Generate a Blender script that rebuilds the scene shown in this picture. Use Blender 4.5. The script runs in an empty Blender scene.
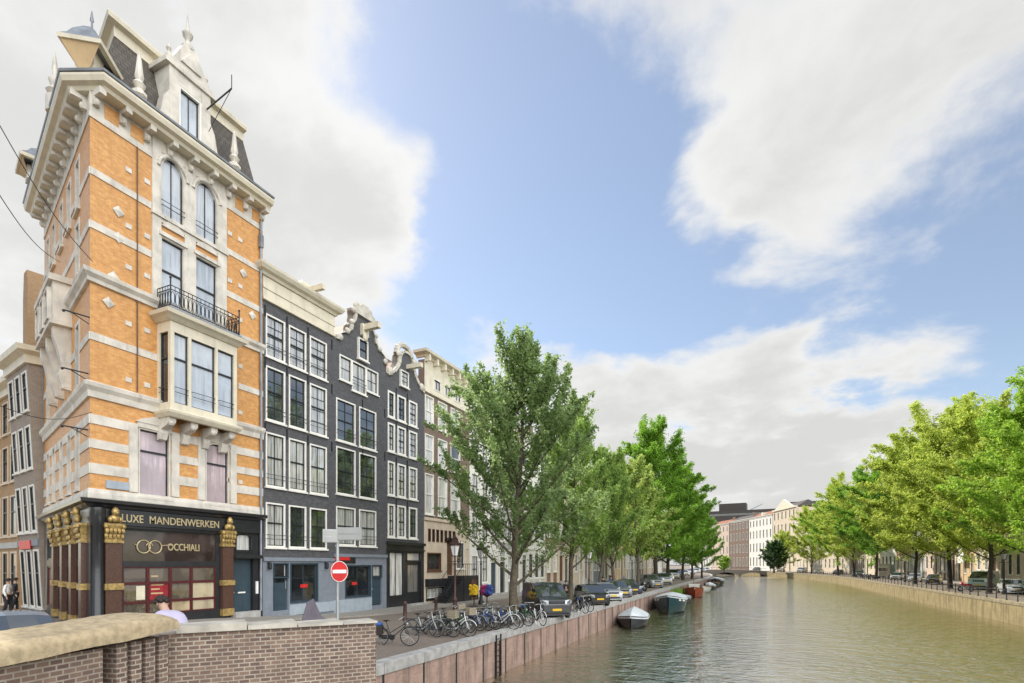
import bpy, bmesh, math, random
import numpy as np
from mathutils import Matrix, Vector
R = math.radians
S = bpy.context.scene
COL = S.collection
random.seed(7)

# ------------------------------------------------------------------ camera, sky, sun, exposure
FPX, CX, CY = 540.0, 512.0, 564.0
TH = math.atan((758 - CX) / FPX)
EYE = 3.0
cam = bpy.data.cameras.new('camera'); cam_o = bpy.data.objects.new('camera', cam); COL.objects.link(cam_o)
cam_o.location = (0, 0, EYE); cam_o.rotation_euler = (R(90), 0, TH)
cam.sensor_width = 36; cam.lens = 36 * FPX / 1024; cam.shift_y = (CY - 341.5) / 1024
cam.clip_start = .05; cam.clip_end = 5000
S.camera = cam_o

SUN_AZ, SUN_EL = R(-64), R(43)          # azimuth from +Y, clockwise positive
w = bpy.data.worlds.new('World'); S.world = w; w.use_nodes = True
def setup_world():
    nt = w.node_tree; N = nt.nodes; L = nt.links; N.clear()
    def nd(t, **k):
        n = N.new(t)
        for a, b in k.items(): setattr(n, a, b)
        return n
    def math_(op, a, b=None, c=None, clamp=False):
        n = nd('ShaderNodeMath', operation=op, use_clamp=clamp)
        for i, x in enumerate((a, b, c)):
            if x is None: continue
            if isinstance(x, (int, float)): n.inputs[i].default_value = x
            else: L.new(x, n.inputs[i])
        return n.outputs[0]
    out = nd('ShaderNodeOutputWorld'); bg = nd('ShaderNodeBackground'); bg.inputs[1].default_value = 1.0
    sky = nd('ShaderNodeTexSky', sky_type='NISHITA', sun_disc=False, sun_elevation=SUN_EL, sun_rotation=SUN_AZ)
    sky.air_density = 1.0; sky.dust_density = .35; sky.ozone_density = .45
    tc = nd('ShaderNodeTexCoord'); D = tc.outputs['Generated']
    sx = nd('ShaderNodeSeparateXYZ'); L.new(D, sx.inputs[0])
    den = math_('ADD', math_('MAXIMUM', sx.outputs[2], 0.0), .22)
    cb = nd('ShaderNodeCombineXYZ')
    L.new(math_('DIVIDE', sx.outputs[0], den), cb.inputs[0]); L.new(math_('DIVIDE', sx.outputs[1], den), cb.inputs[1])
    def noise(scale, det, rough, off):
        mp = nd('ShaderNodeMapping'); mp.inputs['Location'].default_value = off; L.new(cb.outputs[0], mp.inputs[0])
        n = nd('ShaderNodeTexNoise'); n.inputs['Scale'].default_value = scale; n.inputs['Detail'].default_value = det
        n.inputs['Roughness'].default_value = rough; n.inputs['Distortion'].default_value = .35
        L.new(mp.outputs[0], n.inputs[0]); return n.outputs[0]
    n1 = noise(2.3, 10, .6, (3.1, 1.7, 0)); n2 = noise(.8, 4, .5, (7.3, 2.2, 0)); n3 = noise(3.2, 7, .6, (1.3, 4.4, 2))
    wn = nd('ShaderNodeTexNoise'); wn.inputs['Scale'].default_value = 1.7; wn.inputs['Detail'].default_value = 7; wn.inputs['Roughness'].default_value = .55; L.new(cb.outputs[0], wn.inputs[0])
    wv = nd('ShaderNodeVectorMath', operation='SUBTRACT'); L.new(wn.outputs['Color'], wv.inputs[0]); wv.inputs[1].default_value = (.5, .5, .5)
    wm = nd('ShaderNodeVectorMath', operation='MULTIPLY_ADD'); L.new(wv.outputs[0], wm.inputs[0]); wm.inputs[1].default_value = (.75, .75, .55); L.new(D, wm.inputs[2])
    wz = nd('ShaderNodeVectorMath', operation='NORMALIZE'); L.new(wm.outputs[0], wz.inputs[0])
    dens = math_('MULTIPLY_ADD', math_('SUBTRACT', n1, .5), 2.3, math_('MULTIPLY', math_('SUBTRACT', n2, .5), .5))
    th = TH
    def ray(px, py):
        r = (px - CX) / FPX; u = (CY - py) / FPX
        return Vector((r * math.cos(th) - math.sin(th), r * math.sin(th) + math.cos(th), u)).normalized()
    # where cloud banks and blue gaps stand in this sky: direction, amount, angular half width (degrees)
    for px, py, amt, wid in ((930, 110, .42, 17), (740, 50, .30, 13), (560, 10, .26, 12), (330, 20, .06, 10), (90, 80, .60, 20),
                             (340, 215, .34, 9), (20, 330, .6, 20), (560, 470, .62, 12), (690, 440, .58, 10), (830, 425, .55, 8), (760, 520, .5, 10), (440, 420, .40, 9), (1000, 520, .3, 8),
                             (790, 300, .22, 6), (700, 160, .24, 6), (1010, 250, .16, 6), (600, 330, .10, 7),
                             (450, 130, -.34, 10), (560, 230, -.50, 13), (690, 270, -.42, 10), (880, 310, -.42, 9), (1000, 340, -.34, 9), (620, 120, -.26, 8), (440, 270, -.28, 9), (370, 80, -.42, 9)):
        dp = nd('ShaderNodeVectorMath', operation='DOT_PRODUCT'); L.new(wz.outputs[0], dp.inputs[0]); dp.inputs[1].default_value = ray(px, py)
        mr = nd('ShaderNodeMapRange', interpolation_type='SMOOTHSTEP'); L.new(dp.outputs['Value'], mr.inputs[0])
        mr.inputs[1].default_value = math.cos(R(wid * 1.5)); mr.inputs[2].default_value = math.cos(R(wid * .1))
        mr.inputs[3].default_value = 0; mr.inputs[4].default_value = amt
        dens = math_('ADD', dens, mr.outputs[0])
    mask = nd('ShaderNodeMapRange', interpolation_type='SMOOTHSTEP'); L.new(dens, mask.inputs[0])
    mask.inputs[1].default_value = -.10; mask.inputs[2].default_value = .56; mask.inputs[3].default_value = .15
    thick = nd('ShaderNodeMapRange', interpolation_type='SMOOTHSTEP'); L.new(math_('MULTIPLY_ADD', n3, 1.6, math_('MULTIPLY_ADD', dens, .8, -.55)), thick.inputs[0])
    thick.inputs[1].default_value = .40; thick.inputs[2].default_value = 1.35
    cc = nd('ShaderNodeMix', data_type='RGBA'); L.new(thick.outputs[0], cc.inputs[0])
    cc.inputs[6].default_value = (.53, .53, .525, 1); cc.inputs[7].default_value = (.425, .425, .42, 1)
    # extra bright clouds out of view behind the viewer, added to fill shaded fronts
    opp = nd('ShaderNodeVectorMath', operation='DOT_PRODUCT'); L.new(D, opp.inputs[0]); opp.inputs[1].default_value = Vector((.78, -.42, .46)).normalized()
    om = nd('ShaderNodeMapRange', interpolation_type='SMOOTHSTEP'); L.new(opp.outputs['Value'], om.inputs[0])
    om.inputs[1].default_value = .42; om.inputs[2].default_value = .85; om.inputs[3].default_value = 1; om.inputs[4].default_value = 4.2
    gl = nd('ShaderNodeVectorMath', operation='DOT_PRODUCT'); L.new(D, gl.inputs[0]); gl.inputs[1].default_value = Vector((math.sin(SUN_AZ) * .9, math.cos(SUN_AZ) * .9, .43))
    gm = nd('ShaderNodeMapRange', interpolation_type='SMOOTHSTEP'); L.new(gl.outputs['Value'], gm.inputs[0]); gm.inputs[1].default_value = .55; gm.inputs[2].default_value = 1.0; gm.inputs[3].default_value = 0; gm.inputs[4].default_value = .07
    om_ = math_('ADD', om.outputs[0], gm.outputs[0])
    cb2 = nd('ShaderNodeVectorMath', operation='SCALE'); L.new(cc.outputs[2], cb2.inputs[0]); L.new(om_, cb2.inputs['Scale'])
    mk2 = math_('MAXIMUM', mask.outputs[0], math_('MULTIPLY', math_('SUBTRACT', om.outputs[0], 1), .28), clamp=True)
    ss = nd('ShaderNodeVectorMath', operation='SCALE'); L.new(sky.outputs[0], ss.inputs[0]); ss.inputs['Scale'].default_value = .10
    mx = nd('ShaderNodeMix', data_type='RGBA'); L.new(mk2, mx.inputs[0]); L.new(ss.outputs[0], mx.inputs[6]); L.new(cb2.outputs[0], mx.inputs[7])
    L.new(mx.outputs[2], bg.inputs[0]); L.new(bg.outputs[0], out.inputs[0])
setup_world()
sl = bpy.data.lights.new('sun', 'SUN'); sl.energy = 3.6; sl.angle = R(.6); sl.color = (1, .94, .84)
so = bpy.data.objects.new('sun', sl); COL.objects.link(so); so.location = (-60, 40, 90)
sd = Vector((math.sin(SUN_AZ) * math.cos(SUN_EL), math.cos(SUN_AZ) * math.cos(SUN_EL), math.sin(SUN_EL)))
so.rotation_euler = sd.to_track_quat('Z', 'Y').to_euler()
S.view_settings.view_transform = 'Standard'; S.view_settings.look = 'None'; S.view_settings.gamma = 1
S.view_settings.use_curve_mapping = False; S.view_settings.exposure = .75
S.render.engine = 'CYCLES'; S.cycles.use_denoising = True; S.cycles.max_bounces = 7; S.cycles.diffuse_bounces = 4
S.cycles.glossy_bounces = 3; S.cycles.transmission_bounces = 3; S.cycles.caustics_reflective = False; S.cycles.caustics_refractive = False

# ------------------------------------------------------------------ measuring helpers
CT, ST = math.cos(TH), math.sin(TH)
XF = -22.4                                # plane of the left bank's house fronts
def ray(px, py):
    r = (px - CX) / FPX; u = (CY - py) / FPX
    return (r * CT - ST, r * ST + CT, u)
def onX(px, py, X=XF):
    d = ray(px, py); t = X / d[0]; return (t * d[1], EYE + t * d[2])
def onZ(px, py, z=0):
    d = ray(px, py); t = (z - EYE) / d[2]; return (t * d[0], t * d[1])
def at(px, py, depth):
    d = ray(px, py); return (d[0] * depth, d[1] * depth, EYE + d[2] * depth)
def sm(a, b, x):
    t = min(1, max(0, (x - a) / (b - a))); return t * t * (3 - 2 * t)
def bend(Y): return -.0016 * max(0, Y - 130) ** 2
QL, QR, WZ = -10.2, 18.3, -1.75            # quay edges left and right, water level
def gz(X, Y):
    return .55 * (1 - sm(13, 27, Y)) * sm(-11.2, -16, X)

# ------------------------------------------------------------------ materials
MATS = {}
def mk(name):
    m = bpy.data.materials.new(name); m.use_nodes = True; nt = m.node_tree
    b = nt.nodes['Principled BSDF']; MATS[name] = m
    return m, nt, b
def node(nt, t, **k):
    n = nt.nodes.new(t)
    for a, b in k.items(): setattr(n, a, b)
    return n
def rgba(c): return (c[0], c[1], c[2], 1)
def mixc(nt, fac, a, b, blend='MIX'):
    n = node(nt, 'ShaderNodeMix', data_type='RGBA', blend_type=blend)
    for i, x in ((0, fac), (6, a), (7, b)):
        if isinstance(x, (int, float)): n.inputs[i].default_value = x
        elif isinstance(x, tuple): n.inputs[i].default_value = rgba(x)
        else: nt.links.new(x, n.inputs[i])
    return n.outputs[2]
def noise(nt, vec, scale, detail=4, rough=.55):
    n = node(nt, 'ShaderNodeTexNoise'); n.inputs['Scale'].default_value = scale; n.inputs['Detail'].default_value = detail
    n.inputs['Roughness'].default_value = rough; nt.links.new(vec, n.inputs[0]); return n.outputs[0]
def ramp(nt, x, a, b, lo=0., hi=1.):
    n = node(nt, 'ShaderNodeMapRange', interpolation_type='SMOOTHSTEP'); nt.links.new(x, n.inputs[0])
    n.inputs[1].default_value = a; n.inputs[2].default_value = b; n.inputs[3].default_value = lo; n.inputs[4].default_value = hi
    return n.outputs[0]
def bumpit(nt, b, h, strength=.3, dist=.02):
    n = node(nt, 'ShaderNodeBump'); n.inputs['Strength'].default_value = strength; n.inputs['Distance'].default_value = dist
    nt.links.new(h, n.inputs['Height']); nt.links.new(n.outputs[0], b.inputs['Normal'])
def M(name, col, rough=.6, metal=0., var=.25, scale=3., bump=.0, coat=0., dirt=0., ior=1.45):
    m, nt, b = mk(name)
    tc = node(nt, 'ShaderNodeTexCoord').outputs['Object']
    n = noise(nt, tc, scale, 5)
    c = mixc(nt, ramp(nt, n, .3, .7), tuple(x * (1 - var) for x in col), tuple(min(1, x * (1 + var * .5)) for x in col))
    if dirt:
        mp = node(nt, 'ShaderNodeMapping'); mp.inputs['Scale'].default_value = (2.2, 2.2, .35); nt.links.new(tc, mp.inputs[0])
        n2 = noise(nt, mp.outputs[0], 1.5, 6, .65)
        c = mixc(nt, ramp(nt, n2, .5, .78, 0, dirt), c, tuple(x * .35 + .01 for x in col))
    nt.links.new(c, b.inputs['Base Color'])
    b.inputs['Roughness'].default_value = rough; b.inputs['Metallic'].default_value = metal; b.inputs['IOR'].default_value = ior
    b.inputs['Coat Weight'].default_value = coat; b.inputs['Coat Roughness'].default_value = .06
    if bump: bumpit(nt, b, noise(nt, tc, scale * 6, 4), bump)
    return m
def wallcoords(nt, flat=False):
    tc = node(nt, 'ShaderNodeTexCoord'); s = node(nt, 'ShaderNodeSeparateXYZ'); nt.links.new(tc.outputs['Object'], s.inputs[0])
    if flat: return tc.outputs['Object'], tc.outputs['Object']
    sn = node(nt, 'ShaderNodeSeparateXYZ'); nt.links.new(tc.outputs['Normal'], sn.inputs[0])
    ab = node(nt, 'ShaderNodeMath', operation='ABSOLUTE'); nt.links.new(sn.outputs[0], ab.inputs[0])
    gt = node(nt, 'ShaderNodeMath', operation='GREATER_THAN'); nt.links.new(ab.outputs[0], gt.inputs[0]); gt.inputs[1].default_value = .72
    mx = node(nt, 'ShaderNodeMix', data_type='FLOAT'); nt.links.new(gt.outputs[0], mx.inputs[0]); nt.links.new(s.outputs[0], mx.inputs[2]); nt.links.new(s.outputs[1], mx.inputs[3])
    cb = node(nt, 'ShaderNodeCombineXYZ'); nt.links.new(mx.outputs[0], cb.inputs[0]); nt.links.new(s.outputs[2], cb.inputs[1])
    return cb.outputs[0], tc.outputs['Object']
def brick(name, c1, c2, mortar, bw=.22, bh=.065, ms=.010, rough=.75, dirt=.3, flat=False, blotch=.3, bump=.35, ior=1.45):
    m, nt, b = mk(name)
    uv, ob = wallcoords(nt, flat)
    t = node(nt, 'ShaderNodeTexBrick'); nt.links.new(uv, t.inputs[0])
    t.inputs['Color1'].default_value = rgba(c1); t.inputs['Color2'].default_value = rgba(c2); t.inputs['Mortar'].default_value = rgba(mortar)
    t.inputs['Scale'].default_value = 1; t.inputs['Mortar Size'].default_value = ms; t.inputs['Mortar Smooth'].default_value = .15
    t.inputs['Brick Width'].default_value = bw; t.inputs['Row Height'].default_value = bh; t.inputs['Bias'].default_value = 0
    n = noise(nt, ob, .9, 6, .62)
    c = mixc(nt, ramp(nt, n, .35, .72, 0, blotch), t.outputs[0], tuple(x * .62 for x in c1), 'MIX')
    n2 = noise(nt, ob, 5, 4)
    c = mixc(nt, ramp(nt, n2, .35, .65, 0, dirt), c, tuple(x * .75 for x in c2))
    nt.links.new(c, b.inputs['Base Color']); b.inputs['Roughness'].default_value = rough; b.inputs['IOR'].default_value = ior
    inv = node(nt, 'ShaderNodeMath', operation='SUBTRACT'); inv.inputs[0].default_value = 1; nt.links.new(t.outputs[1], inv.inputs[1])
    bumpit(nt, b, inv.outputs[0], bump, .008)
    return m
def glassmat(name, dark, curtain, amount=.5, ior=2.0, tint=None):
    m, nt, b = mk(name)
    oi = node(nt, 'ShaderNodeObjectInfo'); tc = node(nt, 'ShaderNodeTexCoord')
    mp = node(nt, 'ShaderNodeMapping'); mp.inputs['Scale'].default_value = (5, 5, .25); nt.links.new(tc.outputs['Object'], mp.inputs[0])
    ad = node(nt, 'ShaderNodeVectorMath', operation='ADD'); nt.links.new(mp.outputs[0], ad.inputs[0]); nt.links.new(oi.outputs['Random'], ad.inputs[1])
    folds = noise(nt, ad.outputs[0], 2.2, 3)
    lt = node(nt, 'ShaderNodeMath', operation='LESS_THAN'); nt.links.new(oi.outputs['Random'], lt.inputs[0]); lt.inputs[1].default_value = amount
    blotch = noise(nt, tc.outputs['Object'], .8, 3)
    f1 = node(nt, 'ShaderNodeMath', operation='MULTIPLY'); nt.links.new(ramp(nt, folds, .35, .65, .45, 1), f1.inputs[0]); nt.links.new(lt.outputs[0], f1.inputs[1])
    d = mixc(nt, ramp(nt, blotch, .4, .65), dark, tuple(x * 2.4 + .01 for x in dark))
    c = mixc(nt, f1.outputs[0], d, curtain)
    nt.links.new(c, b.inputs['Base Color']); b.inputs['Roughness'].default_value = .03; b.inputs['IOR'].default_value = ior
    bumpit(nt, b, noise(nt, tc.outputs['Object'], 1.3, 1), .05, .05)
    return m
def leafmat(name, a, bcol, trans=.38):
    m, nt, b = mk(name)
    tc = node(nt, 'ShaderNodeTexCoord').outputs['Object']
    wn = noise(nt, tc, 9, 2); n = noise(nt, tc, .7, 3)
    c = mixc(nt, ramp(nt, wn, .3, .7), a, bcol)
    c = mixc(nt, ramp(nt, n, .4, .66, 0, .55), c, tuple(x * .62 for x in a))
    nt.links.new(c, b.inputs['Base Color']); b.inputs['Roughness'].default_value = .5
    tr = node(nt, 'ShaderNodeBsdfTranslucent')
    hs = mixc(nt, .5, c, tuple(min(1, x * 1.9) for x in bcol)); nt.links.new(hs, tr.inputs[0])
    ms = node(nt, 'ShaderNodeMixShader'); ms.inputs[0].default_value = trans
    nt.links.new(b.outputs[0], ms.inputs[1]); nt.links.new(tr.outputs[0], ms.inputs[2])
    nt.links.new(ms.outputs[0], nt.nodes['Material Output'].inputs[0])
    return m

m_orange = brick('glazed_orange_brick', (.76, .385, .115), (.58, .255, .065), (.64, .40, .19), rough=.42, dirt=.45, blotch=.36, bump=.2)
m_stone = M('pale_dressed_stone', (.66, .62, .545), .7, var=.2, scale=1.6, bump=.15, dirt=.5)
m_cream = M('cream_paint', (.70, .64, .50), .45, var=.1, scale=1.5, dirt=.3)
m_gabstone = M('weathered_gable_stone', (.54, .51, .44), .7, var=.25, scale=2, dirt=.5)
m_white = M('white_window_paint', (.80, .78, .72), .4, var=.08, scale=2, dirt=.12)
m_black_wood = M('black_gloss_paint', (.022, .023, .026), .28, var=.2, coat=.3)
m_sash = M('dark_sash_paint', (.02, .022, .025), .35, var=.1)
m_iron = M('black_ironwork', (.015, .017, .02), .45, var=.2)
m_slate = brick('slate_tiles', (.135, .115, .095), (.085, .075, .062), (.02, .02, .02), .24, .19, .012, .6, bump=.8)
m_lead = M('grey_lead', (.26, .28, .31), .45, .2, var=.25, scale=2, dirt=.3)
m_gold = M('gilding', (.46, .32, .12), .42, .45, var=.45, scale=8)
m_goldletter = M('gilt_lettering', (.50, .41, .24), .4, .3, var=.1)
m_granite = M('brown_polished_granite', (.095, .05, .036), .25, var=.3, scale=22)
m_redwood = M('dark_red_paint', (.085, .014, .016), .35, var=.15)
m_redposter = M('red_poster', (.30, .018, .025), .5, var=.35, scale=5)
m_blackbrick = brick('black_painted_brick', (.125, .123, .128), (.066, .067, .076), (.10, .10, .105), dirt=.4, blotch=.5)
m_brownbrick = brick('brown_brick', (.21, .135, .095), (.16, .10, .075), (.25, .21, .17), dirt=.3)
m_redbrick = brick('red_brown_brick', (.28, .13, .08), (.22, .10, .06), (.3, .25, .2), dirt=.3)
m_ochrebrick = brick('ochre_brown_brick', (.42, .26, .125), (.34, .20, .09), (.36, .28, .2), dirt=.3)
m_greybrick = brick('grey_brown_brick', (.30, .25, .20), (.25, .20, .165), (.36, .32, .27), dirt=.3)
m_sandpaint = M('sand_plaster', (.62, .52, .40), .7, var=.14, scale=.8, dirt=.3)
m_pinkpaint = M('pale_pink_plaster', (.64, .50, .41), .7, var=.12, scale=.8, dirt=.3)
m_whitepaint = M('white_plaster', (.74, .72, .66), .65, var=.1, scale=.8, dirt=.3)
m_greypaint = M('grey_plaster', (.42, .42, .40), .65, var=.12, scale=.8, dirt=.3)
m_ochre = M('ochre_plaster', (.56, .40, .22), .7, var=.14, scale=.8, dirt=.3)
m_slateblue = M('slate_blue_paint', (.21, .235, .275), .5, var=.1, dirt=.15)
m_lightblue = M('pale_grey_blue_paint', (.36, .41, .46), .5, var=.1, dirt=.2)
m_doorgreen = M('dark_teal_door_paint', (.04, .065, .085), .35, var=.1)
m_rooftile = brick('orange_roof_tile', (.36, .14, .06), (.28, .10, .05), (.12, .05, .03), .24, .28, .02)
m_roofdark = brick('dark_roof_tile', (.10, .085, .075), (.075, .065, .06), (.03, .03, .03), .24, .28, .02)
m_oldbrown = M('brown_stained_wood', (.12, .06, .035), .45, var=.3, scale=4)
m_glass = glassmat('window_glass', (.022, .026, .028), (.60, .60, .57), .62, 2.8)
m_glassw = glassmat('curtained_glass', (.05, .055, .06), (.74, .73, .69), .8)
m_glassd = glassmat('dark_glass', (.012, .014, .016), (.2, .19, .17), .25, 1.9)
m_glasspink = glassmat('lilac_blind_glass', (.36, .29, .31), (.44, .36, .38), 1.0, 1.8)
m_skyglass = glassmat('sky_tinted_glass', (.24, .28, .33), (.50, .54, .58), 1.0, 2.2)  # pale blue-grey base paints the sky's reflection into the upper panes
m_mirror = glassmat('mirror_shop_glass', (.05, .04, .028), (.10, .085, .06), .4, 3.0)
m_shop = glassmat('shop_glass', (.24, .19, .115), (.52, .45, .32), .6, 2.2)  # cream base colour stands in for bright reflections on the shop panes
m_shopsign = glassmat('sign_glass', (.022, .014, .012), (.03, .02, .015), .3, 1.7)
m_parapet = brick('parapet_brick', (.29, .195, .145), (.135, .09, .078), (.47, .41, .33), .115, .049, .008, .85, dirt=.35, blotch=.35, bump=.6)
m_coping = M('weathered_coping_stone', (.56, .52, .44), .8, var=.35, scale=2.5, bump=.35, dirt=.35)
m_sandcap = M('worn_sandstone', (.47, .37, .23), .9, var=.25, scale=14, bump=.35, dirt=.38)
m_paving = brick('clinker_paving', (.27, .225, .18), (.20, .165, .135), (.12, .10, .085), .2, .1, .012, .85, flat=True, blotch=.3, bump=.3)
m_pave2 = brick('pavement_slabs', (.36, .33, .29), (.30, .28, .25), (.18, .165, .15), .3, .3, .01, .85, flat=True, blotch=.25, bump=.2)
m_kerb = M('grey_kerb_stone', (.40, .39, .37), .8, var=.25, scale=3)
m_sandcope = M('sand_coping_stone', (.30, .25, .16), .8, var=.3, scale=2)
m_deck = M('asphalt', (.055, .055, .055), .85, var=.25, scale=30, bump=.3)
m_bark = M('elm_bark', (.115, .095, .065), .9, var=.45, scale=7, bump=.6)
m_barkd = M('dark_bark', (.055, .043, .033), .9, var=.4, scale=7, bump=.6)
L_elm = leafmat('elm_leaf', (.070, .125, .030), (.34, .46, .18), .45)
L_elm2 = leafmat('young_elm_leaf', (.11, .20, .03), (.36, .50, .13), .46)
L_lime = leafmat('lime_leaf', (.20, .31, .05), (.46, .58, .16), .48)
L_green = leafmat('bright_green_leaf', (.13, .27, .022), (.24, .42, .045), .48)
L_yel = leafmat('yellow_green_leaf', (.27, .40, .035), (.50, .61, .11), .5)
L_fresh = leafmat('fresh_green_leaf', (.23, .38, .032), (.36, .52, .07), .5)
L_dark = leafmat('deep_green_leaf', (.035, .09, .018), (.06, .13, .03), .3)
m_tyre = M('tyre_rubber', (.02, .02, .021), .8, var=.2)
m_rim = M('alloy_rim', (.55, .56, .58), .3, .85, var=.1)
m_chrome = M('bare_steel', (.5, .5, .5), .3, .9, var=.15)
m_carglass = M('car_glass', (.03, .036, .038), .04, var=.2, ior=2.8)
m_plate = M('yellow_plate', (.72, .47, .02), .5, var=.06)
m_lens = M('headlight_lens', (.62, .64, .66), .12, .2, var=.15, coat=.6)
m_taillens = M('red_lens', (.35, .02, .02), .15, var=.1)
m_trim = M('black_plastic', (.025, .025, .027), .55, var=.2)
m_leather = M('saddle_leather', (.03, .022, .018), .5, var=.2)
m_wicker = M('wicker', (.33, .28, .20), .8, var=.4, scale=40, bump=.5)
def paint(name, c, metal=.35): return M(name, c, .28, metal, var=.05, scale=1, coat=.7)
P = {k: paint(k + '_car_paint', v) for k, v in dict(charcoal=(.045, .048, .055), black=(.018, .018, .02), silver=(.50, .53, .57), grey=(.19, .20, .215), navy=(.03, .045, .085),
     white=(.78, .78, .77), green=(.05, .13, .075), beige=(.50, .46, .38), mint=(.42, .54, .46), red=(.36, .02, .025), bluegrey=(.20, .27, .36), orange=(.42, .09, .03)).items()}
def pl(name, c, r=.5): return M(name, c, r, var=.12)
m_blue = pl('blue_paint', (.03, .09, .30)); m_green = pl('green_paint', (.03, .13, .05)); m_red = pl('red_enamel', (.62, .03, .03), .35)
m_signwhite = pl('white_enamel', (.82, .82, .80), .4); m_galv = M('galvanised_steel', (.42, .44, .44), .45, .6, var=.15)
m_lampred = pl('oxblood_paint', (.060, .028, .026)); m_lampglass = M('frosted_lamp_glass', (.72, .72, .70), .2, var=.08)
m_tarp = M('grey_boat_tarp', (.42, .46, .52), .55, var=.15, scale=2, bump=.2); m_tarpl = M('pale_tarp', (.58, .62, .64), .55, var=.15, scale=2, bump=.2)
m_hullg = M('dark_teal_hull', (.006, .042, .055), .3, var=.15, coat=.4); m_hulld = M('dark_hull', (.022, .024, .03), .35, var=.2)
m_hullr = M('red_lead_hull', (.30, .055, .022), .4, var=.2); m_hullw = M('white_hull', (.70, .69, .66), .35, var=.1)
m_deckwood = M('varnished_wood', (.30, .17, .07), .4, var=.3, scale=6)
m_skin = M('skin', (.52, .33, .24), .55, var=.05); m_hair = M('dark_hair', (.03, .02, .015), .6, var=.2)
m_lilac = M('lilac_shirt', (.50, .46, .60), .8, var=.1); m_darkcloth = M('dark_cloth', (.03, .03, .036), .85, var=.2); m_jean = M('blue_denim', (.07, .10, .18), .85, var=.2)
m_purple = M('plum_grey_cover', (.10, .085, .11), .5, var=.25, scale=3, bump=.3)
m_yellowcl = M('yellow_cloth', (.72, .46, .02), .8, var=.2); m_pinkcl = M('magenta_cloth', (.40, .03, .16), .8, var=.3); m_bluecl = M('blue_cloth', (.05, .09, .32), .8, var=.3)

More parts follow.
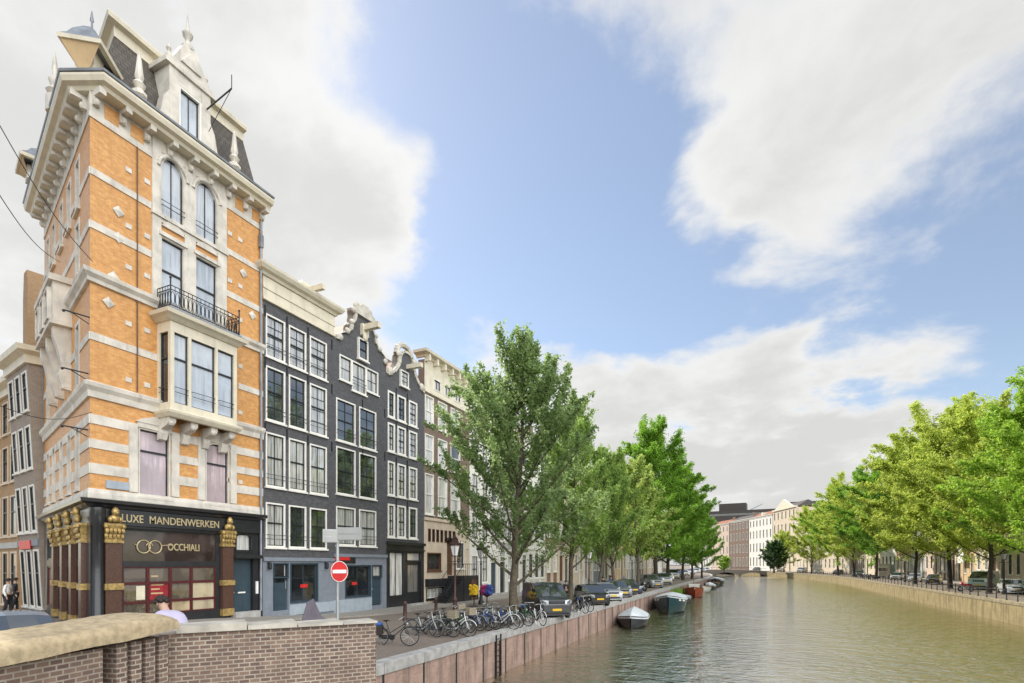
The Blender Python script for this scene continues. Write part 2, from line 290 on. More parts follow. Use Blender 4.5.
# ------------------------------------------------------------------ mesh builder
class MB:
    def __init__(s, T=None): s.v, s.f, s.mi, s.k, s.T, s.cut = [], [], [], 0, T, []
    def brk(s): s.cut.append((len(s.v), len(s.f))); return s
    def build_each(s, name, mats, parent=None, smooth=0, bevel=0):      # one object per piece (pieces end at brk())
        v0 = f0 = 0
        for v1, f1 in s.cut + [(len(s.v), len(s.f))]:
            if f1 > f0:
                q = MB(); q.v = s.v[v0:v1]; q.f = [tuple(i - v0 for i in f) for f in s.f[f0:f1]]; q.mi = s.mi[f0:f1]
                q.build(name, mats, parent, smooth, bevel)
            v0, f0 = v1, f1
    def add(s, vs, fs):
        o = len(s.v)
        for p in vs:
            p = Vector(p)
            s.v.append(tuple(s.T @ p) if s.T is not None else tuple(p))
        for f in fs: s.f.append(tuple(i + o for i in f)); s.mi.append(s.k)
        return s
    def box(s, x0, x1, y0, y1, z0, z1):
        return s.add([(x0, y0, z0), (x1, y0, z0), (x1, y1, z0), (x0, y1, z0), (x0, y0, z1), (x1, y0, z1), (x1, y1, z1), (x0, y1, z1)],
                     [(0, 3, 2, 1), (4, 5, 6, 7), (0, 1, 5, 4), (1, 2, 6, 5), (2, 3, 7, 6), (3, 0, 4, 7)])
    def quad(s, *p): return s.add(p, [tuple(range(len(p)))])
    def tube(s, p0, p1, r0, r1=None, n=6):
        r1 = r0 if r1 is None else r1
        p0, p1 = Vector(p0), Vector(p1); d = (p1 - p0)
        if d.length < 1e-6: return s
        d.normalize(); a = d.orthogonal().normalized(); b = d.cross(a)
        vs = []
        for p, r in ((p0, r0), (p1, r1)):
            for i in range(n):
                t = 2 * math.pi * i / n; vs.append(p + a * (r * math.cos(t)) + b * (r * math.sin(t)))
        fs = [(i, (i + 1) % n, n + (i + 1) % n, n + i) for i in range(n)] + [tuple(range(n))[::-1], tuple(range(n, 2 * n))]
        return s.add(vs, fs)
    def path(s, pts, r, n=5):
        for i in range(len(pts) - 1):
            ra = r[i] if isinstance(r, (list, tuple)) else r; rb = r[i + 1] if isinstance(r, (list, tuple)) else r
            s.tube(pts[i], pts[i + 1], ra, rb, n)
        return s
    def lathe(s, prof, c=(0, 0, 0), n=12, axis='z'):
        vs, fs = [], []
        for (r, z) in prof:
            for i in range(n):
                t = 2 * math.pi * i / n; x, y = r * math.cos(t), r * math.sin(t)
                p = (x, y, z) if axis == 'z' else ((x, z, y) if axis == 'y' else (z, x, y))
                vs.append((p[0] + c[0], p[1] + c[1], p[2] + c[2]))
        for j in range(len(prof) - 1):
            for i in range(n): fs.append((j * n + i, j * n + (i + 1) % n, (j + 1) * n + (i + 1) % n, (j + 1) * n + i))
        fs.append(tuple(range(n))[::-1]); fs.append(tuple(range((len(prof) - 1) * n, len(prof) * n)))
        return s.add(vs, fs)
    def ball(s, c, rx, ry=None, rz=None, n=10, m=6):
        ry = ry or rx; rz = rz or rx; vs, fs = [], []
        for j in range(m + 1):
            a = math.pi * j / m - math.pi / 2
            for i in range(n):
                t = 2 * math.pi * i / n; vs.append((c[0] + rx * math.cos(a) * math.cos(t), c[1] + ry * math.cos(a) * math.sin(t), c[2] + rz * math.sin(a)))
        for j in range(m):
            for i in range(n): fs.append((j * n + i, j * n + (i + 1) % n, (j + 1) * n + (i + 1) % n, (j + 1) * n + i))
        return s.add(vs, fs)
    def torus(s, c, Rr, r, axis='y', n=20, m=6, a0=0, a1=2 * math.pi):
        pts = []
        for i in range(n + 1):
            t = a0 + (a1 - a0) * i / n
            x, z = Rr * math.cos(t), Rr * math.sin(t)
            pts.append((c[0] + x, c[1], c[2] + z) if axis == 'y' else ((c[0] + x, c[1] + z, c[2]) if axis == 'z' else (c[0], c[1] + x, c[2] + z)))
        return s.path(pts, r, m)
    def prism(s, poly, y0, y1):            # polygon in x,z extruded along y
        n = len(poly)
        vs = [(x, y0, z) for x, z in poly] + [(x, y1, z) for x, z in poly]
        fs = [tuple(range(n)), tuple(range(n, 2 * n))[::-1]] + [(i, n + i, n + (i + 1) % n, (i + 1) % n) for i in range(n)]
        return s.add(vs, fs)
    def prismz(s, poly, z0, z1):
        n = len(poly)
        vs = [(x, y, z0) for x, y in poly] + [(x, y, z1) for x, y in poly]
        fs = [tuple(range(n))[::-1], tuple(range(n, 2 * n))] + [(i, (i + 1) % n, n + (i + 1) % n, n + i) for i in range(n)]
        return s.add(vs, fs)
    def sweep(s, path, prof, closed=False):   # profile (outward, z) along a plan polyline; outward = right-hand side of travel
        n = len(path); rings = []
        for i, p in enumerate(path):
            p = Vector(p)
            def nrm(a, b):
                d = (Vector(b) - Vector(a)).normalized(); return Vector((d.y, -d.x))
            if i == 0: o = nrm(path[0], path[1])
            elif i == n - 1: o = nrm(path[-2], path[-1])
            else:
                a, b = nrm(path[i - 1], p), nrm(p, path[i + 1]); o = (a + b); o = o / max(.2, o.dot(a))
            rings.append([(p.x + o.x * q, p.y + o.y * q, z) for q, z in prof])
        m = len(prof); vs = [v for r in rings for v in r]
        fs = [(i * m + j, (i + 1) * m + j, (i + 1) * m + (j + 1) % m, i * m + (j + 1) % m) for i in range(n - 1) for j in range(m)]
        fs += [tuple(range(m)), tuple(range((n - 1) * m, n * m))[::-1]]
        return s.add(vs, fs)
    def build(s, name, mats, parent=None, smooth=0, bevel=0):
        me = bpy.data.meshes.new(name); me.from_pydata(s.v, [], s.f)
        mats = mats if isinstance(mats, (list, tuple)) else [mats]
        for m in mats: me.materials.append(m)
        if len(mats) > 1: me.polygons.foreach_set('material_index', s.mi)
        b = bmesh.new(); b.from_mesh(me); bmesh.ops.recalc_face_normals(b, faces=b.faces); b.to_mesh(me); b.free()
        if smooth:
            me.shade_smooth(); me.set_sharp_from_angle(angle=R(smooth))
        o = bpy.data.objects.new(name, me); COL.objects.link(o)
        if parent is not None: o.parent = parent
        if bevel:
            bv = o.modifiers.new('bevel', 'BEVEL'); bv.width = bevel; bv.segments = 2; bv.limit_method = 'ANGLE'
        return o
def tag(o, label, cat=None, group=None, kind=None):
    if label: o['label'] = label
    if cat: o['category'] = cat
    if group: o['group'] = group
    if kind: o['kind'] = kind
    return o
def thing(name, label, cat, loc=(0, 0, 0), rz=0, group=None):
    o = bpy.data.objects.new(name, None); COL.objects.link(o); o.location = loc; o.rotation_euler = (0, 0, rz)
    o.empty_display_size = .2
    return tag(o, label, cat, group)
def structure(o): o['kind'] = 'structure'; return o
def dup(root, loc, rz=None, label=None, group=None, scale=None, mats=None):
    def cp(o, par):
        c = o.copy(); COL.objects.link(c)
        if par is not None: c.parent = par
        for ch in o.children: cp(ch, c)
        return c
    r = cp(root, None); r.location = loc
    if rz is not None: r.rotation_euler = (0, 0, rz)
    if scale: r.scale = (scale,) * 3 if isinstance(scale, (int, float)) else scale
    if label: r['label'] = label
    if group: r['group'] = group
    if mats: recolor(r, mats)
    return r
def recolor(r, mats):                       # per-object material on parts, by part name
    def walk(o):
        nm = o.name.split('.')[0]
        if nm in mats and o.type == 'MESH':
            for sl_ in o.material_slots[:1]: sl_.link = 'OBJECT'; sl_.material = mats[nm]
        for ch in o.children: walk(ch)
    walk(r)
def text_mesh(name, body, size, mat, parent, T, ext=.015, width=None):
    cu = bpy.data.curves.new(name, 'FONT'); cu.body = body; cu.size = size; cu.extrude = ext; cu.align_x = 'CENTER'; cu.align_y = 'CENTER'; cu.offset = .004
    cu.resolution_u = 4
    ob = bpy.data.objects.new(name, cu); COL.objects.link(ob)
    dg = bpy.context.evaluated_depsgraph_get(); me = bpy.data.meshes.new_from_object(ob.evaluated_get(dg))
    bpy.data.objects.remove(ob); bpy.data.curves.remove(cu)
    if width:
        xs = [v.co.x for v in me.vertices]; k = width / (max(xs) - min(xs))
        me.transform(Matrix.Diagonal((k, 1, 1, 1)))
    me.transform(T @ Matrix.Rotation(R(90), 4, 'X')); me.materials.clear(); me.materials.append(mat)
    o = bpy.data.objects.new(name, me); COL.objects.link(o); o.parent = parent
    return o

# ------------------------------------------------------------------ facade kit (local frame: x along the front, -y outwards, z up)
def holes_wall(mb, x0, x1, z0, z1, holes, y=0., rev=.2):
    xs = sorted({x0, x1, *[h[0] for h in holes], *[h[1] for h in holes]}); zs = sorted({z0, z1, *[h[2] for h in holes], *[h[3] for h in holes]})
    for i in range(len(xs) - 1):
        for j in range(len(zs) - 1):
            cx, cz = (xs[i] + xs[i + 1]) / 2, (zs[j] + zs[j + 1]) / 2
            if any(h[0] < cx < h[1] and h[2] < cz < h[3] for h in holes): continue
            mb.quad((xs[i], y, zs[j]), (xs[i + 1], y, zs[j]), (xs[i + 1], y, zs[j + 1]), (xs[i], y, zs[j + 1]))
    for a, b, c, d in holes:
        for p, q in (((a, c), (b, c)), ((b, c), (b, d)), ((b, d), (a, d)), ((a, d), (a, c))):
            mb.quad((p[0], y, p[1]), (q[0], y, q[1]), (q[0], y + rev, q[1]), (p[0], y + rev, p[1]))
def ring(mb, a, b, c, d, t, y0, y1, bot=None):
    bt = t if bot is None else bot
    mb.box(a, a + t, y0, y1, c, d); mb.box(b - t, b, y0, y1, c, d)
    mb.box(a + t, b - t, y0, y1, d - t, d); mb.box(a + t, b - t, y0, y1, c, c + bt)
def window(par, a, b, c, d, T=None, casing=None, sash=None, glass=None, ct=.10, split=.5, cols=1, rows=0, sill=True, proud=.03, depth=.12, guard=False, arch=0, name='window'):
    if ct == .10: ct = .08
    casing = casing or m_white; sash = sash or m_sash; glass = glass or m_glass
    mb = MB(T); mb.k = 0
    if ct: ring(mb, a, b, c, d, ct, -proud, depth)
    i0, i1, j0, j1 = a + ct, b - ct, c + ct, d - ct
    mb.k = 1; st = .045; y0, y1 = depth - .075, depth - .01
    ring(mb, i0, i1, j0, j1, st, y0, y1)
    zs = j0 + (j1 - j0) * split if split else None
    if zs: mb.box(i0 + st, i1 - st, y0 - .012, y1, zs - .035, zs + .035)
    for k in range(1, cols):
        x = i0 + (i1 - i0) * k / cols; mb.box(x - .015, x + .015, y0 + .01, y1, j0 + st, j1 - st)
    for k in range(1, rows):
        z = j0 + (j1 - j0) * k / rows
        if zs and abs(z - zs) < .06: continue
        mb.box(i0 + st, i1 - st, y0 + .013, y1, z - .013, z + .013)
    if arch:                                # spandrels that round the head of the opening
        n = 8; cxm, hw = (i0 + i1) / 2, (i1 - i0) / 2; zb = j1 - arch
        for sgn in (-1, 1):
            poly = [(cxm + sgn * hw, j1 + .02), (cxm + sgn * hw, zb)] + [(cxm + sgn * hw * math.cos(t), zb + arch * math.sin(t)) for t in [math.pi / 2 * q / n for q in range(1, n + 1)]] + [(cxm, j1 + .02)]
            mb.k = 0; mb.prism(poly, -proud + .008, y1 + .003)
    if guard:
        mb.k = 1
        for z in (c + .42, c + .62): mb.tube((a + .02, -.06, z), (b - .02, -.06, z), .014, n=5)
        mb.tube((a + .04, -.06, z), (a + .04, .05, z), .012, n=4); mb.tube((b - .04, -.06, z), (b - .04, .05, z), .012, n=4)
    wob = mb.build(name, [casing, sash], par)
    MB(T).box(i0 + .01, i1 - .01, depth - .03, depth + .02, j0 + .01, j1 - .01).build('pane', glass, wob)
    if sill: MB(T).box(a - .06, b + .06, -proud - .07, depth - .02, c - .09, c - .003).build('sill', casing, wob)
    return wob
def bars(lo, hi, spans):                    # the pieces of [lo,hi] outside the spans
    out, x = [], lo
    for a, b in sorted(spans):
        if a > x: out.append((x, a))
        x = max(x, b)
    if x < hi: out.append((x, hi))
    return [(a, b) for a, b in out if b - a > .03]

# ------------------------------------------------------------------ setting: water, streets, quay walls, bridge deck
def strip(name, xs, ys, zf, mat, bendit=True):
    mb = MB(); n = len(xs)
    vs = [((bend(y) if bendit else 0) + x, y, zf(x, y)) for y in ys for x in xs]
    fs = [(j * n + i, j * n + i + 1, (j + 1) * n + i + 1, (j + 1) * n + i) for j in range(len(ys) - 1) for i in range(n - 1)]
    mb.add(vs, fs); return structure(mb.build(name, mat, smooth=60))
YS = [i * 2. for i in range(-12, 30)] + [60 + 8 * i for i in range(0, 35)]
def water_mat():
    m, nt, b = mk('canal_water')
    tc = node(nt, 'ShaderNodeTexCoord').outputs['Object']
    b.inputs['Base Color'].default_value = (.135, .108, .022, 1); b.inputs['Roughness'].default_value = .03; b.inputs['IOR'].default_value = 2.7
    n0 = noise(nt, tc, .15, 3)
    c = mixc(nt, ramp(nt, n0, .35, .65), (.045, .040, .006), (.085, .072, .010)); nt.links.new(c, b.inputs['Base Color'])
    def layer(sx, sy, sc, det, rot):
        mp = node(nt, 'ShaderNodeMapping'); mp.inputs['Scale'].default_value = (sx, sy, 1); mp.inputs['Rotation'].default_value = (0, 0, R(rot)); nt.links.new(tc, mp.inputs[0])
        return noise(nt, mp.outputs[0], sc, det, .55)
    a = layer(1, 1.7, 1.05, 3, 24); c2 = layer(1, 1.35, 3.1, 3, -12); d = layer(1, 1.5, .32, 2, 40)
    def mul(x, k, y=None):
        n = node(nt, 'ShaderNodeMath', operation='MULTIPLY_ADD'); nt.links.new(x, n.inputs[0]); n.inputs[1].default_value = k
        if y is not None: nt.links.new(y, n.inputs[2])
        else: n.inputs[2].default_value = 0
        return n.outputs[0]
    h = mul(a, 1.0, mul(c2, .55, mul(d, .8)))
    bumpit(nt, b, h, 1.0, .165)
    gb = node(nt, 'ShaderNodeBsdfGlossy'); gb.inputs['Color'].default_value = (.96, .94, .86, 1); gb.inputs['Roughness'].default_value = .03
    nt.links.new(b.inputs['Normal'].links[0].from_socket, gb.inputs['Normal'])
    ms = node(nt, 'ShaderNodeMixShader'); ms.inputs[0].default_value = .66
    nt.links.new(b.outputs[0], ms.inputs[1]); nt.links.new(gb.outputs[0], ms.inputs[2]); nt.links.new(ms.outputs[0], nt.nodes['Material Output'].inputs[0])
    return m
wa = MB(); wa.add([(-70, -60, WZ), (40, -60, WZ), (40, 345, WZ), (-190, 345, WZ)], [(0, 1, 2, 3)])
structure(wa.build('canal_water', water_mat()))
gr = MB(); gr.add([(-3000, -1500, -3.2), (3000, -1500, -3.2), (3000, 4000, -3.2), (-3000, 4000, -3.2)], [(0, 1, 2, 3)])
structure(gr.build('ground', m_deck))
strip('left_quay_street', [-400, -120, -60, -32, -22.2, -20, -18, -16.5, -15, -14, -13, -12, -11.2, QL - .45], YS, gz, m_paving)
strip('right_quay_street', [QR + .45, 22, 26, 32, 45, 120, 400], YS, lambda x, y: 0, m_paving)
far = MB(); far.add([(-500, 330, .004), (400, 330, .004), (400, 900, .004), (-500, 900, .004)], [(0, 1, 2, 3)]); structure(far.build('far_ground', m_paving))
def pavement(name, xa, xb, y0, y1, sgn):
    ys = [y for y in YS if y0 <= y <= y1]
    mb = MB(); vs = []
    for y in ys:
        for x, dz in ((xa, -.05), (xa, .09), (xb, .09)): vs.append((bend(y) + x, y, gz(x if sgn < 0 else 30, y) + dz))
    fs = [(3 * j + i, 3 * j + i + 1, 3 * j + i + 4, 3 * j + i + 3) for j in range(len(ys) - 1) for i in range(2)]
    mb.add(vs, fs); return structure(mb.build(name, m_pave2))
pavement('left_pavement', -19.9, -22.6, 10, 320, -1); pavement('right_pavement', 28.4, 31.2, -20, 320, 1)

def quay_mat(name, c1, c2, alg):
    m, nt, b = mk(name)
    tc = node(nt, 'ShaderNodeTexCoord').outputs['Object']
    uv, _ = wallcoords(nt)
    t = node(nt, 'ShaderNodeTexBrick'); nt.links.new(uv, t.inputs[0]); t.inputs['Scale'].default_value = 1
    t.inputs['Brick Width'].default_value = .22; t.inputs['Row Height'].default_value = .07; t.inputs['Mortar Size'].default_value = .008
    t.inputs['Color1'].default_value = rgba(c1); t.inputs['Color2'].default_value = rgba(c2); t.inputs['Mortar'].default_value = rgba(tuple(x * 1.1 for x in c2))
    mp = node(nt, 'ShaderNodeMapping'); mp.inputs['Scale'].default_value = (1.6, 1.6, .22); nt.links.new(tc, mp.inputs[0])
    n = noise(nt, mp.outputs[0], 1.3, 6, .65); n2 = noise(nt, tc, 1.1, 5)
    c = mixc(nt, ramp(nt, n, .40, .70, 0, .85), t.outputs[0], tuple(x * .38 for x in c2))
    c = mixc(nt, ramp(nt, n2, .45, .75, 0, .5), c, tuple(min(1, x * 1.35) for x in c1))
    sx = node(nt, 'ShaderNodeSeparateXYZ'); nt.links.new(tc, sx.inputs[0])
    zz = node(nt, 'ShaderNodeMath', operation='MULTIPLY_ADD'); nt.links.new(n2, zz.inputs[0]); zz.inputs[1].default_value = -.5; nt.links.new(sx.outputs[2], zz.inputs[2])
    c = mixc(nt, ramp(nt, zz.outputs[0], WZ + .30, WZ - .10), c, alg)
    nt.links.new(c, b.inputs['Base Color']); b.inputs['Roughness'].default_value = .85
    bumpit(nt, b, t.outputs[1], -.3, .006)
    return m
m_ql = quay_mat('left_quay_brick', (.41, .29, .235), (.33, .225, .18), (.085, .085, .03))
m_qr = quay_mat('right_quay_brick', (.33, .26, .13), (.26, .205, .10), (.34, .31, .06))
def quay_wall(name, label, X, y0, y1, m_w, side, step, cop_h, joint=True):
    root = thing(name, label, 'quay wall', (bend(y0) + X, y0, WZ)); T = Matrix.Translation((-(bend(y0) + X), -y0, -WZ))
    ys = list(np.arange(y0, y1, step)) + [y1]
    wmb, cmb = MB(), MB()
    s = 1 if side == 'left' else -1          # wall face looks towards s*X
    wmb = MB(T); cmb = MB(T)
    for a, b in zip(ys[:-1], ys[1:]):
        xa, xb = bend(a) + X, bend(b) + X
        wmb.k = 0
        wmb.add([(xa, a, WZ - 1.2), (xb, b, WZ - 1.2), (xb, b, -cop_h), (xa, a, -cop_h), (xa - s * .4, a, -cop_h), (xb - s * .4, b, -cop_h)], [(0, 1, 2, 3), (3, 2, 5, 4)])
        if joint:
            wmb.k = 1; wmb.box(xa - .06 if s > 0 else xa - .012, xa + .012 if s > 0 else xa + .06, a - .045, a + .045, WZ - .6, -cop_h - .002)
        cw = .48
        x0, x1 = (xa - cw, xa + .05) if s > 0 else (xa - .05, xa + cw)
        dx = xb - xa; g = .012; zt = .05 + random.uniform(-.006, .006)
        vs = []
        for z in (-cop_h, zt):
            vs += [(x0, a + g, z), (x1, a + g, z), (x1 + dx, b - g, z), (x0 + dx, b - g, z)]
        cmb.add(vs, [(0, 3, 2, 1), (4, 5, 6, 7), (0, 1, 5, 4), (1, 2, 6, 5), (2, 3, 7, 6), (3, 0, 4, 7)])
    wmb.build('brick_face', [m_w, m_iron], root)
    cmb.build('coping', m_kerb if side == 'left' else m_sandcope, root, bevel=.015)
    return root
ql = quay_wall('quay_wall', 'pinkish brick quay wall with dark vertical joints and pale coping, below the parked bicycles', QL, 4.5, 236, m_ql, 'left', 2.15, .30)
lad = MB(Matrix.Translation((-QL, -4.5, -WZ)))
ly = onX(497, 660, QL)[0]
for q in (-.22, .22): lad.box(QL + .02, QL + .10, ly + q - .03, ly + q + .03, WZ - .3, -.02)
for k in range(7): lad.tube((QL + .07, ly - .22, WZ + .1 + k * .24), (QL + .07, ly + .22, WZ + .1 + k * .24), .018)
lad.build('ladder', m_iron, ql)
quay_wall('quay_wall', 'yellow brown sunlit quay wall under the trees, topped by a black railing', QR, -30, 262, m_qr, 'right', 3.2, .22, False)

# railing along the right quay
rl = thing('quay_railing', 'long black railing of short posts on top of the yellow brown quay wall', 'railing', (QR + .25, 34, .05)); T = Matrix.Translation((-(QR + .25), -34, -.05))
pm = None; yy = [34 + 2.1 * k for k in range(76)]
rail = MB(T)
for y in yy:
    p = MB(); p.lathe([(.07, 0), (.07, .06), (.042, .1), (.036, .84), (.055, .87), (.055, .92), (.02, .97)], n=7)
    if pm is None: pm = p.build('post', m_iron, rl); o = pm
    else: o = pm.copy(); COL.objects.link(o); o.parent = rl
    o.location = (bend(y) , y - 34, 0)
for a, b in zip(yy[:-1], yy[1:]):
    for z in (.42, .82): rail.tube((bend(a) + QR + .25, a, .05 + z), (bend(b) + QR + .25, b, .05 + z), .02, n=5)
rail.build('rail', m_iron, rl)

# bridge the viewer stands on
bd = MB(); bd.box(-9.5, 30, -9, -.35, .55, 1.35); structure(bd.build('bridge_deck', m_deck))
ab = MB(); ab.prismz([(-22, -14), (-9.5, -14), (-9.5, -.3), (-6.4, .5), (-6.25, 3.6), (-4.95, 5.9), (-5.2, 6.15), (-10.25, 9.2), (-10.6, 13)] [:8] + [(-10.7, 9.5), (-13.5, 10)], WZ - 1, .66)
structure(ab.build('bridge_abutment', m_deck))
# sandstone-capped pier parapet and brick wing wall beside the viewer
def cam_pt(px, py, below):                    # a point 'below' metres under eye height seen at this pixel
    return Vector(onZ(px, py, EYE - below))
A = cam_pt(176, 628, .72); B = cam_pt(377, 618, .72)
dv = (B - A).normalized(); ang = math.atan2(dv.y, dv.x); Lw = (B - A).length
T = None
pw = thing('parapet_wall', 'brick parapet wall with stepped pale coping stones beside the quay', 'wall', (A.x, A.y, .6), ang)
zt = EYE - .72 - .6
w1 = MB(); w1.box(-.16, Lw - .012, 0, .36, -1.6, zt - .062); w1.build('brick_wall', m_parapet, pw)
segs = [0, .72, 1.28, 1.83, Lw]
for i, (a, b) in enumerate(zip(segs[:-1], segs[1:])):
    c = MB(); dz = (.03, .004, -.016, -.034)[i]; n = 8
    for k in range(n):                        # slightly worn stone top
        x0, x1 = a + .006 + (b - a - .012) * k / n, a + .006 + (b - a - .012) * (k + 1) / n
        h0, h1 = zt + dz - .018 + .018 * (k / n), zt + dz - .018 + .018 * ((k + 1) / n)
        c.add([(x0, -.045, zt - .06), (x1, -.045, zt - .06), (x1, .42, zt - .06), (x0, .42, zt - .06), (x0, -.045, h0), (x1, -.045, h1), (x1, .42, h1), (x0, .42, h0)],
              [(0, 3, 2, 1), (4, 5, 6, 7), (0, 1, 5, 4), (2, 3, 7, 6)] + ([(3, 0, 4, 7)] if k == 0 else []) + ([(1, 2, 6, 5)] if k == n - 1 else []))
    c.build('coping_stone', m_coping, pw)
# balustrade with the thick worn cap
P0 = cam_pt(-60, 690, .90); P1 = cam_pt(174, 632, .745)
dv = (P1 - P0).normalized(); ang = math.atan2(dv.y, dv.x); Lb = (P1 - P0).length
bl = thing('stone_balustrade', 'balustrade with a thick rounded worn sandstone cap at the near left corner', 'balustrade', (P0.x, P0.y, .6), ang)
zc = EYE - .84 - .6
rng = random.Random(3)
cap = MB(); nx, ny = 44, 18; L0 = -1.2
vs = []
for i in range(nx + 1):
    x = L0 + (Lb - L0) * i / nx
    e = min(1, (Lb - x) / .22 + .35); dz = (x / Lb) * .11
    for j in range(ny):
        t = math.pi * j / (ny - 1); cs, sn = math.cos(t), math.sin(t)
        y = .34 - .41 * math.copysign(abs(cs) ** .45, cs); z = zc + dz + .02 + (.16 * sn ** .38 if 0 < j < ny - 1 else 0) * (.5 + .5 * e) + .03 * sn
        wob = .005 * math.sin(x * 3.1 + j) + .004 * math.sin(x * 7.3 + 2 * j) + rng.uniform(-.003, .003)
        gouge = -.05 * math.exp(-((x - 1.0) / .35) ** 2) * math.exp(-((j - 7) / 1.6) ** 2)
        vs.append((x, y + wob * .5, z + wob + gouge))
fs = [(i * ny + j, (i + 1) * ny + j, (i + 1) * ny + j + 1, i * ny + j + 1) for i in range(nx) for j in range(ny - 1)]
fs += [(i * ny, i * ny + ny - 1, (i + 1) * ny + ny - 1, (i + 1) * ny) for i in range(nx)] + [tuple(range(ny)), tuple(range(nx * ny, (nx + 1) * ny))]
cap.add(vs, fs); cap.build('cap_stone', m_sandcap, bl, smooth=55)
bw = MB(); xo = Lb * .62
bw.box(L0, xo, .05, .62, -1.6, zc + .04); bw.build('brick_wall', m_parapet, bl)
back = MB(); back.box(xo, Lb - .02, .45, .62, -1.6, zc + .03); back.build('shade_backing', m_deck, bl)  # dark sheet standing in for the shade in the openings between piers
for k in range(4):
    x = xo + .16 + k * (Lb - xo - .12) / 4
    q = MB(); q.box(x, x + .12, .06, .40, -1.6, zc + .05); q.build('baluster', m_parapet, bl, bevel=.01)

# ------------------------------------------------------------------ the orange corner building
YC = onX(90, 500)[0]
def corner_building():
    zb = .6
    root = thing('corner_building', 'tall orange brick corner building with white stone bands, black shopfront and slate mansard roof', 'building', (XF, YC, zb), R(90))
    T = Matrix.Translation((0, 0, -zb))
    sl_ = Vector((.311, .9504)); ux, uy = -sl_.x, -sl_.y
    TS = T @ Matrix(((ux, -uy, 0, 0), (uy, ux, 0, 0), (0, 0, 1, 0), (0, 0, 0, 1)))     # side front: x' runs from the far end (-LS) to the corner (0)
    LS = 11.2; W = 7.62
    def U(px, n=0.): return onX(px, 500, XF + n)[0] - YC
    def Z(px, py, n=0.): return onX(px, py, XF + n)[1]
    ztop = 20.4
    # openings of the front
    g1 = (U(138), U(170), Z(138, 496), Z(138, 427)); g2 = (U(205), U(229), Z(206, 503), Z(206, 441))
    a1 = (U(160), U(184.5), Z(160, 214), 19.98); a2 = (U(194.5), U(217.5), a1[2], a1[3])
    r1 = (a1[0], a1[1], Z(160, 303), Z(160, 235)); r2 = (a2[0], a2[1], r1[2], r1[3])
    front = [g1, g2, a1, a2, r1, r2]
    # openings of the side: three columns of tall windows
    side = []
    for x in (-2.35, -4.2, -6.1, -8.2, -9.9):
        for z0, z1 in ((5.95, 8.55), (9.95, 12.6), (14.4, 16.6), (17.0, 19.1)):
            if -9 < x < -3.5 and z0 > 9 and z1 < 16.7: continue
            side.append((x - .46, x + .46, z0, z1))
    mb = MB(T); holes_wall(mb, 0, W, 5.1, ztop, front); 
    mb.T = TS; holes_wall(mb, -LS, 0, 5.1, ztop, side)
    mb.T = T; ex, ey = sl_.x * LS, sl_.y * LS
    mb.quad((W, 0, .2), (W, 0, ztop), (W, 9.5, ztop), (W, 9.5, .2)); mb.quad((ex, ey, .2), (ex, ey, ztop), (W, 9.5, ztop), (W, 9.5, .2))
    wall = mb.build('wall', m_orange, root)
    wd = dict(casing=m_stone, sash=m_sash)
    for q, kw in ((g1, dict(glass=m_glasspink, split=.68)), (g2, dict(glass=m_glasspink, split=.66, arch=.34)), (a1, dict(cols=2, split=0, guard=True, arch=.62, glass=m_skyglass)), (a2, dict(cols=2, split=0, guard=True, arch=.62, glass=m_skyglass)),
                  (r1, dict(split=.52, glass=m_skyglass)), (r2, dict(split=.52, glass=m_skyglass))):
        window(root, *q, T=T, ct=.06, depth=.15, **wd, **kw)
    for q in side: window(root, *q, T=TS, ct=.14, depth=.17, cols=1, split=.6, arch=.3 if q[2] < 9 else 0, **wd)
    # bands of pale stone on both fronts
    bd = MB(T); bs = MB(TS)
    for z0, z1 in ((19.52, 19.66), (17.4, 17.66), (15.42, 15.70), (11.3, 11.58), (8.2, 8.55), (7.3, 7.63), (6.36, 6.74)):
        for a, b in bars(.0, W, [(q[0] - .02, q[1] + .02) for q in front if q[2] < z1 and q[3] > z0] + ([(U(151), U(226))] if z0 > 11.6 else [(U(157), U(238))] if 8.6 < z0 < 12 else [])): bd.box(a, b, -.035, .05, z0, z1).brk()
        for a, b in bars(-LS, 0, [(q[0] - .02, q[1] + .02) for q in side if q[2] < z1 and q[3] > z0]): bs.box(a, b, -.035, .05, z0, z1).brk()
    bd.build_each('stone_band', m_stone, root); bs.build_each('stone_band', m_stone, root)
    path = [(ex, ey), (0, 0), (W, 0)]
    def course(name, prof, mat=m_stone, p=path): return MB(T).sweep(p, prof).build(name, mat, root)
    course('string_course', [(-.05, 13.4), (.10, 13.42), (.12, 13.55), (.24, 13.68), (.26, 13.82), (.10, 13.9), (-.05, 13.95)])
    course('string_course', [(-.05, 9.15), (.08, 9.17), (.10, 9.4), (.20, 9.55), (.22, 9.68), (.08, 9.76), (-.05, 9.8)])
    course('base_course', [(-.05, 5.28), (.09, 5.28), (.09, 5.62), (.05, 5.80), (-.05, 5.82)])
    # stone piers round the paired windows, quoin blocks, diamonds
    sp = MB(T)
    for a, b in ((U(151.5), a1[0] + .02), (a1[1] - .02, a2[0] + .02), (a2[1] - .02, U(226))): sp.box(a, b, -.06, .05, r1[2] - .1, 20.44)
    for a, b in ((a1[0] + .02, a1[1] - .02), (a2[0] + .02, a2[1] - .02)):
        sp.box(a, b, -.05, .05, r1[3] + .55, a1[2] - .002); sp.box(a, b, -.055, .05, a1[3], 20.43); sp.box(a - .1, b + .1, -.12, .05, r1[3] + .003, r1[3] + .16)
        sp.prism([(a + .02, r1[3] + .42), (b - .02, r1[3] + .42), (b - .1, r1[3] + .56), ((a + b) / 2 + .2, r1[3] + .72), ((a + b) / 2 - .2, r1[3] + .72), (a + .1, r1[3] + .56)], -.09, .05)
    sp.box(U(150.5), U(227), -.13, .05, a1[2] - .16, a1[2] - .02)
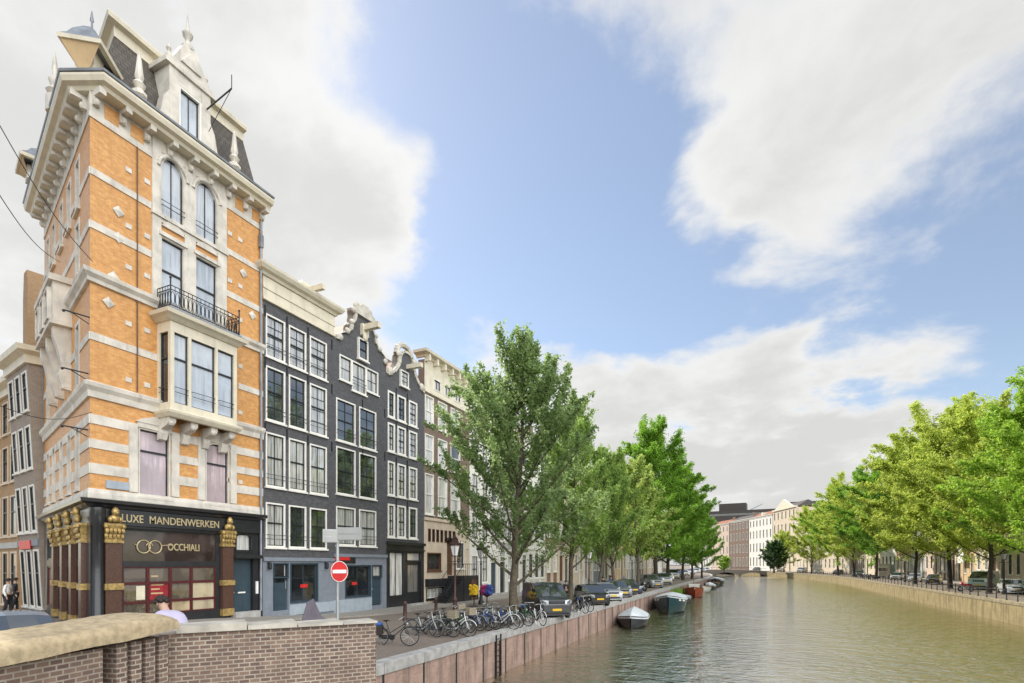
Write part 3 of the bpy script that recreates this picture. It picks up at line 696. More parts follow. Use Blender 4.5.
    sp.build('stone_surround', m_stone, root)
    for a in (a1, a2):                              # archivolts
        q = MB(T); cxm, hw = (a[0] + a[1]) / 2, (a[1] - a[0]) / 2
        q.torus((cxm, -.06, a[3] - .62), hw + .10, .085, 'y', 14, 6, 0, math.pi); q.build('archivolt', m_stone, root, smooth=60)
    ob = MB(T)
    for k, z in enumerate((6.9, 10.2, 12.4, 14.6, 16.2, 18.4)):
        for x in (U(131) - .1, U(150.5) - .14, U(229.5), U(240)):
            if z < 9 and x < U(160): continue
            ob.box(x - .11, x + .11, -.03, .05, z - .09, z + .09).brk()
    for x, z in ((U(118), 16.55), (U(118), 15.55), (U(113), 13.95), (U(252), 15.1), (U(243), 16.9), (U(108), 12.9)):
        ob.add([(x - .22, -.04, z), (x, -.04, z - .22), (x + .22, -.04, z), (x, -.04, z + .22), (x, -.09, z)], [(0, 1, 4), (1, 2, 4), (2, 3, 4), (3, 0, 4)]).brk()
    ob.build_each('ornament_block', m_stone, root)
    # frieze, brackets, cornice
    FRP = [(-.05, 19.5), (.04, 19.5), (.04, 19.62), (.02, 19.7), (.02, 20.45), (-.05, 20.45)]
    fr = MB(T); fr.sweep([(ex, ey), (0, 0), (U(151.5), 0)], FRP).brk(); fr.sweep([(U(226), 0), (W, 0)], FRP); fr.build_each('frieze', m_stone, root)
    pn = MB(T)
    for x0 in [.35 + .93 * k for k in range(8)]:
        if U(150) < x0 + .2 < U(226): continue
        pn.box(x0 + .12, x0 + .62, -.032, .0, 19.78, 20.32).brk()
    pn.build_each('frieze_panel', m_orange, root)
    br = MB(T)
    def bracket(b, x, y0=0.):
        b.prism([(x - .10, 19.96), (x + .10, 19.96), (x + .12, 20.15), (x + .12, 20.5), (x - .12, 20.5), (x - .12, 20.15)], y0 - .16, y0)
        b.box(x - .11, x + .11, y0 - .52, y0 - .16, 20.26, 20.5); b.ball((x, y0 - .17, 20.08), .09, .08, .13, 8, 5); b.brk()
    for k in range(9): bracket(br, .16 + .915 * k)
    br.build_each('cornice_bracket', m_stone, root)
    br = MB(TS)
    for k in range(13): bracket(br, -.5 - .86 * k)
    br.build_each('cornice_bracket', m_stone, root)
    ch = [(ex, ey), (sl_.x * .75, sl_.y * .75), (.55, 0), (W, 0)]
    course('cornice', [(-.1, 20.42), (.52, 20.44), (.58, 20.56), (.74, 20.62), (.80, 20.78), (.80, 20.86), (.70, 20.92), (-.1, 20.98)], m_cream, ch)
    course('gutter', [(.66, 20.90), (.82, 20.91), (.84, 20.985), (.66, 20.985)], m_lead, ch)
    # mansard
    zr = 24.2; ins = 1.05
    rf = MB(T)
    nl = Vector((uy, -ux))                         # outward normal of the side, local xy: (-.95,.31)
    def inset(dist):
        # corner inset by dist from both fronts
        n1, n2 = Vector((0, -1)), Vector((-.9504, .311))
        a = np.array([[n1.x, n1.y], [n2.x, n2.y]]); b = np.array([-dist, -dist]); p = np.linalg.solve(a, b); return Vector((p[0], p[1]))
    c0, c1 = inset(.12), inset(ins)
    f0, f1 = Vector((W - .05, .12)), Vector((W - .3, ins)); s0 = c0 + sl_ * (LS - .3); s1 = c1 + sl_ * (LS - 1)
    rf.quad((c0.x, c0.y, 20.9), (f0.x, f0.y, 20.9), (f1.x, f1.y, zr), (c1.x, c1.y, zr)); rf.quad((s0.x, s0.y, 20.9), (c0.x, c0.y, 20.9), (c1.x, c1.y, zr), (s1.x, s1.y, zr))
    rf.quad((f0.x, f0.y, 20.9), (W - .05, 9, 20.9), (W - .3, 8.4, zr), (f1.x, f1.y, zr)); rf.quad((s0.x, s0.y, 20.9), (W - .05, 9, 20.9), (W - .3, 8.4, zr), (s1.x, s1.y, zr))
    rf.quad((c1.x, c1.y, zr), (f1.x, f1.y, zr), (W - .3, 8.4, zr), (s1.x, s1.y, zr))
    roof = rf.build('roof', m_slate, root)
    rp = [(s1.x, s1.y), (c1.x, c1.y), (f1.x, f1.y)]
    MB(T).sweep(rp, [(-.3, zr - .1), (.06, zr - .1), (.08, zr + .28), (.30, zr + .34), (.34, zr + .5), (.30, zr + .56), (-.3, zr + .58)]).build('roof_cornice', m_cream, roof)
    # stone dormer
    dx0, dx1 = U(167), U(219); dc = (dx0 + dx1) / 2
    d = MB(T)
    wx0, wx1 = U(178.5), U(201); wz0, wz1 = 21.0, 23.35
    d.box(wx0 - .42, wx0, -.05, 1.2, 20.95, 23.9); d.box(wx1, wx1 + .42, -.05, 1.2, 20.95, 23.9); d.box(wx0 - .002, wx1 + .002, -.04, 1.2, wz1, 23.9)
    d.box(wx0 - .62, wx1 + .62, -.14, 1.1, 23.9, 24.08); d.box(wx0 - .52, wx1 + .52, -.08, 1.1, 24.08, 24.25)
    d.prism([(wx0 - .35, 24.25), (wx1 + .35, 24.25), (wx1 + .15, 24.55), ((wx0 + wx1) / 2 + .28, 25.3), ((wx0 + wx1) / 2 - .28, 25.3), (wx0 - .15, 24.55)], -.06, .4)
    for sg, xb in ((-1, wx0 - .42), (1, wx1 + .42)):   # scrolled shoulders
        d.prism([(xb, 20.95), (xb + sg * .75, 20.95), (xb + sg * .72, 21.3), (xb + sg * .35, 21.7), (xb + sg * .22, 22.4), (xb, 22.8)], -.03, .35)
        d.lathe([(.14, 24.25), (.14, 24.45), (.05, 24.55), (.11, 24.7), (.02, 24.95)], (xb - sg * .1, .15, 0), 8)
    dorm = d.build('dormer', m_stone, root)
    ccx = (wx0 + wx1) / 2
    MB(T).lathe([(.24, 25.3), (.26, 25.42), (.12, 25.55), (.09, 25.75), (.2, 25.9), (.22, 26.0), (.08, 26.12), (.06, 26.35), (.015, 26.95)], (ccx, .15, 0), 9).build('finial', m_stone, dorm, smooth=50)
    MB(T).prism([(ccx - .45, 24.4), (ccx + .45, 24.4), (ccx, 25.05)], -.13, -.055).build('pediment', m_stone, dorm)
    window(dorm, wx0, wx1, wz0, wz1, T=T, ct=.08, cols=2, split=0, guard=True, casing=m_white, glass=m_skyglass, depth=.16, sill=False)
    hk = MB(T); hk.tube((wx1 + .2, -.1, 23.2), (wx1 + .55, -1.25, 24.0), .035); hk.tube((wx1 + .55, -1.25, 24.0), (wx1 + .55, -1.25, 24.6), .02); hk.tube((wx1 + .55, -1.25, 24.0), (wx1 + .3, -.1, 22.3), .014)
    hk.build('hoist_hook', m_iron, dorm)
    # obelisks on the cornice
    for x in (U(142, .3), U(237, .3)):
        MB(T).lathe([(.26, 20.9), (.26, 21.1), (.17, 21.2), (.17, 21.45), (.27, 21.5), (.27, 21.62), (.13, 21.75), (.24, 21.95), (.12, 22.1), (.17, 22.25), (.13, 22.5), (.06, 23.2), (.0, 23.25)], (x, -.12, 0), 8).build('obelisk', m_stone, root, smooth=40)
    # lead roofed dormers on the side slope
    def lead_dormer(u, w, z0, z1, big, TS, rh=1.3, e=.55, fin=1.):
        dd = MB(TS); dd.box(u - w / 2, u + w / 2, .0, 1.3, z0, z1); ob_ = dd.build('dormer', m_cream, root)
        rr = MB(TS)
        lv = [(e, z1 + .02), (e + .02, z1 + .1 * rh), (e * .55, z1 + .32 * rh), (e * .2, z1 + .6 * rh), (-w * .28, z1 + .95 * rh), (-w / 2 + .06, z1 + rh)]
        vs = []
        for k, (q, z) in enumerate(lv): vs += [(u - w / 2 - q, -q + .05, z), (u + w / 2 + q, -q + .05, z), (u + w / 2 + q, 1.1 + q * .8, z), (u - w / 2 - q, 1.1 + q * .8, z)]
        fs = [(4 * k + i, 4 * k + (i + 1) % 4, 4 * k + 4 + (i + 1) % 4, 4 * k + 4 + i) for k in range(len(lv) - 1) for i in range(4)] + [(0, 3, 2, 1), tuple(range(4 * len(lv) - 4, 4 * len(lv)))]
        rr.add(vs, fs); rr.build('lead_roof', m_lead, ob_)
        MB(TS).sweep([(u - w / 2 - e, .05 - e + 1.8), (u - w / 2 - e, .05 - e), (u + w / 2 + e, .05 - e), (u + w / 2 + e, .05 - e + 1.8)], [(-.12, z1 - .08), (.05, z1 - .08), (.07, z1 + .06), (-.12, z1 + .06)]).build('eaves', m_cream, ob_)
        sf = MB(TS); b0 = z1 - (.95 if big else .6)       # boarded coving under the overhang
        sf.add([(u - w / 2 - e, .05 - e, z1 - .06), (u + w / 2 + e, .05 - e, z1 - .06), (u + w * .2, -.01, b0), (u - w * .2, -.01, b0)], [(0, 1, 2, 3)])
        sf.build('coving', m_ochre, ob_)
        if not big: window(ob_, u - w / 2 + .12, u + w / 2 - .12, z0 + .1, z1 - .1, T=TS @ Matrix.Translation((0, -.13, 0)), ct=.08, split=.5, sill=False, glass=m_glassd)
        MB(TS).lathe([(.10, z1 + rh - .05), (.11, z1 + rh + .06), (.04, z1 + rh + .12), (.03, z1 + rh + .35 * fin), (.07, z1 + rh + .42 * fin), (.012, z1 + rh + .8 * fin)], (u, .5, 0), 8).build('finial', m_lead, ob_, smooth=50)
    TD = T @ Matrix(((.59, .81, 0, -.02), (-.81, .59, 0, .32), (0, 0, 1, 0), (0, 0, 0, 1)))
    lead_dormer(0, .62, 20.9, 22.2, True, TD, 1.0, .34)
    lead_dormer(-9.0, .9, 20.9, 21.7, False, TS @ Matrix.Translation((0, -.75, 0)), 1.0, .45)
    MB(TS).lathe([(.3, 20.9), (.3, 21.5), (.2, 21.6), (.3, 21.75), (.14, 21.95), (.22, 22.2), (.08, 22.4), (.1, 22.7), (.01, 23.4)], (-3.0, -.62, 0), 8).build('finial', m_stone, root, smooth=50)
    # stone oriel on the side with carved underside
    o = MB(TS); u0, u1 = -7.6, -3.6; pj = .62
    o.box(u0, u1, -pj, 0, 12.9, 14.5); o.box(u0 - .12, u1 + .12, -pj - .14, 0, 14.5, 14.75); o.box(u0 - .1, u1 + .1, -pj - .1, 0, 12.75, 12.9)
    for x in (u0 + .35, (u0 + u1) / 2, u1 - .35):
        o.prism([(x - .22, 10.3), (x + .22, 10.3), (x + .24, 12.75), (x - .24, 12.75)], -.25, 0)
        pts = [(0, 10.2), (-.3, 10.25), (-.42, 10.8), (-.30, 11.2), (-.45, 11.9), (-.58, 12.3), (-.60, 12.75), (0, 12.75)]
        vs = [(x - .2, y, z) for y, z in pts] + [(x + .2, y, z) for y, z in pts]; n = len(pts)
        o.add(vs, [tuple(range(n)), tuple(range(n, 2 * n))[::-1]] + [(i, (i + 1) % n, n + (i + 1) % n, n + i) for i in range(n)])
    ori = o.build('oriel', m_stone, root)
    for x in (u0 + .7, (u0 + u1) / 2, u1 - .7):
        window(ori, x - .45, x + .45, 13.0, 14.3, T=TS @ Matrix.Translation((0, -pj - .12, 0)), ct=.08, casing=m_stone, sill=False)
    ia = MB(TS)                                    # iron brackets and street wires' anchors on the corner
    for z, x in ((8.0, -.35), (10.1, -.35), (12.1, -.05)):
        ia.tube((x, 0, z), (x, -.75, z + .03), .03); ia.tube((x, -.02, z - .25), (x, -.5, z), .018); ia.ball((x, -.75, z), .05).brk()
    ia.build_each('wall_bracket', m_iron, root)
    # bay window on the front
    n = .85; bx0, bx1 = U(170.5, n), U(237, n); bz0, bz1 = Z(170, 401, n), Z(170, 330, n)
    b = MB(T); pj = -n
    b.box(bx0, bx1, pj, 0, bz0 - .42, bz0); b.sweep([(bx0, 0), (bx0, pj), (bx1, pj), (bx1, 0)], [(-.05, bz0 - .62), (.05, bz0 - .60), (.16, bz0 - .45), (.18, bz0 - .36), (.08, bz0 - .3), (-.05, bz0 - .3)])
    b.box(bx0, bx1, pj, 0, bz1, bz1 + .45); b.sweep([(bx0, 0), (bx0, pj), (bx1, pj), (bx1, 0)], [(-.05, bz1 + .40), (.06, bz1 + .42), (.2, bz1 + .55), (.32, bz1 + .62), (.36, bz1 + .76), (-.05, bz1 + .80)])
    mul_ = [bx0, U(188.5, n), U(215.3, n), bx1]
    for x, wd_ in ((bx0, .16), (mul_[1], .13), (mul_[2], .13), (bx1 - .16, .16)): b.box(x, x + wd_, pj + .002, pj + .16, bz0, bz1)
    for x in (bx0, bx1 - .12): b.box(x, x + .12, -.16, 0, bz0, bz1)
    bay = b.build('bay_window', m_cream, root)
    for a, c in ((bx0 + .14, mul_[1]), (mul_[1] + .13, mul_[2]), (mul_[2] + .13, bx1 - .16)):
        window(bay, a + .003, c - .003, bz0 + .003, bz1 - .003, T=T @ Matrix.Translation((0, pj + .02, 0)), ct=.0, split=.64, sash=m_sash, sill=False, guard=True, glass=m_skyglass, depth=.14)
    TB = T @ Matrix(((0, 1, 0, bx0), (-1, 0, 0, -.16), (0, 0, 1, 0), (0, 0, 0, 1)))       # left cheek of the bay, looking towards -x
    window(bay, 0.003, -pj - .32, bz0 + .003, bz1 - .003, T=TB, ct=0, split=.64, sill=False, guard=True, glass=m_glassd, depth=.13)
    TC = T @ Matrix(((0, -1, 0, bx1), (1, 0, 0, pj + .16), (0, 0, 1, 0), (0, 0, 0, 1)))
    window(bay, .003, -pj - .32, bz0 + .003, bz1 - .003, T=TC, ct=0, split=.64, sill=False, glass=m_glassd, depth=.13)
    cb = MB(T)
    for x in (bx0 + .15, bx0 + (bx1 - bx0) * .36, bx0 + (bx1 - bx0) * .66, bx1 - .15):
        pts = [(0, bz0 - 1.5), (-.16, bz0 - 1.45), (-.26, bz0 - 1.2), (-.24, bz0 - 1.05), (-.55, bz0 - .95), (-.74, bz0 - .8), (-.76, bz0 - .615), (0, bz0 - .615)]
        vs = [(x - .15, y, z) for y, z in pts] + [(x + .15, y, z) for y, z in pts]; nn = len(pts)
        cb.add(vs, [tuple(range(nn)), tuple(range(nn, 2 * nn))[::-1]] + [(i, (i + 1) % nn, nn + (i + 1) % nn, nn + i) for i in range(nn)])
        cb.ball((x, -.66, bz0 - .8), .16, .12, .14, 8, 5); cb.brk()
    cb.build_each('bay_bracket', m_stone, bay)
    # balcony on top of the bay
    bz = bz1 + .81
    bs_ = MB(T); bs_.box(bx0 - .12, bx1 + .12, pj - .16, .0, bz, bz + .13); bal = bs_.build('balcony_floor', m_lead, bay)
    ra = MB(T)
    def run(p, q, nb):
        for z in (bz + .2, bz + .82, bz + .98): ra.tube((*p, z), (*q, z), .02, n=5)
        for k in range(nb + 1):
            x, y = p[0] + (q[0] - p[0]) * k / nb, p[1] + (q[1] - p[1]) * k / nb
            ra.tube((x, y, bz + .1), (x, y, bz + .98), .012, n=4)
            if k < nb:
                x2, y2 = p[0] + (q[0] - p[0]) * (k + .5) / nb, p[1] + (q[1] - p[1]) * (k + .5) / nb
                pts = [(x2 + (q[0] - p[0]) / nb * .38 * math.cos(t), y2 + (q[1] - p[1]) / nb * .38 * math.cos(t), bz + .5 + .27 * math.sin(t)) for t in [math.pi * 2 * i / 10 for i in range(11)]]
                ra.path(pts, .011, 4)
    run((bx0 - .05, -.1), (bx0 - .05, pj - .08), 5); run((bx0 - .05, pj - .08), (bx1 + .05, pj - .08), 17); run((bx1 + .05, pj - .08), (bx1 + .05, -.1), 5)
    for x in (bx0 - .05, bx1 + .05): ra.tube((x, pj - .08, bz + .1), (x, pj - .08, bz + 1.25), .03); ra.ball((x, pj - .08, bz + 1.28), .05)
    ra.build('balcony_railing', m_iron, bay)
    # carved heads over the first floor windows, ornament, street plate
    hd = MB(T)
    for q in (g1, g2):
        hd.box(q[0] - .05, q[1] + .05, -.08, .05, q[3] + .003, q[3] + .2); hd.prism([(q[0] - .12, q[3] + .2), (q[1] + .12, q[3] + .2), (q[1] - .1, q[3] + .36), ((q[0] + q[1]) / 2, q[3] + .55), (q[0] + .1, q[3] + .36)], -.11, .05)
        for x in (q[0] - .2, q[1] + .2): hd.box(x - .16, x + .16, -.07, .05, 5.83, q[3] + .1)
        hd.brk()
    hd.build_each('window_surround', m_stone, root)
    MB(T).box(U(105.5), U(128), -.075, -.002, Z(105, 488), Z(105, 480)).build('street_plate', m_lightblue, root)
    dp = MB(T); x = U(259.5); dp.tube((x, -.1, .7), (x, -.1, 19.9), .055, n=8); dp.box(x - .09, x + .09, -.2, -.02, 18.6, 19.2); dp.build('drainpipe', m_lead, root)
    dp = MB(T); x = U(136.5); dp.tube((x, -.06, 9.8), (x, -.06, 19.5), .022, n=6); dp.build('cable_pipe', m_oldbrown, root)
    # ---- black shopfront
    sf = MB(T); zt = 5.27
    px0, px1 = U(103), U(119.2); qx0, qx1 = U(219.5), U(231.5)
    sgx0, sgx1 = U(120), U(218); sz0, sz1 = Z(121, 561), Z(121, 530)
    wz1_, wz0_ = Z(121, 567), .95
    dx0_, dx1_ = U(233.5), U(253); dz1 = Z(233, 559); tz0, tz1 = Z(233, 552), Z(233, 532)
    holes = [(sgx0 + .1, sgx1 - .1, wz0_, wz1_), (sgx0 + .1, sgx1 - .1, sz0, sz1), (dx0_, dx1_, .62, dz1), (dx0_ + .08, dx1_ - .02, tz0, tz1)]
    holes_wall(sf, 0, W, .3, zt, holes, 0, .3)
    sf.T = TS
    sd_h = [(-2.6, -1.15, .95, 2.9), (-4.7, -3.3, .62, 2.9), (-6.9, -5.4, .95, 2.9), (-10.3, -7.6, .95, 2.9), (-2.6, -1.15, 3.2, 4.3), (-4.7, -3.3, 3.2, 4.3), (-6.9, -5.4, 3.2, 4.3), (-10.3, -7.6, 3.2, 4.3)]
    holes_wall(sf, -LS, 0, .3, zt, sd_h, 0, .3)
    shop = sf.build('shopfront', m_black_wood, root)
    MB(T).sweep(path, [(-.05, 5.10), (.12, 5.12), (.20, 5.22), (.34, 5.28), (.36, 5.40), (.20, 5.44), (-.05, 5.45)]).build('shop_cornice', m_black_wood, shop)
    MB(T).box(px0 - .05, W - .05, -.12, -.002, 4.50, 5.09).build('fascia', m_black_wood, shop)
    MB(T).sweep([(px1 - .1, 0), (qx0 + .1, 0)], [(-.02, sz1 + .02), (.05, sz1 + .03), (.10, sz1 + .09), (-.02, sz1 + .10)]).build('transom_moulding', m_black_wood, shop)
    for wd, p0, p1 in (('LUXE', 119.5, 141), ('MANDENWERKEN', 147.5, 217)): text_mesh('lettering', wd, .43, m_goldletter, shop, T @ Matrix.Translation(((U(p0) + U(p1)) / 2, -.125, 4.76)), .02, U(p1) - U(p0))
    # columns: polished granite pilasters with gilded capitals
    def pilaster(TT, x0, x1, n0=.17):
        p = MB(TT); p.box(x0, x1, -n0, .02, .62, 3.92); ob_ = p.build('pilaster', m_granite, shop)
        g = MB(TT); e = .05
        for a_, b_, c_, d_ in ((e, e, 2.02, 2.26), (e * .5, e * .5, .62, .95)): MB(TT).box(x0 - a_, x1 + a_, -n0 - b_, 0, c_, d_).build('gilded_band', m_gold, ob_)
        g.box(x0 - e, x1 + e, -n0 - e, 0, 3.80, 3.90)
        vs, k = [], [(0, 3.9), (.01, 4.1), (.04, 4.32), (.08, 4.46), (.08, 4.54)]
        for q, z in k: vs += [(x0 - q, -n0 - q, z), (x1 + q, -n0 - q, z), (x1 + q, 0, z), (x0 - q, 0, z)]
        g.add(vs, [(4 * i + j, 4 * i + (j + 1) % 4, 4 * i + 4 + (j + 1) % 4, 4 * i + 4 + j) for i in range(4) for j in range(4)] + [(16, 17, 18, 19)])
        for i in range(5):
            for z in (4.06, 4.26): g.ball((x0 + (x1 - x0) * i / 4, -n0 - .04 - (z - 4.06) * .3, z), .065, .05, .11, 6, 4)
        for x in (x0 - .02, x1 + .02): g.ball((x, -n0 - .08, 4.42), .09, .09, .085, 8, 5)
        g.build('capital', m_gold, ob_)
        s = MB(TT); xm = (x0 + x1) / 2            # gilded lion mask bust above the capital
        s.ball((xm, -n0 - .1, 4.96), .13, .13, .20, 9, 6); s.ball((xm, -n0 - .2, 4.92), .08, .08, .07, 7, 5); s.ball((xm, -n0 - .06, 4.72), .2, .14, .16, 9, 5)
        for sg in (-1, 1): s.ball((xm + sg * .17, -n0 - .08, 4.68), .08, .1, .12, 7, 5)
        s.build('gilded_mask', m_gold, ob_, smooth=70)
    pilaster(T, px0, px1); pilaster(T, qx0 + .05, qx1 - .02)
    for x in (-.9, -2.95, -5.1, -7.3): pilaster(TS, x - .24, x + .24)
    cc = MB(T); cc.lathe([(.24, .6), (.24, .9), (.2, .95), (.19, 4.4), (.25, 4.5), (.25, 5.1)], (.24, -.02, 0), 14); cc.build('corner_column', m_black_wood, shop, smooth=50)
    # sign glass with spectacles emblem and name
    sg = MB(T).box(sgx0 + .1, sgx1 - .1, .06, .10, sz0, sz1).build('sign_panel', m_shopsign, shop)
    zm = (sz0 + sz1) / 2 - .02; em = MB(T)
    e0, e1 = U(144), U(155.5); rr = .26
    for x in (e0, e1): em.torus((x, .02, zm), rr, .026, 'y', 20, 5)
    em.torus(((e0 + e1) / 2, .02, zm + .02), .13, .022, 'y', 8, 5, .2, math.pi - .2); em.tube((e1 + rr, .02, zm + .06), (e1 + rr + .42, .02, zm + .1), .022); em.tube((e0 - rr, .02, zm + .06), (e0 - rr - .1, .02, zm + .09), .022)
    em.build('spectacles_emblem', m_goldletter, sg)
    text_mesh('lettering', 'OCCHIALI', .42, m_goldletter, sg, T @ Matrix.Translation(((U(168) + U(200)) / 2, .03, zm)), .02, U(199.5) - U(168))
    # red framed display windows
    xs = [sgx0 + .1, U(148.5), U(171), U(192), sgx1 - .1]; zsr = [wz0_, 1.02 + .45, Z(121, 584), wz1_]
    rfm = MB(T)
    for x in xs: rfm.box(x - .055, x + .055, .02, .14, wz0_, wz1_)
    for z in zsr: rfm.box(xs[0], xs[-1], .025, .135, z - .05, z + .05)
    rw = rfm.build('display_window', m_redwood, shop)
    for i in range(4):
        for j in range(3):
            mt = m_redposter if (i == 1 and j == 1) else (m_mirror if j == 2 or (i, j) in ((0, 1), (2, 1), (1, 0), (0, 0)) else m_shop)
            po = MB(T).box(xs[i] + .06, xs[i + 1] - .06, .07, .10, zsr[j] + .055, zsr[j + 1] - .055).build('pane', mt, rw)
            if (i, j) == (0, 1): MB(T).box(xs[i] + (xs[i + 1] - xs[i]) * .55, xs[i + 1] - .1, .062, .0695, zsr[j] + .1, zsr[j + 1] - .1).build('cream_card', m_cream, rw)
            if (i, j) == (1, 1):
                for zz, w_ in ((.25, .75), (.42, .55), (.6, .8), (.95, .45)): MB(T).box(xs[i] + .14, xs[i] + .14 + (xs[i + 1] - xs[i] - .28) * w_, .062, .0695, zsr[j] + .05 + zz, zsr[j] + .11 + zz).build('poster_band', m_ochre, rw)
    # entrance on the right
    d = MB(T); d.box(dx0_, dx1_, .16, .22, .62, dz1)
    for a, b in ((.7, 1.55), (1.7, dz1 - .15)): d.box(dx0_ + .14, (dx0_ + dx1_) / 2 - .05, .14, .17, a, b); d.box((dx0_ + dx1_) / 2 + .05, dx1_ - .14, .14, .17, a, b)
    dr = d.build('door', m_doorgreen, root, bevel=.01)
    MB(T).box((dx0_ + dx1_) / 2 - .2, (dx0_ + dx1_) / 2 + .2, .11, .14, 1.6, 1.67).build('letter_slot', m_signwhite, dr); MB(T).ball((dx0_ + .09, .1, 1.65), .04).build('handle', m_gold, dr)
    c = MB(T); c.box(dx0_ - .12, dx1_ + .25, -.34, .1, dz1 + .03, dz1 + .2); c.build('door_canopy', m_black_wood, root)
    window(root, dx0_ + .08, dx1_ - .02, tz0, tz1, T=T, ct=.07, split=0, arch=.2, casing=m_black_wood, glass=m_glassw, sill=False, depth=.16)
    MB(T).box(U(255.5), U(257.5), -.06, 0, 1.55, 2.15).build('bell_panel', m_signwhite, root)
    st = MB(T); st.box(dx0_ - .15, dx1_ + .15, -.35, -.002, .35, .74); st.build('doorstep', m_kerb, root)
    # side shop windows in red
    for q in sd_h:
        lo = q[3] < 3
        f = MB(TS); ring(f, q[0], q[1], q[2], q[3], .08, .03, .14); f.box((q[0] + q[1]) / 2 - .04, (q[0] + q[1]) / 2 + .04, .035, .13, q[2] + .08, q[3] - .08)
        ww = f.build('display_window', m_redwood if lo else m_black_wood, shop); MB(TS).box(q[0] + .07, q[1] - .07, .08, .11, q[2] + .07, q[3] - .07).build('pane', m_shop if lo else m_glass, ww)
    return root
corner_building()

# ------------------------------------------------------------------ black canal houses next to it, measured one by one
def house_root(name, label, Y0, zb, side=-1, cat='house'):
    X = XF
    return thing(name, label, cat, (X, Y0, zb), R(90)), Matrix.Translation((0, 0, -zb))
def shell(mb, W, z0, z1, depth=9.):
    mb.quad((0, 0, z0), (0, depth, z0), (0, depth, z1), (0, 0, z1)); mb.quad((W, 0, z0), (W, depth, z0), (W, depth, z1), (W, 0, z1)); mb.quad((0, depth, z0), (W, depth, z0), (W, depth, z1), (0, depth, z1))
def pitched(root, T, W, z0, z1, depth, mat, off=.5):
    r = MB(T); r.add([(-.02, off, z0), (W + .02, off, z0), (W / 2, off, z1), (-.02, depth, z0), (W + .02, depth, z0), (W / 2, depth, z1)], [(0, 1, 2), (3, 5, 4), (0, 2, 5, 3), (1, 4, 5, 2)])
    return r.build('roof', mat, root)
def anchors(root, T, pts):
    a = MB(T)
    for x, z in pts: a.box(x - .03, x + .03, -.045, 0, z - .28, z + .28).brk()
    a.build_each('wall_anchor', m_iron, root)
def uz(Y0): return (lambda px: onX(px, 500)[0] - Y0), (lambda px, py: onX(px, py)[1])

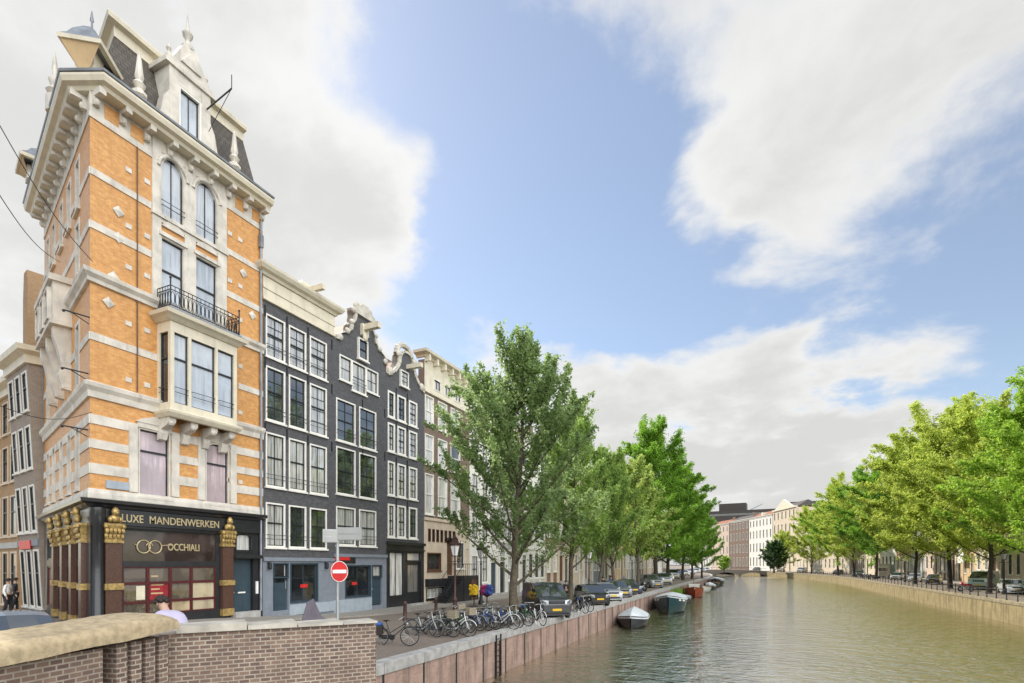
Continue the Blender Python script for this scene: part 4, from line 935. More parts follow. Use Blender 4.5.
def house_one():
    Y0 = onX(262.6, 500)[0]; Y1 = onX(333.6, 500)[0]; W = Y1 - Y0; zb = gz(XF, Y0 + 2); U, Z = uz(Y0)
    root, T = house_root('canal_house', 'black brick canal house with a tall cream parapet, touching the orange building', Y0, zb)
    cols = [(U(265.5), U(285)), (U(288.6), U(306)), (U(309.6), U(326.6))]
    rows = [(Z(266, 547), Z(266, 502)), (Z(266, 486), Z(266, 431.5)), (Z(266, 419.5), Z(266, 365)), (Z(267, 356), Z(267, 313.5))]
    ztop = Z(264, 300); zg = Z(266, 560)
    h = [(a, b, c, d) for a, b in cols for c, d in rows]
    mb = MB(T); holes_wall(mb, 0, W, zg, ztop, h); shell(mb, W, 0, ztop); mb.build('wall', m_blackbrick, root)
    for q in h: window(root, *q, T=T, cols=2, rows=4 if q[2] > rows[2][0] - .1 else 0, guard=q[2] != rows[3][0] or True, split=.55)
    p = MB(T); zc = Z(264, 266)
    p.box(-.02, W + .02, -.06, .5, ztop, zc - .5); p.box(-.04, W + .04, -.12, -.061, ztop + .02, ztop + .16); p.box(-.04, W + .04, -.10, -.061, zc - 1.1, zc - .95)
    par = p.build('parapet', m_cream, root)
    MB(T).sweep([(-.04, .5), (-.04, -.06), (W + .04, -.06), (W + .04, .5)], [(-.05, zc - .5), (.08, zc - .48), (.14, zc - .36), (.3, zc - .28), (.40, zc - .12), (.42, zc), (-.05, zc + .06)]).build('cornice', m_cream, par)
    hb = MB(T); hb.box(W * .62, W * .62 + .22, -.95, .6, zc + .08, zc + .36); hb.prism([(W * .45, zc + .06), (W * .75, zc + .06), (W * .66, zc + .55), (W * .54, zc + .55)], .1, .6); hb.build('hoist_beam', m_cream, root)
    rf = MB(T); rf.add([(0, .5, ztop + .3), (W, .5, ztop + .3), (W, 4.7, zc + .3), (0, 4.7, zc + .3), (0, 9, ztop + .3), (W, 9, ztop + .3)], [(0, 1, 2, 3), (3, 2, 5, 4), (0, 3, 4), (1, 5, 2)]); rf.build('roof', m_rooftile, root)
    anchors(root, T, [(x, z) for x in (.14, (cols[0][1] + cols[1][0]) / 2, (cols[1][1] + cols[2][0]) / 2, W - .16) for z in (rows[1][1] + .15, rows[2][1] + .15, rows[3][1] + .1)])
    # ground floor: slate blue front with door left and display window
    g = MB(T); d0, d1 = U(273), U(288.5); w0, w1 = U(290), U(318); zt = Z(274, 563)
    holes_wall(g, 0, W, 0, zg, [(d0, d1, .60, zt), (w0, w1, .92, zt)], 0, .25); g.box(0, W, -.10, -.003, zg - .05, zg + .14); gf = g.build('shopfront', m_slateblue, root)
    MB(T).box(W * .62, W - .05, -.05, -.003, zt + .16, zg - .06).build('sign_board', m_black_wood, gf)
    f = MB(T); f.box(d0, d1, .12, .17, .60, zt - .78); f.box(d0 + .15, d1 - .15, .10, .13, .9, 1.9); dr = f.build('door', m_doorgreen, gf); MB(T).box(d0 + .2, d1 - .2, .095, .121, 2.05, 3.1).build('pane', m_glassd, dr)
    MB(T).tube((d1 - .12, .08, 1.7), (d1 - .12, .08, 2.1), .02).build('handle', m_chrome, dr)
    window(gf, d0, d1, zt - .78, zt, T=T, ct=.06, split=0, casing=m_doorgreen, sill=False, depth=.16)
    window(gf, w0, w1, .92, zt, T=T, ct=.07, split=0, cols=2, casing=m_doorgreen, sash=m_doorgreen, glass=m_glassd, sill=False, depth=.16)
    MB(T).box(w0 + (w1 - w0) * .40, w0 + (w1 - w0) * .66, .09, .10, 1.72, 1.9).build('red_notice', m_red, gf)
    for x in (U(268), U(325)):
        lm = MB(T); lm.box(x - .05, x + .05, -.06, 0, 3.0, 3.1); lm.lathe([(.05, 2.72), (.1, 2.78), (.1, 3.02), (.03, 3.1)], (x, -.14, 0), 8); lm.build('wall_lamp', m_iron, gf)
    MB(T).box(U(289), W, -.06, -.002, .3, .85).build('plinth', m_lightblue, gf)
house_one()

def gable_house(name, label, pxa, pxb, cols, rows, prof, mirror_top, attic, wallm, seed, triple=None, cap=.34, ground=None, cols_n=2, rows_n=4):
    """prof: pixel points of the gable outline, left to right, on the front plane"""
    Y0 = onX(pxa, 500)[0]; Y1 = onX(pxb, 500)[0]; W = Y1 - Y0; zb = gz(XF, Y0 + 2); U, Z = uz(Y0)
    root, T = house_root(name, label, Y0, zb)
    return root, T, U, Z, W
def house_two():
    Y0 = onX(333.6, 500)[0]; Y1 = onX(386.5, 500)[0]; W = Y1 - Y0; zb = gz(XF, Y0 + 2); U, Z = uz(Y0)
    root, T = house_root('canal_house', 'black canal house with an ornate white scrolled neck gable and a hoist beam', Y0, zb)
    cols = [(U(336), U(355.3)), (U(359), U(376))]
    rows = [(Z(337, 545), Z(337, 506)), (Z(337, 493.5), Z(337, 446)), (Z(337, 440), Z(337, 397.5))]
    tri = (U(339.3), U(378), Z(340, 379), Z(340, 354)); zg = Z(337, 556)
    mid = (U(348.5), U(364.5), tri[2] - .55, tri[3] + .02)
    sh = Z(334.6, 338)                      # shoulder
    h = [(a, b, c, d) for a, b in cols for c, d in rows]
    tw = (tri[1] - tri[0])
    t1 = (tri[0], tri[0] + tw * .30, tri[2], tri[3]); t2 = (tri[0] + tw * .30, tri[0] + tw * .67, tri[2] - .35, tri[3]); t3 = (tri[0] + tw * .67, tri[1], tri[2], tri[3])
    at_ = (U(357), U(366.6), Z(357, 358), Z(357, 337))
    mb = MB(T); holes_wall(mb, 0, W, zg, sh, h + [t1, t2, t3]); shell(mb, W, 0, sh); mb.build('wall', m_blackbrick, root)
    for q in h: window(root, *q, T=T, cols=2, rows=4 if q[2] > rows[1][0] - .2 else 0, guard=True, split=.5)
    for q in (t1, t2, t3): window(root, *q, T=T, cols=1 if q is t1 else 2, rows=2, split=0, guard=q is t2)
    c = W / 2 + .15; top = Z(360, 304)
    zn = sh + (top - sh) * .55
    # outline (half, symmetric): shoulder scroll, neck, crest
    half = [(W / 2, 0), (W / 2 - .1, .35), (W / 2 - .45, .62), (W / 2 - .85, .85), (W / 2 - 1.15, 1.25), (W / 2 - 1.25, 1.7), (.98, 2.1), (.88, 2.6), (.95, 2.95), (.62, 3.25)]
    k = (top - sh - .2) / 3.45
    outer = [(c + x, sh + z * k) for x, z in half] + [(c - x, sh + z * k) for x, z in half[::-1]]
    outer = [(min(W - .003, max(.003, x)), z) for x, z in outer]
    g = MB(T); g.prism(outer, 0, .45); gb = g.build('gable', m_blackbrick, root)
    t = MB(T)
    def trim(sg):
        pts = [(c + sg * x, sh + z * k) for x, z in half]
        for (xa, za), (xb, zb_) in zip(pts[:-1], pts[1:]):
            d = Vector((xb - xa, zb_ - za)).normalized(); nrm = Vector((-d.y, d.x)) * .22
            if (nrm.x * sg) > 0: nrm = -nrm
            xa_, xb_ = min(W, max(0, xa)), min(W, max(0, xb))
            t.prism([(xa_, za), (xb_, zb_), (xb_ + nrm.x, zb_ + abs(nrm.y) * .3), (xa_ + nrm.x, za + abs(nrm.y) * .3)], -.12, .5)
        for x, z, r in ((W / 2 - .35, .25, .20), (W / 2 - .95, 1.02, .19), (1.12, 1.9, .17), (.95, 2.9, .21)):
            t.ball((min(W - .1, max(.1, c + sg * x)), -.06, sh + z * k), r, .14, r, 9, 6)
    trim(1); trim(-1)
    t.prism([(c - .85, top - .75), (c + .85, top - .75), (c + .95, top - .45), (c + .6, top - .3), (c + .3, top), (c - .3, top), (c - .6, top - .3), (c - .95, top - .45)], -.16, .5)
    for x in (-.6, -.2, .2, .6): t.ball((c + x, .05, top - .22 + .12 * (1 - abs(x))), .24, .16, .22, 8, 5)
    t.build('gable_trim', m_gabstone, gb, smooth=45)
    hb = MB(T); hb.box(c - .16, c + .16, -1.25, .2, top - 1.55, top - 1.2); hb.box(c - .3, c + .3, -.2, .1, top - 1.9, top - 1.2); hb.ball((c, -.15, top - 1.95), .22, .14, .3); hb.build('hoist_beam', m_cream, root)
    window(root, *at_, T=T @ Matrix.Translation((0, -.115, 0)), cols=1, split=.5, depth=.11, name='attic_window')
    pitched(root, T, W, sh - .2, top - 1, 9, m_rooftile, .47)
    anchors(root, T, [(x, z) for x in (W / 2 + .05, W - .2) for z in (rows[1][1] + .2, rows[2][1] + .2)])
    g = MB(T); zt = Z(338, 565); w0, w1 = U(345), U(371); d0, d1 = U(372), U(382)
    holes_wall(g, 0, W, 0, zg, [(w0, w1, .95, zt), (d0, d1, .35, zt)], 0, .25); g.box(0, W, -.10, -.003, zg - .05, zg + .14); gf = g.build('shopfront', m_slateblue, root)
    MB(T).box(.0, U(355), -.05, -.003, zt + .1, zg - .06).build('sign_board', m_black_wood, gf)
    MB(T).box(.05, U(349), -.08, -.052, zt + .28, zt + .56).build('red_sign', m_red, gf)
    window(gf, w0, w1, .95, zt, T=T, ct=.07, split=0, cols=2, casing=m_doorgreen, sash=m_doorgreen, glass=m_glassd, sill=False, depth=.16)
    MB(T).box(w0 + .7, w0 + 1.15, .09, .10, 1.72, 1.9).build('red_notice', m_red, gf)
    f = MB(T); f.box(d0, d1, .12, .17, .4, zt - .8); f.box(d0 + .12, d1 - .12, .1, .13, .6, 1.4); f.box(d0 + .12, d1 - .12, .1, .13, 1.55, zt - 1); dr = f.build('door', m_doorgreen, gf); MB(T).ball((d0 + .12, .08, 1.4), .04).build('handle', m_chrome, dr)
    window(gf, d0, d1, zt - .8, zt, T=T, ct=.06, split=0, casing=m_doorgreen, sill=False, depth=.16)
    MB(T).box(0, U(371.3), -.06, -.002, .1, .88).build('plinth', m_lightblue, gf)
house_two()

def house_three():
    Y0 = onX(386.5, 500)[0]; Y1 = onX(424, 500)[0]; W = Y1 - Y0; zb = gz(XF, Y0 + 2); U, Z = uz(Y0)
    root, T = house_root('canal_house', 'narrow black canal house with a round topped white bell gable and small paned windows', Y0, zb)
    cols = [(U(387), U(394.8)), (U(397.2), U(405.7)), (U(408.7), U(417))]
    cols = [(max(.12, a), b) for a, b in cols]
    rows = [(Z(388, 537), Z(388, 503.5)), (Z(388, 495), Z(388, 460.5)), (Z(388, 451), Z(388, 422)), (Z(388, 416.5), Z(388, 390))]
    zg = Z(387, 541); sh = Z(389, 374)
    h = [(a, b, c, d) for a, b in cols for c, d in rows]
    mb = MB(T); holes_wall(mb, 0, W, zg, sh, h); shell(mb, W, 0, sh); mb.build('wall', m_blackbrick, root)
    for q in h: window(root, *q, T=T, cols=2, rows=4, split=.5, ct=.12)
    c = W / 2; top = Z(403, 349); k = (top - sh) / 3.0
    half = [(W / 2 - .003, 0), (W / 2 - .25, .2), (W / 2 - .65, .55), (W / 2 - .95, 1.0), (1.02, 1.5), (.98, 1.95), (.9, 2.3), (.7, 2.65), (.4, 2.85), (0, 2.93)]
    outer = [(c + x, sh + z * k) for x, z in half] + [(c - x, sh + z * k) for x, z in half[-2::-1]]
    g = MB(T); g.prism(outer, 0, .45); gb = g.build('gable', m_blackbrick, root)
    t = MB(T)
    for sg in (1, -1):
        pts = [(c + sg * x, sh + z * k) for x, z in half]
        for (xa, za), (xb, zb_) in zip(pts[:-1], pts[1:]):
            d = Vector((xb - xa, zb_ - za)).normalized(); nr = Vector((-d.y, d.x)) * .30
            if nr.x * sg > 0 : nr = -nr
            if abs(d.x) > .9: nr = Vector((0, -.3))
            t.prism([(xa, za), (xb, zb_), (xb + nr.x, zb_ + nr.y * .5), (xa + nr.x, za + nr.y * .5)], -.12, .5)
        t.ball((c + sg * (W / 2 - .35), -.05, sh + .22), .3, .14, .3, 9, 6); t.ball((c + sg * .95, -.05, sh + 2.3 * k), .24, .13, .24, 9, 6)
    t.torus((c, .18, top - .75 * k), .95, .2, 'y', 12, 6, .1, math.pi - .1)
    t.build('gable_trim', m_gabstone, gb, smooth=45)
    hb = MB(T); hb.box(c + .0, c + .3, -1.2, .2, top - 1.25, top - .95); hb.build('hoist_beam', m_cream, root)
    aw = (U(399.3), U(407.3), Z(399, 385), Z(399, 369)); window(root, *aw, T=T @ Matrix.Translation((0, -.115, 0)), cols=2, rows=3, split=0, depth=.11, name='attic_window')
    pitched(root, T, W, sh - .2, top - .6, 9, m_rooftile, .47)
    anchors(root, T, [((cols[i][1] + cols[i + 1][0]) / 2, r[1] + .1) for i in (0, 1) for r in rows])
    g = MB(T); zt = Z(388, 551); w0, w1 = U(386.5) + .25, U(404.5); d0, d1 = U(406.5), U(421)
    holes_wall(g, 0, W, 0, zg, [(w0, w1, .75, zt), (d0, d1, .15, zt)], 0, .25); g.box(-.03, W + .02, -.16, -.003, zg - .22, zg - .02); g.box(-.02, W + .01, -.12, -.003, zt + .05, zt + .14); gf = g.build('shopfront', m_black_wood, root)
    window(gf, w0, w1, .75, zt, T=T, ct=.07, split=0, cols=2, casing=m_black_wood, glass=m_glassw, sill=False, depth=.18)
    f = MB(T); f.box(d0, d1, .14, .2, .15, zt - .7); dr = f.build('door', m_black_wood, gf); MB(T).box(d0 + .3, d1 - .3, .11, .141, 1.0, zt - .95).build('pane', m_glassd, dr)
    window(gf, d0, d1, zt - .7, zt, T=T, ct=.06, split=0, casing=m_black_wood, sill=False, depth=.18)
    MB(T).box(d0 - .1, d1 + .1, -.5, -.002, -.05, .2).build('doorstep', m_kerb, gf)
house_three()

def house_four():
    Y0 = onX(424, 500)[0]; W = 6.9; zb = gz(XF, Y0 + 2); U, Z = uz(Y0)
    root, T = house_root('canal_house', 'brown brick canal house with white attic cornice, cream base and a black entrance stoop', Y0, zb)
    cols = [(U(424.8), U(433.6)), (U(437.8), U(447)), (U(450.5), U(460))]
    rows = [(Z(426, 514), Z(426, 473)), (Z(426, 464), Z(426, 433.5)), (Z(426, 424.5), Z(426, 394.5))]
    z1 = Z(425, 392); zl = Z(425, 517); h = [(a, b, c, d) for a, b in cols for c, d in rows]
    mb = MB(T); holes_wall(mb, 0, W, zl, z1, h); shell(mb, W, 0, z1); mb.build('wall', m_greybrick if False else m_brownbrick, root)
    for q in h: window(root, *q, T=T, cols=1, rows=0, split=.5, sash=m_white, glass=m_glassw)
    zc = Z(431.7, 356)
    a = MB(T); aw = [(U(433), U(440), z1 + .5, z1 + 1.35), (U(443.5), U(450), z1 + .5, z1 + 1.35), (U(453.5), U(460), z1 + .5, z1 + 1.35)]
    holes_wall(a, -.02, W, z1, zc - .35, aw, -.06, .2); a.box(-.02, W, -.16, -.061, z1 + .02, z1 + .2)
    at_ = a.build('attic', m_cream, root)
    for q in aw: window(at_, *q, T=T @ Matrix.Translation((0, -.06, 0)), ct=.06, split=0, cols=2, sill=False)
    MB(T).sweep([(-.02, .6), (-.02, -.06), (W, -.06), (W, .6)], [(-.05, zc - .45), (.1, zc - .43), (.16, zc - .3), (.5, zc - .2), (.55, zc - .02), (-.05, zc + .08)]).build('cornice', m_cream, at_)
    for x in [.15 + k * (W - .3) / 6 for k in range(7)]:
        MB(T).box(x - .11, x + .11, -.46, -.062, zc - .72, zc - .22).build('cornice_bracket', m_cream, at_)
    rf = MB(T); rf.add([(0, .5, z1), (W, .5, z1), (W, 4.7, zc + .8), (0, 4.7, zc + .8), (0, 9, z1), (W, 9, z1)], [(0, 1, 2, 3), (3, 2, 5, 4), (0, 3, 4), (1, 5, 2)]); rf.build('roof', m_roofdark, root)
    MB(T).box(W * .7, W * .7 + 1.1, 3, 3.8, zc - .5, zc + 1.6).build('chimney', m_brownbrick, root)
    b = MB(T)
    sm_ = [(U(428 + 4.1 * k), U(430.6 + 4.1 * k), Z(428, 541.5), Z(428, 528.5)) for k in range(7)]
    big = (U(427), U(441), Z(428, 571), Z(428, 552.5)); dor = (U(447), U(453.5), 2.1, 4.9); cel = (U(426), U(443), .35, Z(426, 588)); low = [(U(456), U(464), 2.6, 4.8)]
    holes_wall(b, 0, W, -.1, zl, sm_ + [big, dor, cel] + low, 0, .25); b.box(-.02, W + .02, -.10, -.003, zl - .22, zl)
    base = b.build('base_storey', m_sandpaint, root)
    for q in sm_: window(base, *q, T=T, ct=.05, split=0, casing=m_oldbrown, sill=False, glass=m_glassd)
    window(base, *big, T=T, ct=.08, split=0, cols=3, casing=m_oldbrown, sash=m_oldbrown, glass=m_glassd, depth=.18)
    window(base, *low[0], T=T, ct=.1, cols=2, rows=3, split=.5); window(base, *cel, T=T, ct=.1, cols=4, rows=2, split=0, casing=m_black_wood, sash=m_white, glass=m_glassw)
    MB(T).box(dor[0], dor[1], .14, .2, dor[2], dor[3]).build('door', m_oldbrown, base)
    MB(T).box(U(425), U(444.5), -.32, -.003, Z(426, 587), Z(426, 579)).build('awning_box', m_black_wood, base)
    MB(T).box(dor[0] - .25, dor[1] + .25, -.3, -.003, dor[3] + .05, dor[3] + .16).build('door_hood', m_black_wood, base)
    st = MB(T); x0, x1 = dor[0] - .3, dor[1] + 1.2
    st.box(x0 + .4, x1 + .3, -1.5, -.003, -.1, 2.08); n = 9
    for k in range(n): st.box(x0 + .4 - (k + 1) * .29, x0 + .402 - k * .29, -1.45, -.35, -.1, 2.08 - (k + 1) * .21)
    sp = st.build('stoop', m_black_wood, root)
    MB(T).box(x1 - 1.0, x1 - .2, -1.56, -1.49, .1, 1.75).build('cellar_door', m_oldbrown, sp)
    rl_ = MB(T)
    for y in (-1.46, -.36): rl_.tube((x0 + .4 - n * .29, y, .9), (x0 + .4, y, 3.0), .025); rl_.tube((x0 + .4, y, 3.0), (x1 + .3, y, 3.0), .025)
    for k in range(n + 1): rl_.tube((x0 + .4 - k * .29, -1.46, 2.0 - k * .21), (x0 + .4 - k * .29, -1.46, 3.0 - k * .235), .014, n=4)
    for k in range(9): rl_.tube((x0 + .4 + k * (x1 - x0 - .1) / 8, -1.46, 2.05), (x0 + .4 + k * (x1 - x0 - .1) / 8, -1.46, 3.0), .014, n=4)
    rl_.build('handrail', m_iron, sp)
    return Y0 + W
YNEXT = house_four()

# ------------------------------------------------------------------ generic canal houses (both banks)
def townhouse(label, side, Y0, W, H, wallm, ncol, floors, top='cornice', casing=None, glass=None, basem=None, seed=0, stoop=False, sash=None, detail=1, XR=31.0, name='canal_house'):
    r_ = random.Random(seed)
    casing = casing or m_white
    if side < 0:
        a, b = (bend(Y0) + XF, Y0), (bend(Y0 + W) + XF, Y0 + W)
    else:
        a, b = (bend(Y0 + W) + XR, Y0 + W), (bend(Y0) + XR, Y0)
    W = math.hypot(b[0] - a[0], b[1] - a[1])
    root = thing(name, label, 'house', (a[0], a[1], 0), math.atan2(b[1] - a[1], b[0] - a[0])); T = None
    base_h = 1.0 if stoop else .35
    ncol = max(ncol, int(W / 3.2)); fh = [f * (H - base_h - .9) / sum(floors) for f in floors]
    z = base_h; holes = []; doors = []; pitch = W / ncol
    for fi, f in enumerate(fh):
        for cidx in range(ncol):
            x = pitch * (cidx + .5); hw = min(.62, pitch * .34)
            if fi == 0 and cidx == (seed % ncol):
                doors.append((x - .55, x + .55, base_h - .1, z + f * .82))
            else: holes.append((x - hw, x + hw, z + f * (.20 if fi else .24), z + f * .86))
        z += f
    mb = MB(T); holes_wall(mb, 0, W, -.1, z, holes + doors); shell(mb, W, -.1, z, 10)
    mb.build('wall', wallm, root)
    if basem:
        q = MB(T); zz = base_h + fh[0] * .95
        for p, s_ in bars(0, W, [(h[0] - .01, h[1] + .01) for h in holes if h[2] < zz] + [(d[0] - .01, d[1] + .01) for d in doors]): q.box(p, s_, -.035, -.002, -.1, zz)
        q.box(-.0, W, -.09, -.004, zz, zz + .16); q.build('base_facing', basem, root)
    for q in holes: window(root, *q, T=T, casing=casing, sash=sash or casing, glass=glass or m_glass, cols=2 if detail else 1, rows=0, split=.5, ct=.12, sill=detail > 0)
    for d in doors:
        dm = r_.choice([m_doorgreen, m_black_wood, m_oldbrown, m_green])
        dr = MB(T); dr.box(d[0], d[1], .12, .18, d[2], d[3] - .5); dr.box(d[0] + .15, d[1] - .15, .10, .121, d[2] + .2, d[2] + .9); do = dr.build('door', dm, root)
        window(root, d[0], d[1], d[3] - .5, d[3], T=T, ct=.06, split=0, casing=casing, sill=False, name='fanlight')
        s_ = MB(T)
        nst = 5 if stoop else 2
        for k in range(nst): s_.box(d[0] - .25, d[1] + .25, -.3 * (k + 1), -.3 * k - .002, -.1, base_h - .1 - k * base_h / nst)
        s_.build('steps', m_kerb, root)
    if top == 'cornice':
        MB(T).sweep([(-.02, .6), (-.02, -.02), (W + .02, -.02), (W + .02, .6)], [(-.05, z - .02), (.08, z), (.08, z + .45), (.14, z + .5), (.38, z + .6), (.42, z + .85), (-.05, z + .92)]).build('cornice', casing, root)
        rf = MB(T); rf.add([(0, .4, z + .5), (W, .4, z + .5), (W - .4, 5, z + 3.2), (.4, 5, z + 3.2), (0, 10, z + .5), (W, 10, z + .5)], [(0, 1, 2, 3), (3, 2, 5, 4), (0, 3, 4), (1, 5, 2)]); ro = rf.build('roof', r_.choice([m_roofdark, m_rooftile, m_slate]), root)
        if r_.random() < .6:
            MB(T).box(W * .5 - .7, W * .5 + .7, .9, 3.5, z + .6, z + 2.5).build('dormer', m_cream, ro)
        MB(T).box(W * .8, W * .8 + .8, 4, 5, z + 2, z + 4.2).build('chimney', m_brownbrick, ro)
    elif top == 'pediment':
        p = MB(T); p.box(-.02, W + .02, -.4, .6, z, z + .6); p.prism([(W * .12, z + .6), (W * .88, z + .6), (W / 2, z + .6 + W * .16)], -.35, .6); p.build('pediment', casing, root)
        rf = MB(T); rf.add([(0, .7, z + .4), (W, .7, z + .4), (W - 1, 5, z + 3), (1, 5, z + 3), (0, 10, z + .4), (W, 10, z + .4)], [(0, 1, 2, 3), (3, 2, 5, 4), (0, 3, 4), (1, 5, 2)]); rf.build('roof', m_roofdark, root)
    else:
        c = W / 2; k = W / 6
        half = {'bell': [(W / 2, 0), (W / 2 - .3, .3), (1.6 * k, 1.1), (1.3 * k, 2.2), (1.15 * k, 2.9), (.7 * k, 3.4), (0, 3.7)], 'neck': [(W / 2, 0), (W / 2 - .5, .4), (1.3 * k, 1.2), (1.1 * k, 2.9), (1.25 * k, 3.0), (0, 3.9)], 'step': [(W / 2, 0), (W / 2, .6), (2.1 * k, .6), (2.1 * k, 1.5), (1.4 * k, 1.5), (1.4 * k, 2.4), (.7 * k, 2.4), (.7 * k, 3.4), (0, 3.4)]}[top]
        g = MB(T); g.prism([(c + x, z + q) for x, q in half] + [(c - x, z + q) for x, q in half[-2::-1]], 0, .4); gb = g.build('gable', wallm, root)
        t = MB(T)
        for sg in (1, -1):
            pts = [(c + sg * x, z + q) for x, q in half]
            for (xa, za), (xb, zb_) in zip(pts[:-1], pts[1:]): t.path([(xa, .1, za), (xb, .1, zb_)], .17, 5)
        t.build('gable_trim', casing, gb)
        window(gb, c - .45, c + .45, z + .6, z + 1.9, T=Matrix.Translation((0, -.115, 0)), casing=casing, sash=casing, depth=.11, ct=.1, split=.5)
        pitched(root, None, W, z, z + 3.2, 10, m_rooftile, .42)
    return root
Y = YNEXT
left_specs = [  # label, width, height, wall, columns, floors, top, casing, glass, base, stoop
    ('white plastered canal house directly behind the nearest tall tree', 5.6, 17.6, m_whitepaint, 3, (1.2, 1.1, 1, .9, .7), 'cornice', m_white, m_glassw, None, False),
    ('grey house with a white neck gable behind the nearest tree', 5.4, 14.6, m_greypaint, 3, (1.2, 1, .9, .8), 'neck', m_white, m_glass, m_whitepaint, False),
    ('white fronted house with dark ground floor openings behind the black van', 7.0, 16.4, m_whitepaint, 4, (1.2, 1.1, 1, .8), 'cornice', m_white, m_glassd, m_whitepaint, False),
    ('red brown brick house with tall white windows behind the second tree', 6.6, 17.2, m_redbrick, 3, (1.2, 1.1, 1, .9), 'cornice', m_white, m_glassw, m_sandpaint, True),
    ('pale sand coloured house with a bell gable behind the second tree', 6.2, 14.5, m_sandpaint, 3, (1.2, 1, .9, .8), 'bell', m_white, m_glass, None, True),
    ('cream and pink plastered house beside the red brown one', 7.2, 17.5, m_pinkpaint, 3, (1.2, 1.1, 1, .8), 'cornice', m_cream, m_glassd, m_whitepaint, True),
    ('dark blue grey house between two light fronts', 6.4, 16.6, m_slateblue, 3, (1.2, 1.1, 1, .8), 'cornice', m_white, m_glassw, None, True),
    ('brown brick house with a stepped gable behind the third tree', 6.6, 14.6, m_brownbrick, 3, (1.2, 1.1, 1, .8), 'step', m_white, m_glassw, m_sandpaint, False),
    ('broad ochre plastered house farther down the left quay', 9.0, 17.6, m_ochre, 4, (1.2, 1.1, 1, .8), 'cornice', m_cream, m_glass, m_sandpaint, True),
    ('broad pale grey house behind the tall bright green tree', 9.5, 16.8, m_greypaint, 4, (1.2, 1.1, 1, .8), 'cornice', m_white, m_glassw, m_whitepaint, True),
    ('brown brick house behind the tall bright green tree', 7.5, 16.5, m_brownbrick, 3, (1.2, 1.1, 1, .8), 'bell', m_white, m_glass, m_sandpaint, True),
    ('sand coloured house behind the row of white parked cars', 9.0, 17.5, m_sandpaint, 4, (1.2, 1.1, 1, .8), 'cornice', m_white, m_glass, None, True),
    ('red brick house near the far end of the left quay', 8.0, 16.5, m_redbrick, 3, (1.2, 1.1, 1, .8), 'neck', m_white, m_glass, m_sandpaint, True),
    ('white house near the far end of the left quay', 10.0, 17.0, m_whitepaint, 4, (1.2, 1.1, 1, .8), 'cornice', m_white, m_glassd, None, True),
    ('grey brown house at the far end of the left quay', 10.0, 17.0, m_greybrick, 4, (1.2, 1.1, 1, .8), 'cornice', m_white, m_glass, None, True),
]
for i, (lb, W_, H_, wm, nc, fl, tp, ca, gl, bs, stp) in enumerate(left_specs):
    townhouse(lb, -1, Y, W_ - .03, H_, wm, nc, fl, tp, ca, gl, bs, seed=i + 2, stoop=stp, detail=1 if Y < 90 else 0, sash=None if i % 2 else m_sash); Y += W_
Y = 55.
right_specs = [
    ('stone house half out of the frame at the right edge', 12, 18.5, m_greybrick, 4, (1.2, 1.1, 1, .8), 'cornice', m_white, m_glass, m_sandpaint),
    ('grey stone house with dark windows behind the rightmost trees', 13, 19.5, m_greypaint, 4, (1.3, 1.2, 1, .8), 'cornice', m_cream, m_glassd, m_sandpaint),
    ('dark scaffold covered house with a white banner on the right bank', 8, 18, m_slateblue, 3, (1.2, 1.1, 1, .8), 'cornice', m_greypaint, m_glassd, m_greypaint),
    ('sand coloured house between two tree trunks on the right bank', 10, 17.5, m_sandpaint, 4, (1.2, 1.1, 1, .8), 'cornice', m_cream, m_glassd, None),
    ('greige brick house with pale base behind the right trees', 9, 17, m_greybrick, 3, (1.2, 1.1, 1, .8), 'cornice', m_white, m_glass, m_sandpaint),
    ('ochre house behind the green delivery truck', 9, 17, m_ochre, 3, (1.2, 1.1, 1, .8), 'bell', m_cream, m_glass, None),
    ('brown brick house in the middle of the right bank', 10, 17.5, m_brownbrick, 4, (1.2, 1.1, 1, .8), 'cornice', m_white, m_glass, m_sandpaint),
    ('pale pink house in the middle of the right bank', 9, 16.5, m_pinkpaint, 3, (1.2, 1.1, 1, .8), 'cornice', m_white, m_glassd, None),
    ('grey house beside the pale pink one on the right bank', 10, 17.5, m_greypaint, 4, (1.2, 1.1, 1, .8), 'cornice', m_white, m_glass, None),
    ('red brick house behind the far right trees', 10, 17, m_redbrick, 4, (1.2, 1.1, 1, .8), 'cornice', m_white, m_glass, m_sandpaint),
    ('white plastered house behind the far right trees', 11, 18, m_whitepaint, 4, (1.2, 1.1, 1, .8), 'cornice', m_white, m_glassd, None),
    ('sand coloured house behind the farthest right trees', 12, 18.5, m_sandpaint, 4, (1.2, 1.1, 1, .8), 'cornice', m_cream, m_glassd, None),
    ('grey brown house behind the farthest right trees', 12, 19, m_greybrick, 4, (1.2, 1.1, 1, .8), 'cornice', m_cream, m_glassd, None),
]
for i, (lb, W_, H_, wm, nc, fl, tp, ca, gl, bs) in enumerate(right_specs):
    townhouse(lb, 1, Y, W_ - .03, H_, wm, nc, fl, tp, ca, gl, bs, seed=i + 1, stoop=(i % 3 == 1), detail=1 if Y < 110 else 0, sash=m_sash); Y += W_
def y_at_px(px):                               # where the right bank's house line is seen at this column
    best = None
    for k in range(1300, 4200):
        y = k / 10; x = bend(y) + 31
        d = y * CT - x * ST
        q = CX + FPX * (x * CT + y * ST) / d
        if q <= px: return y
    return 420
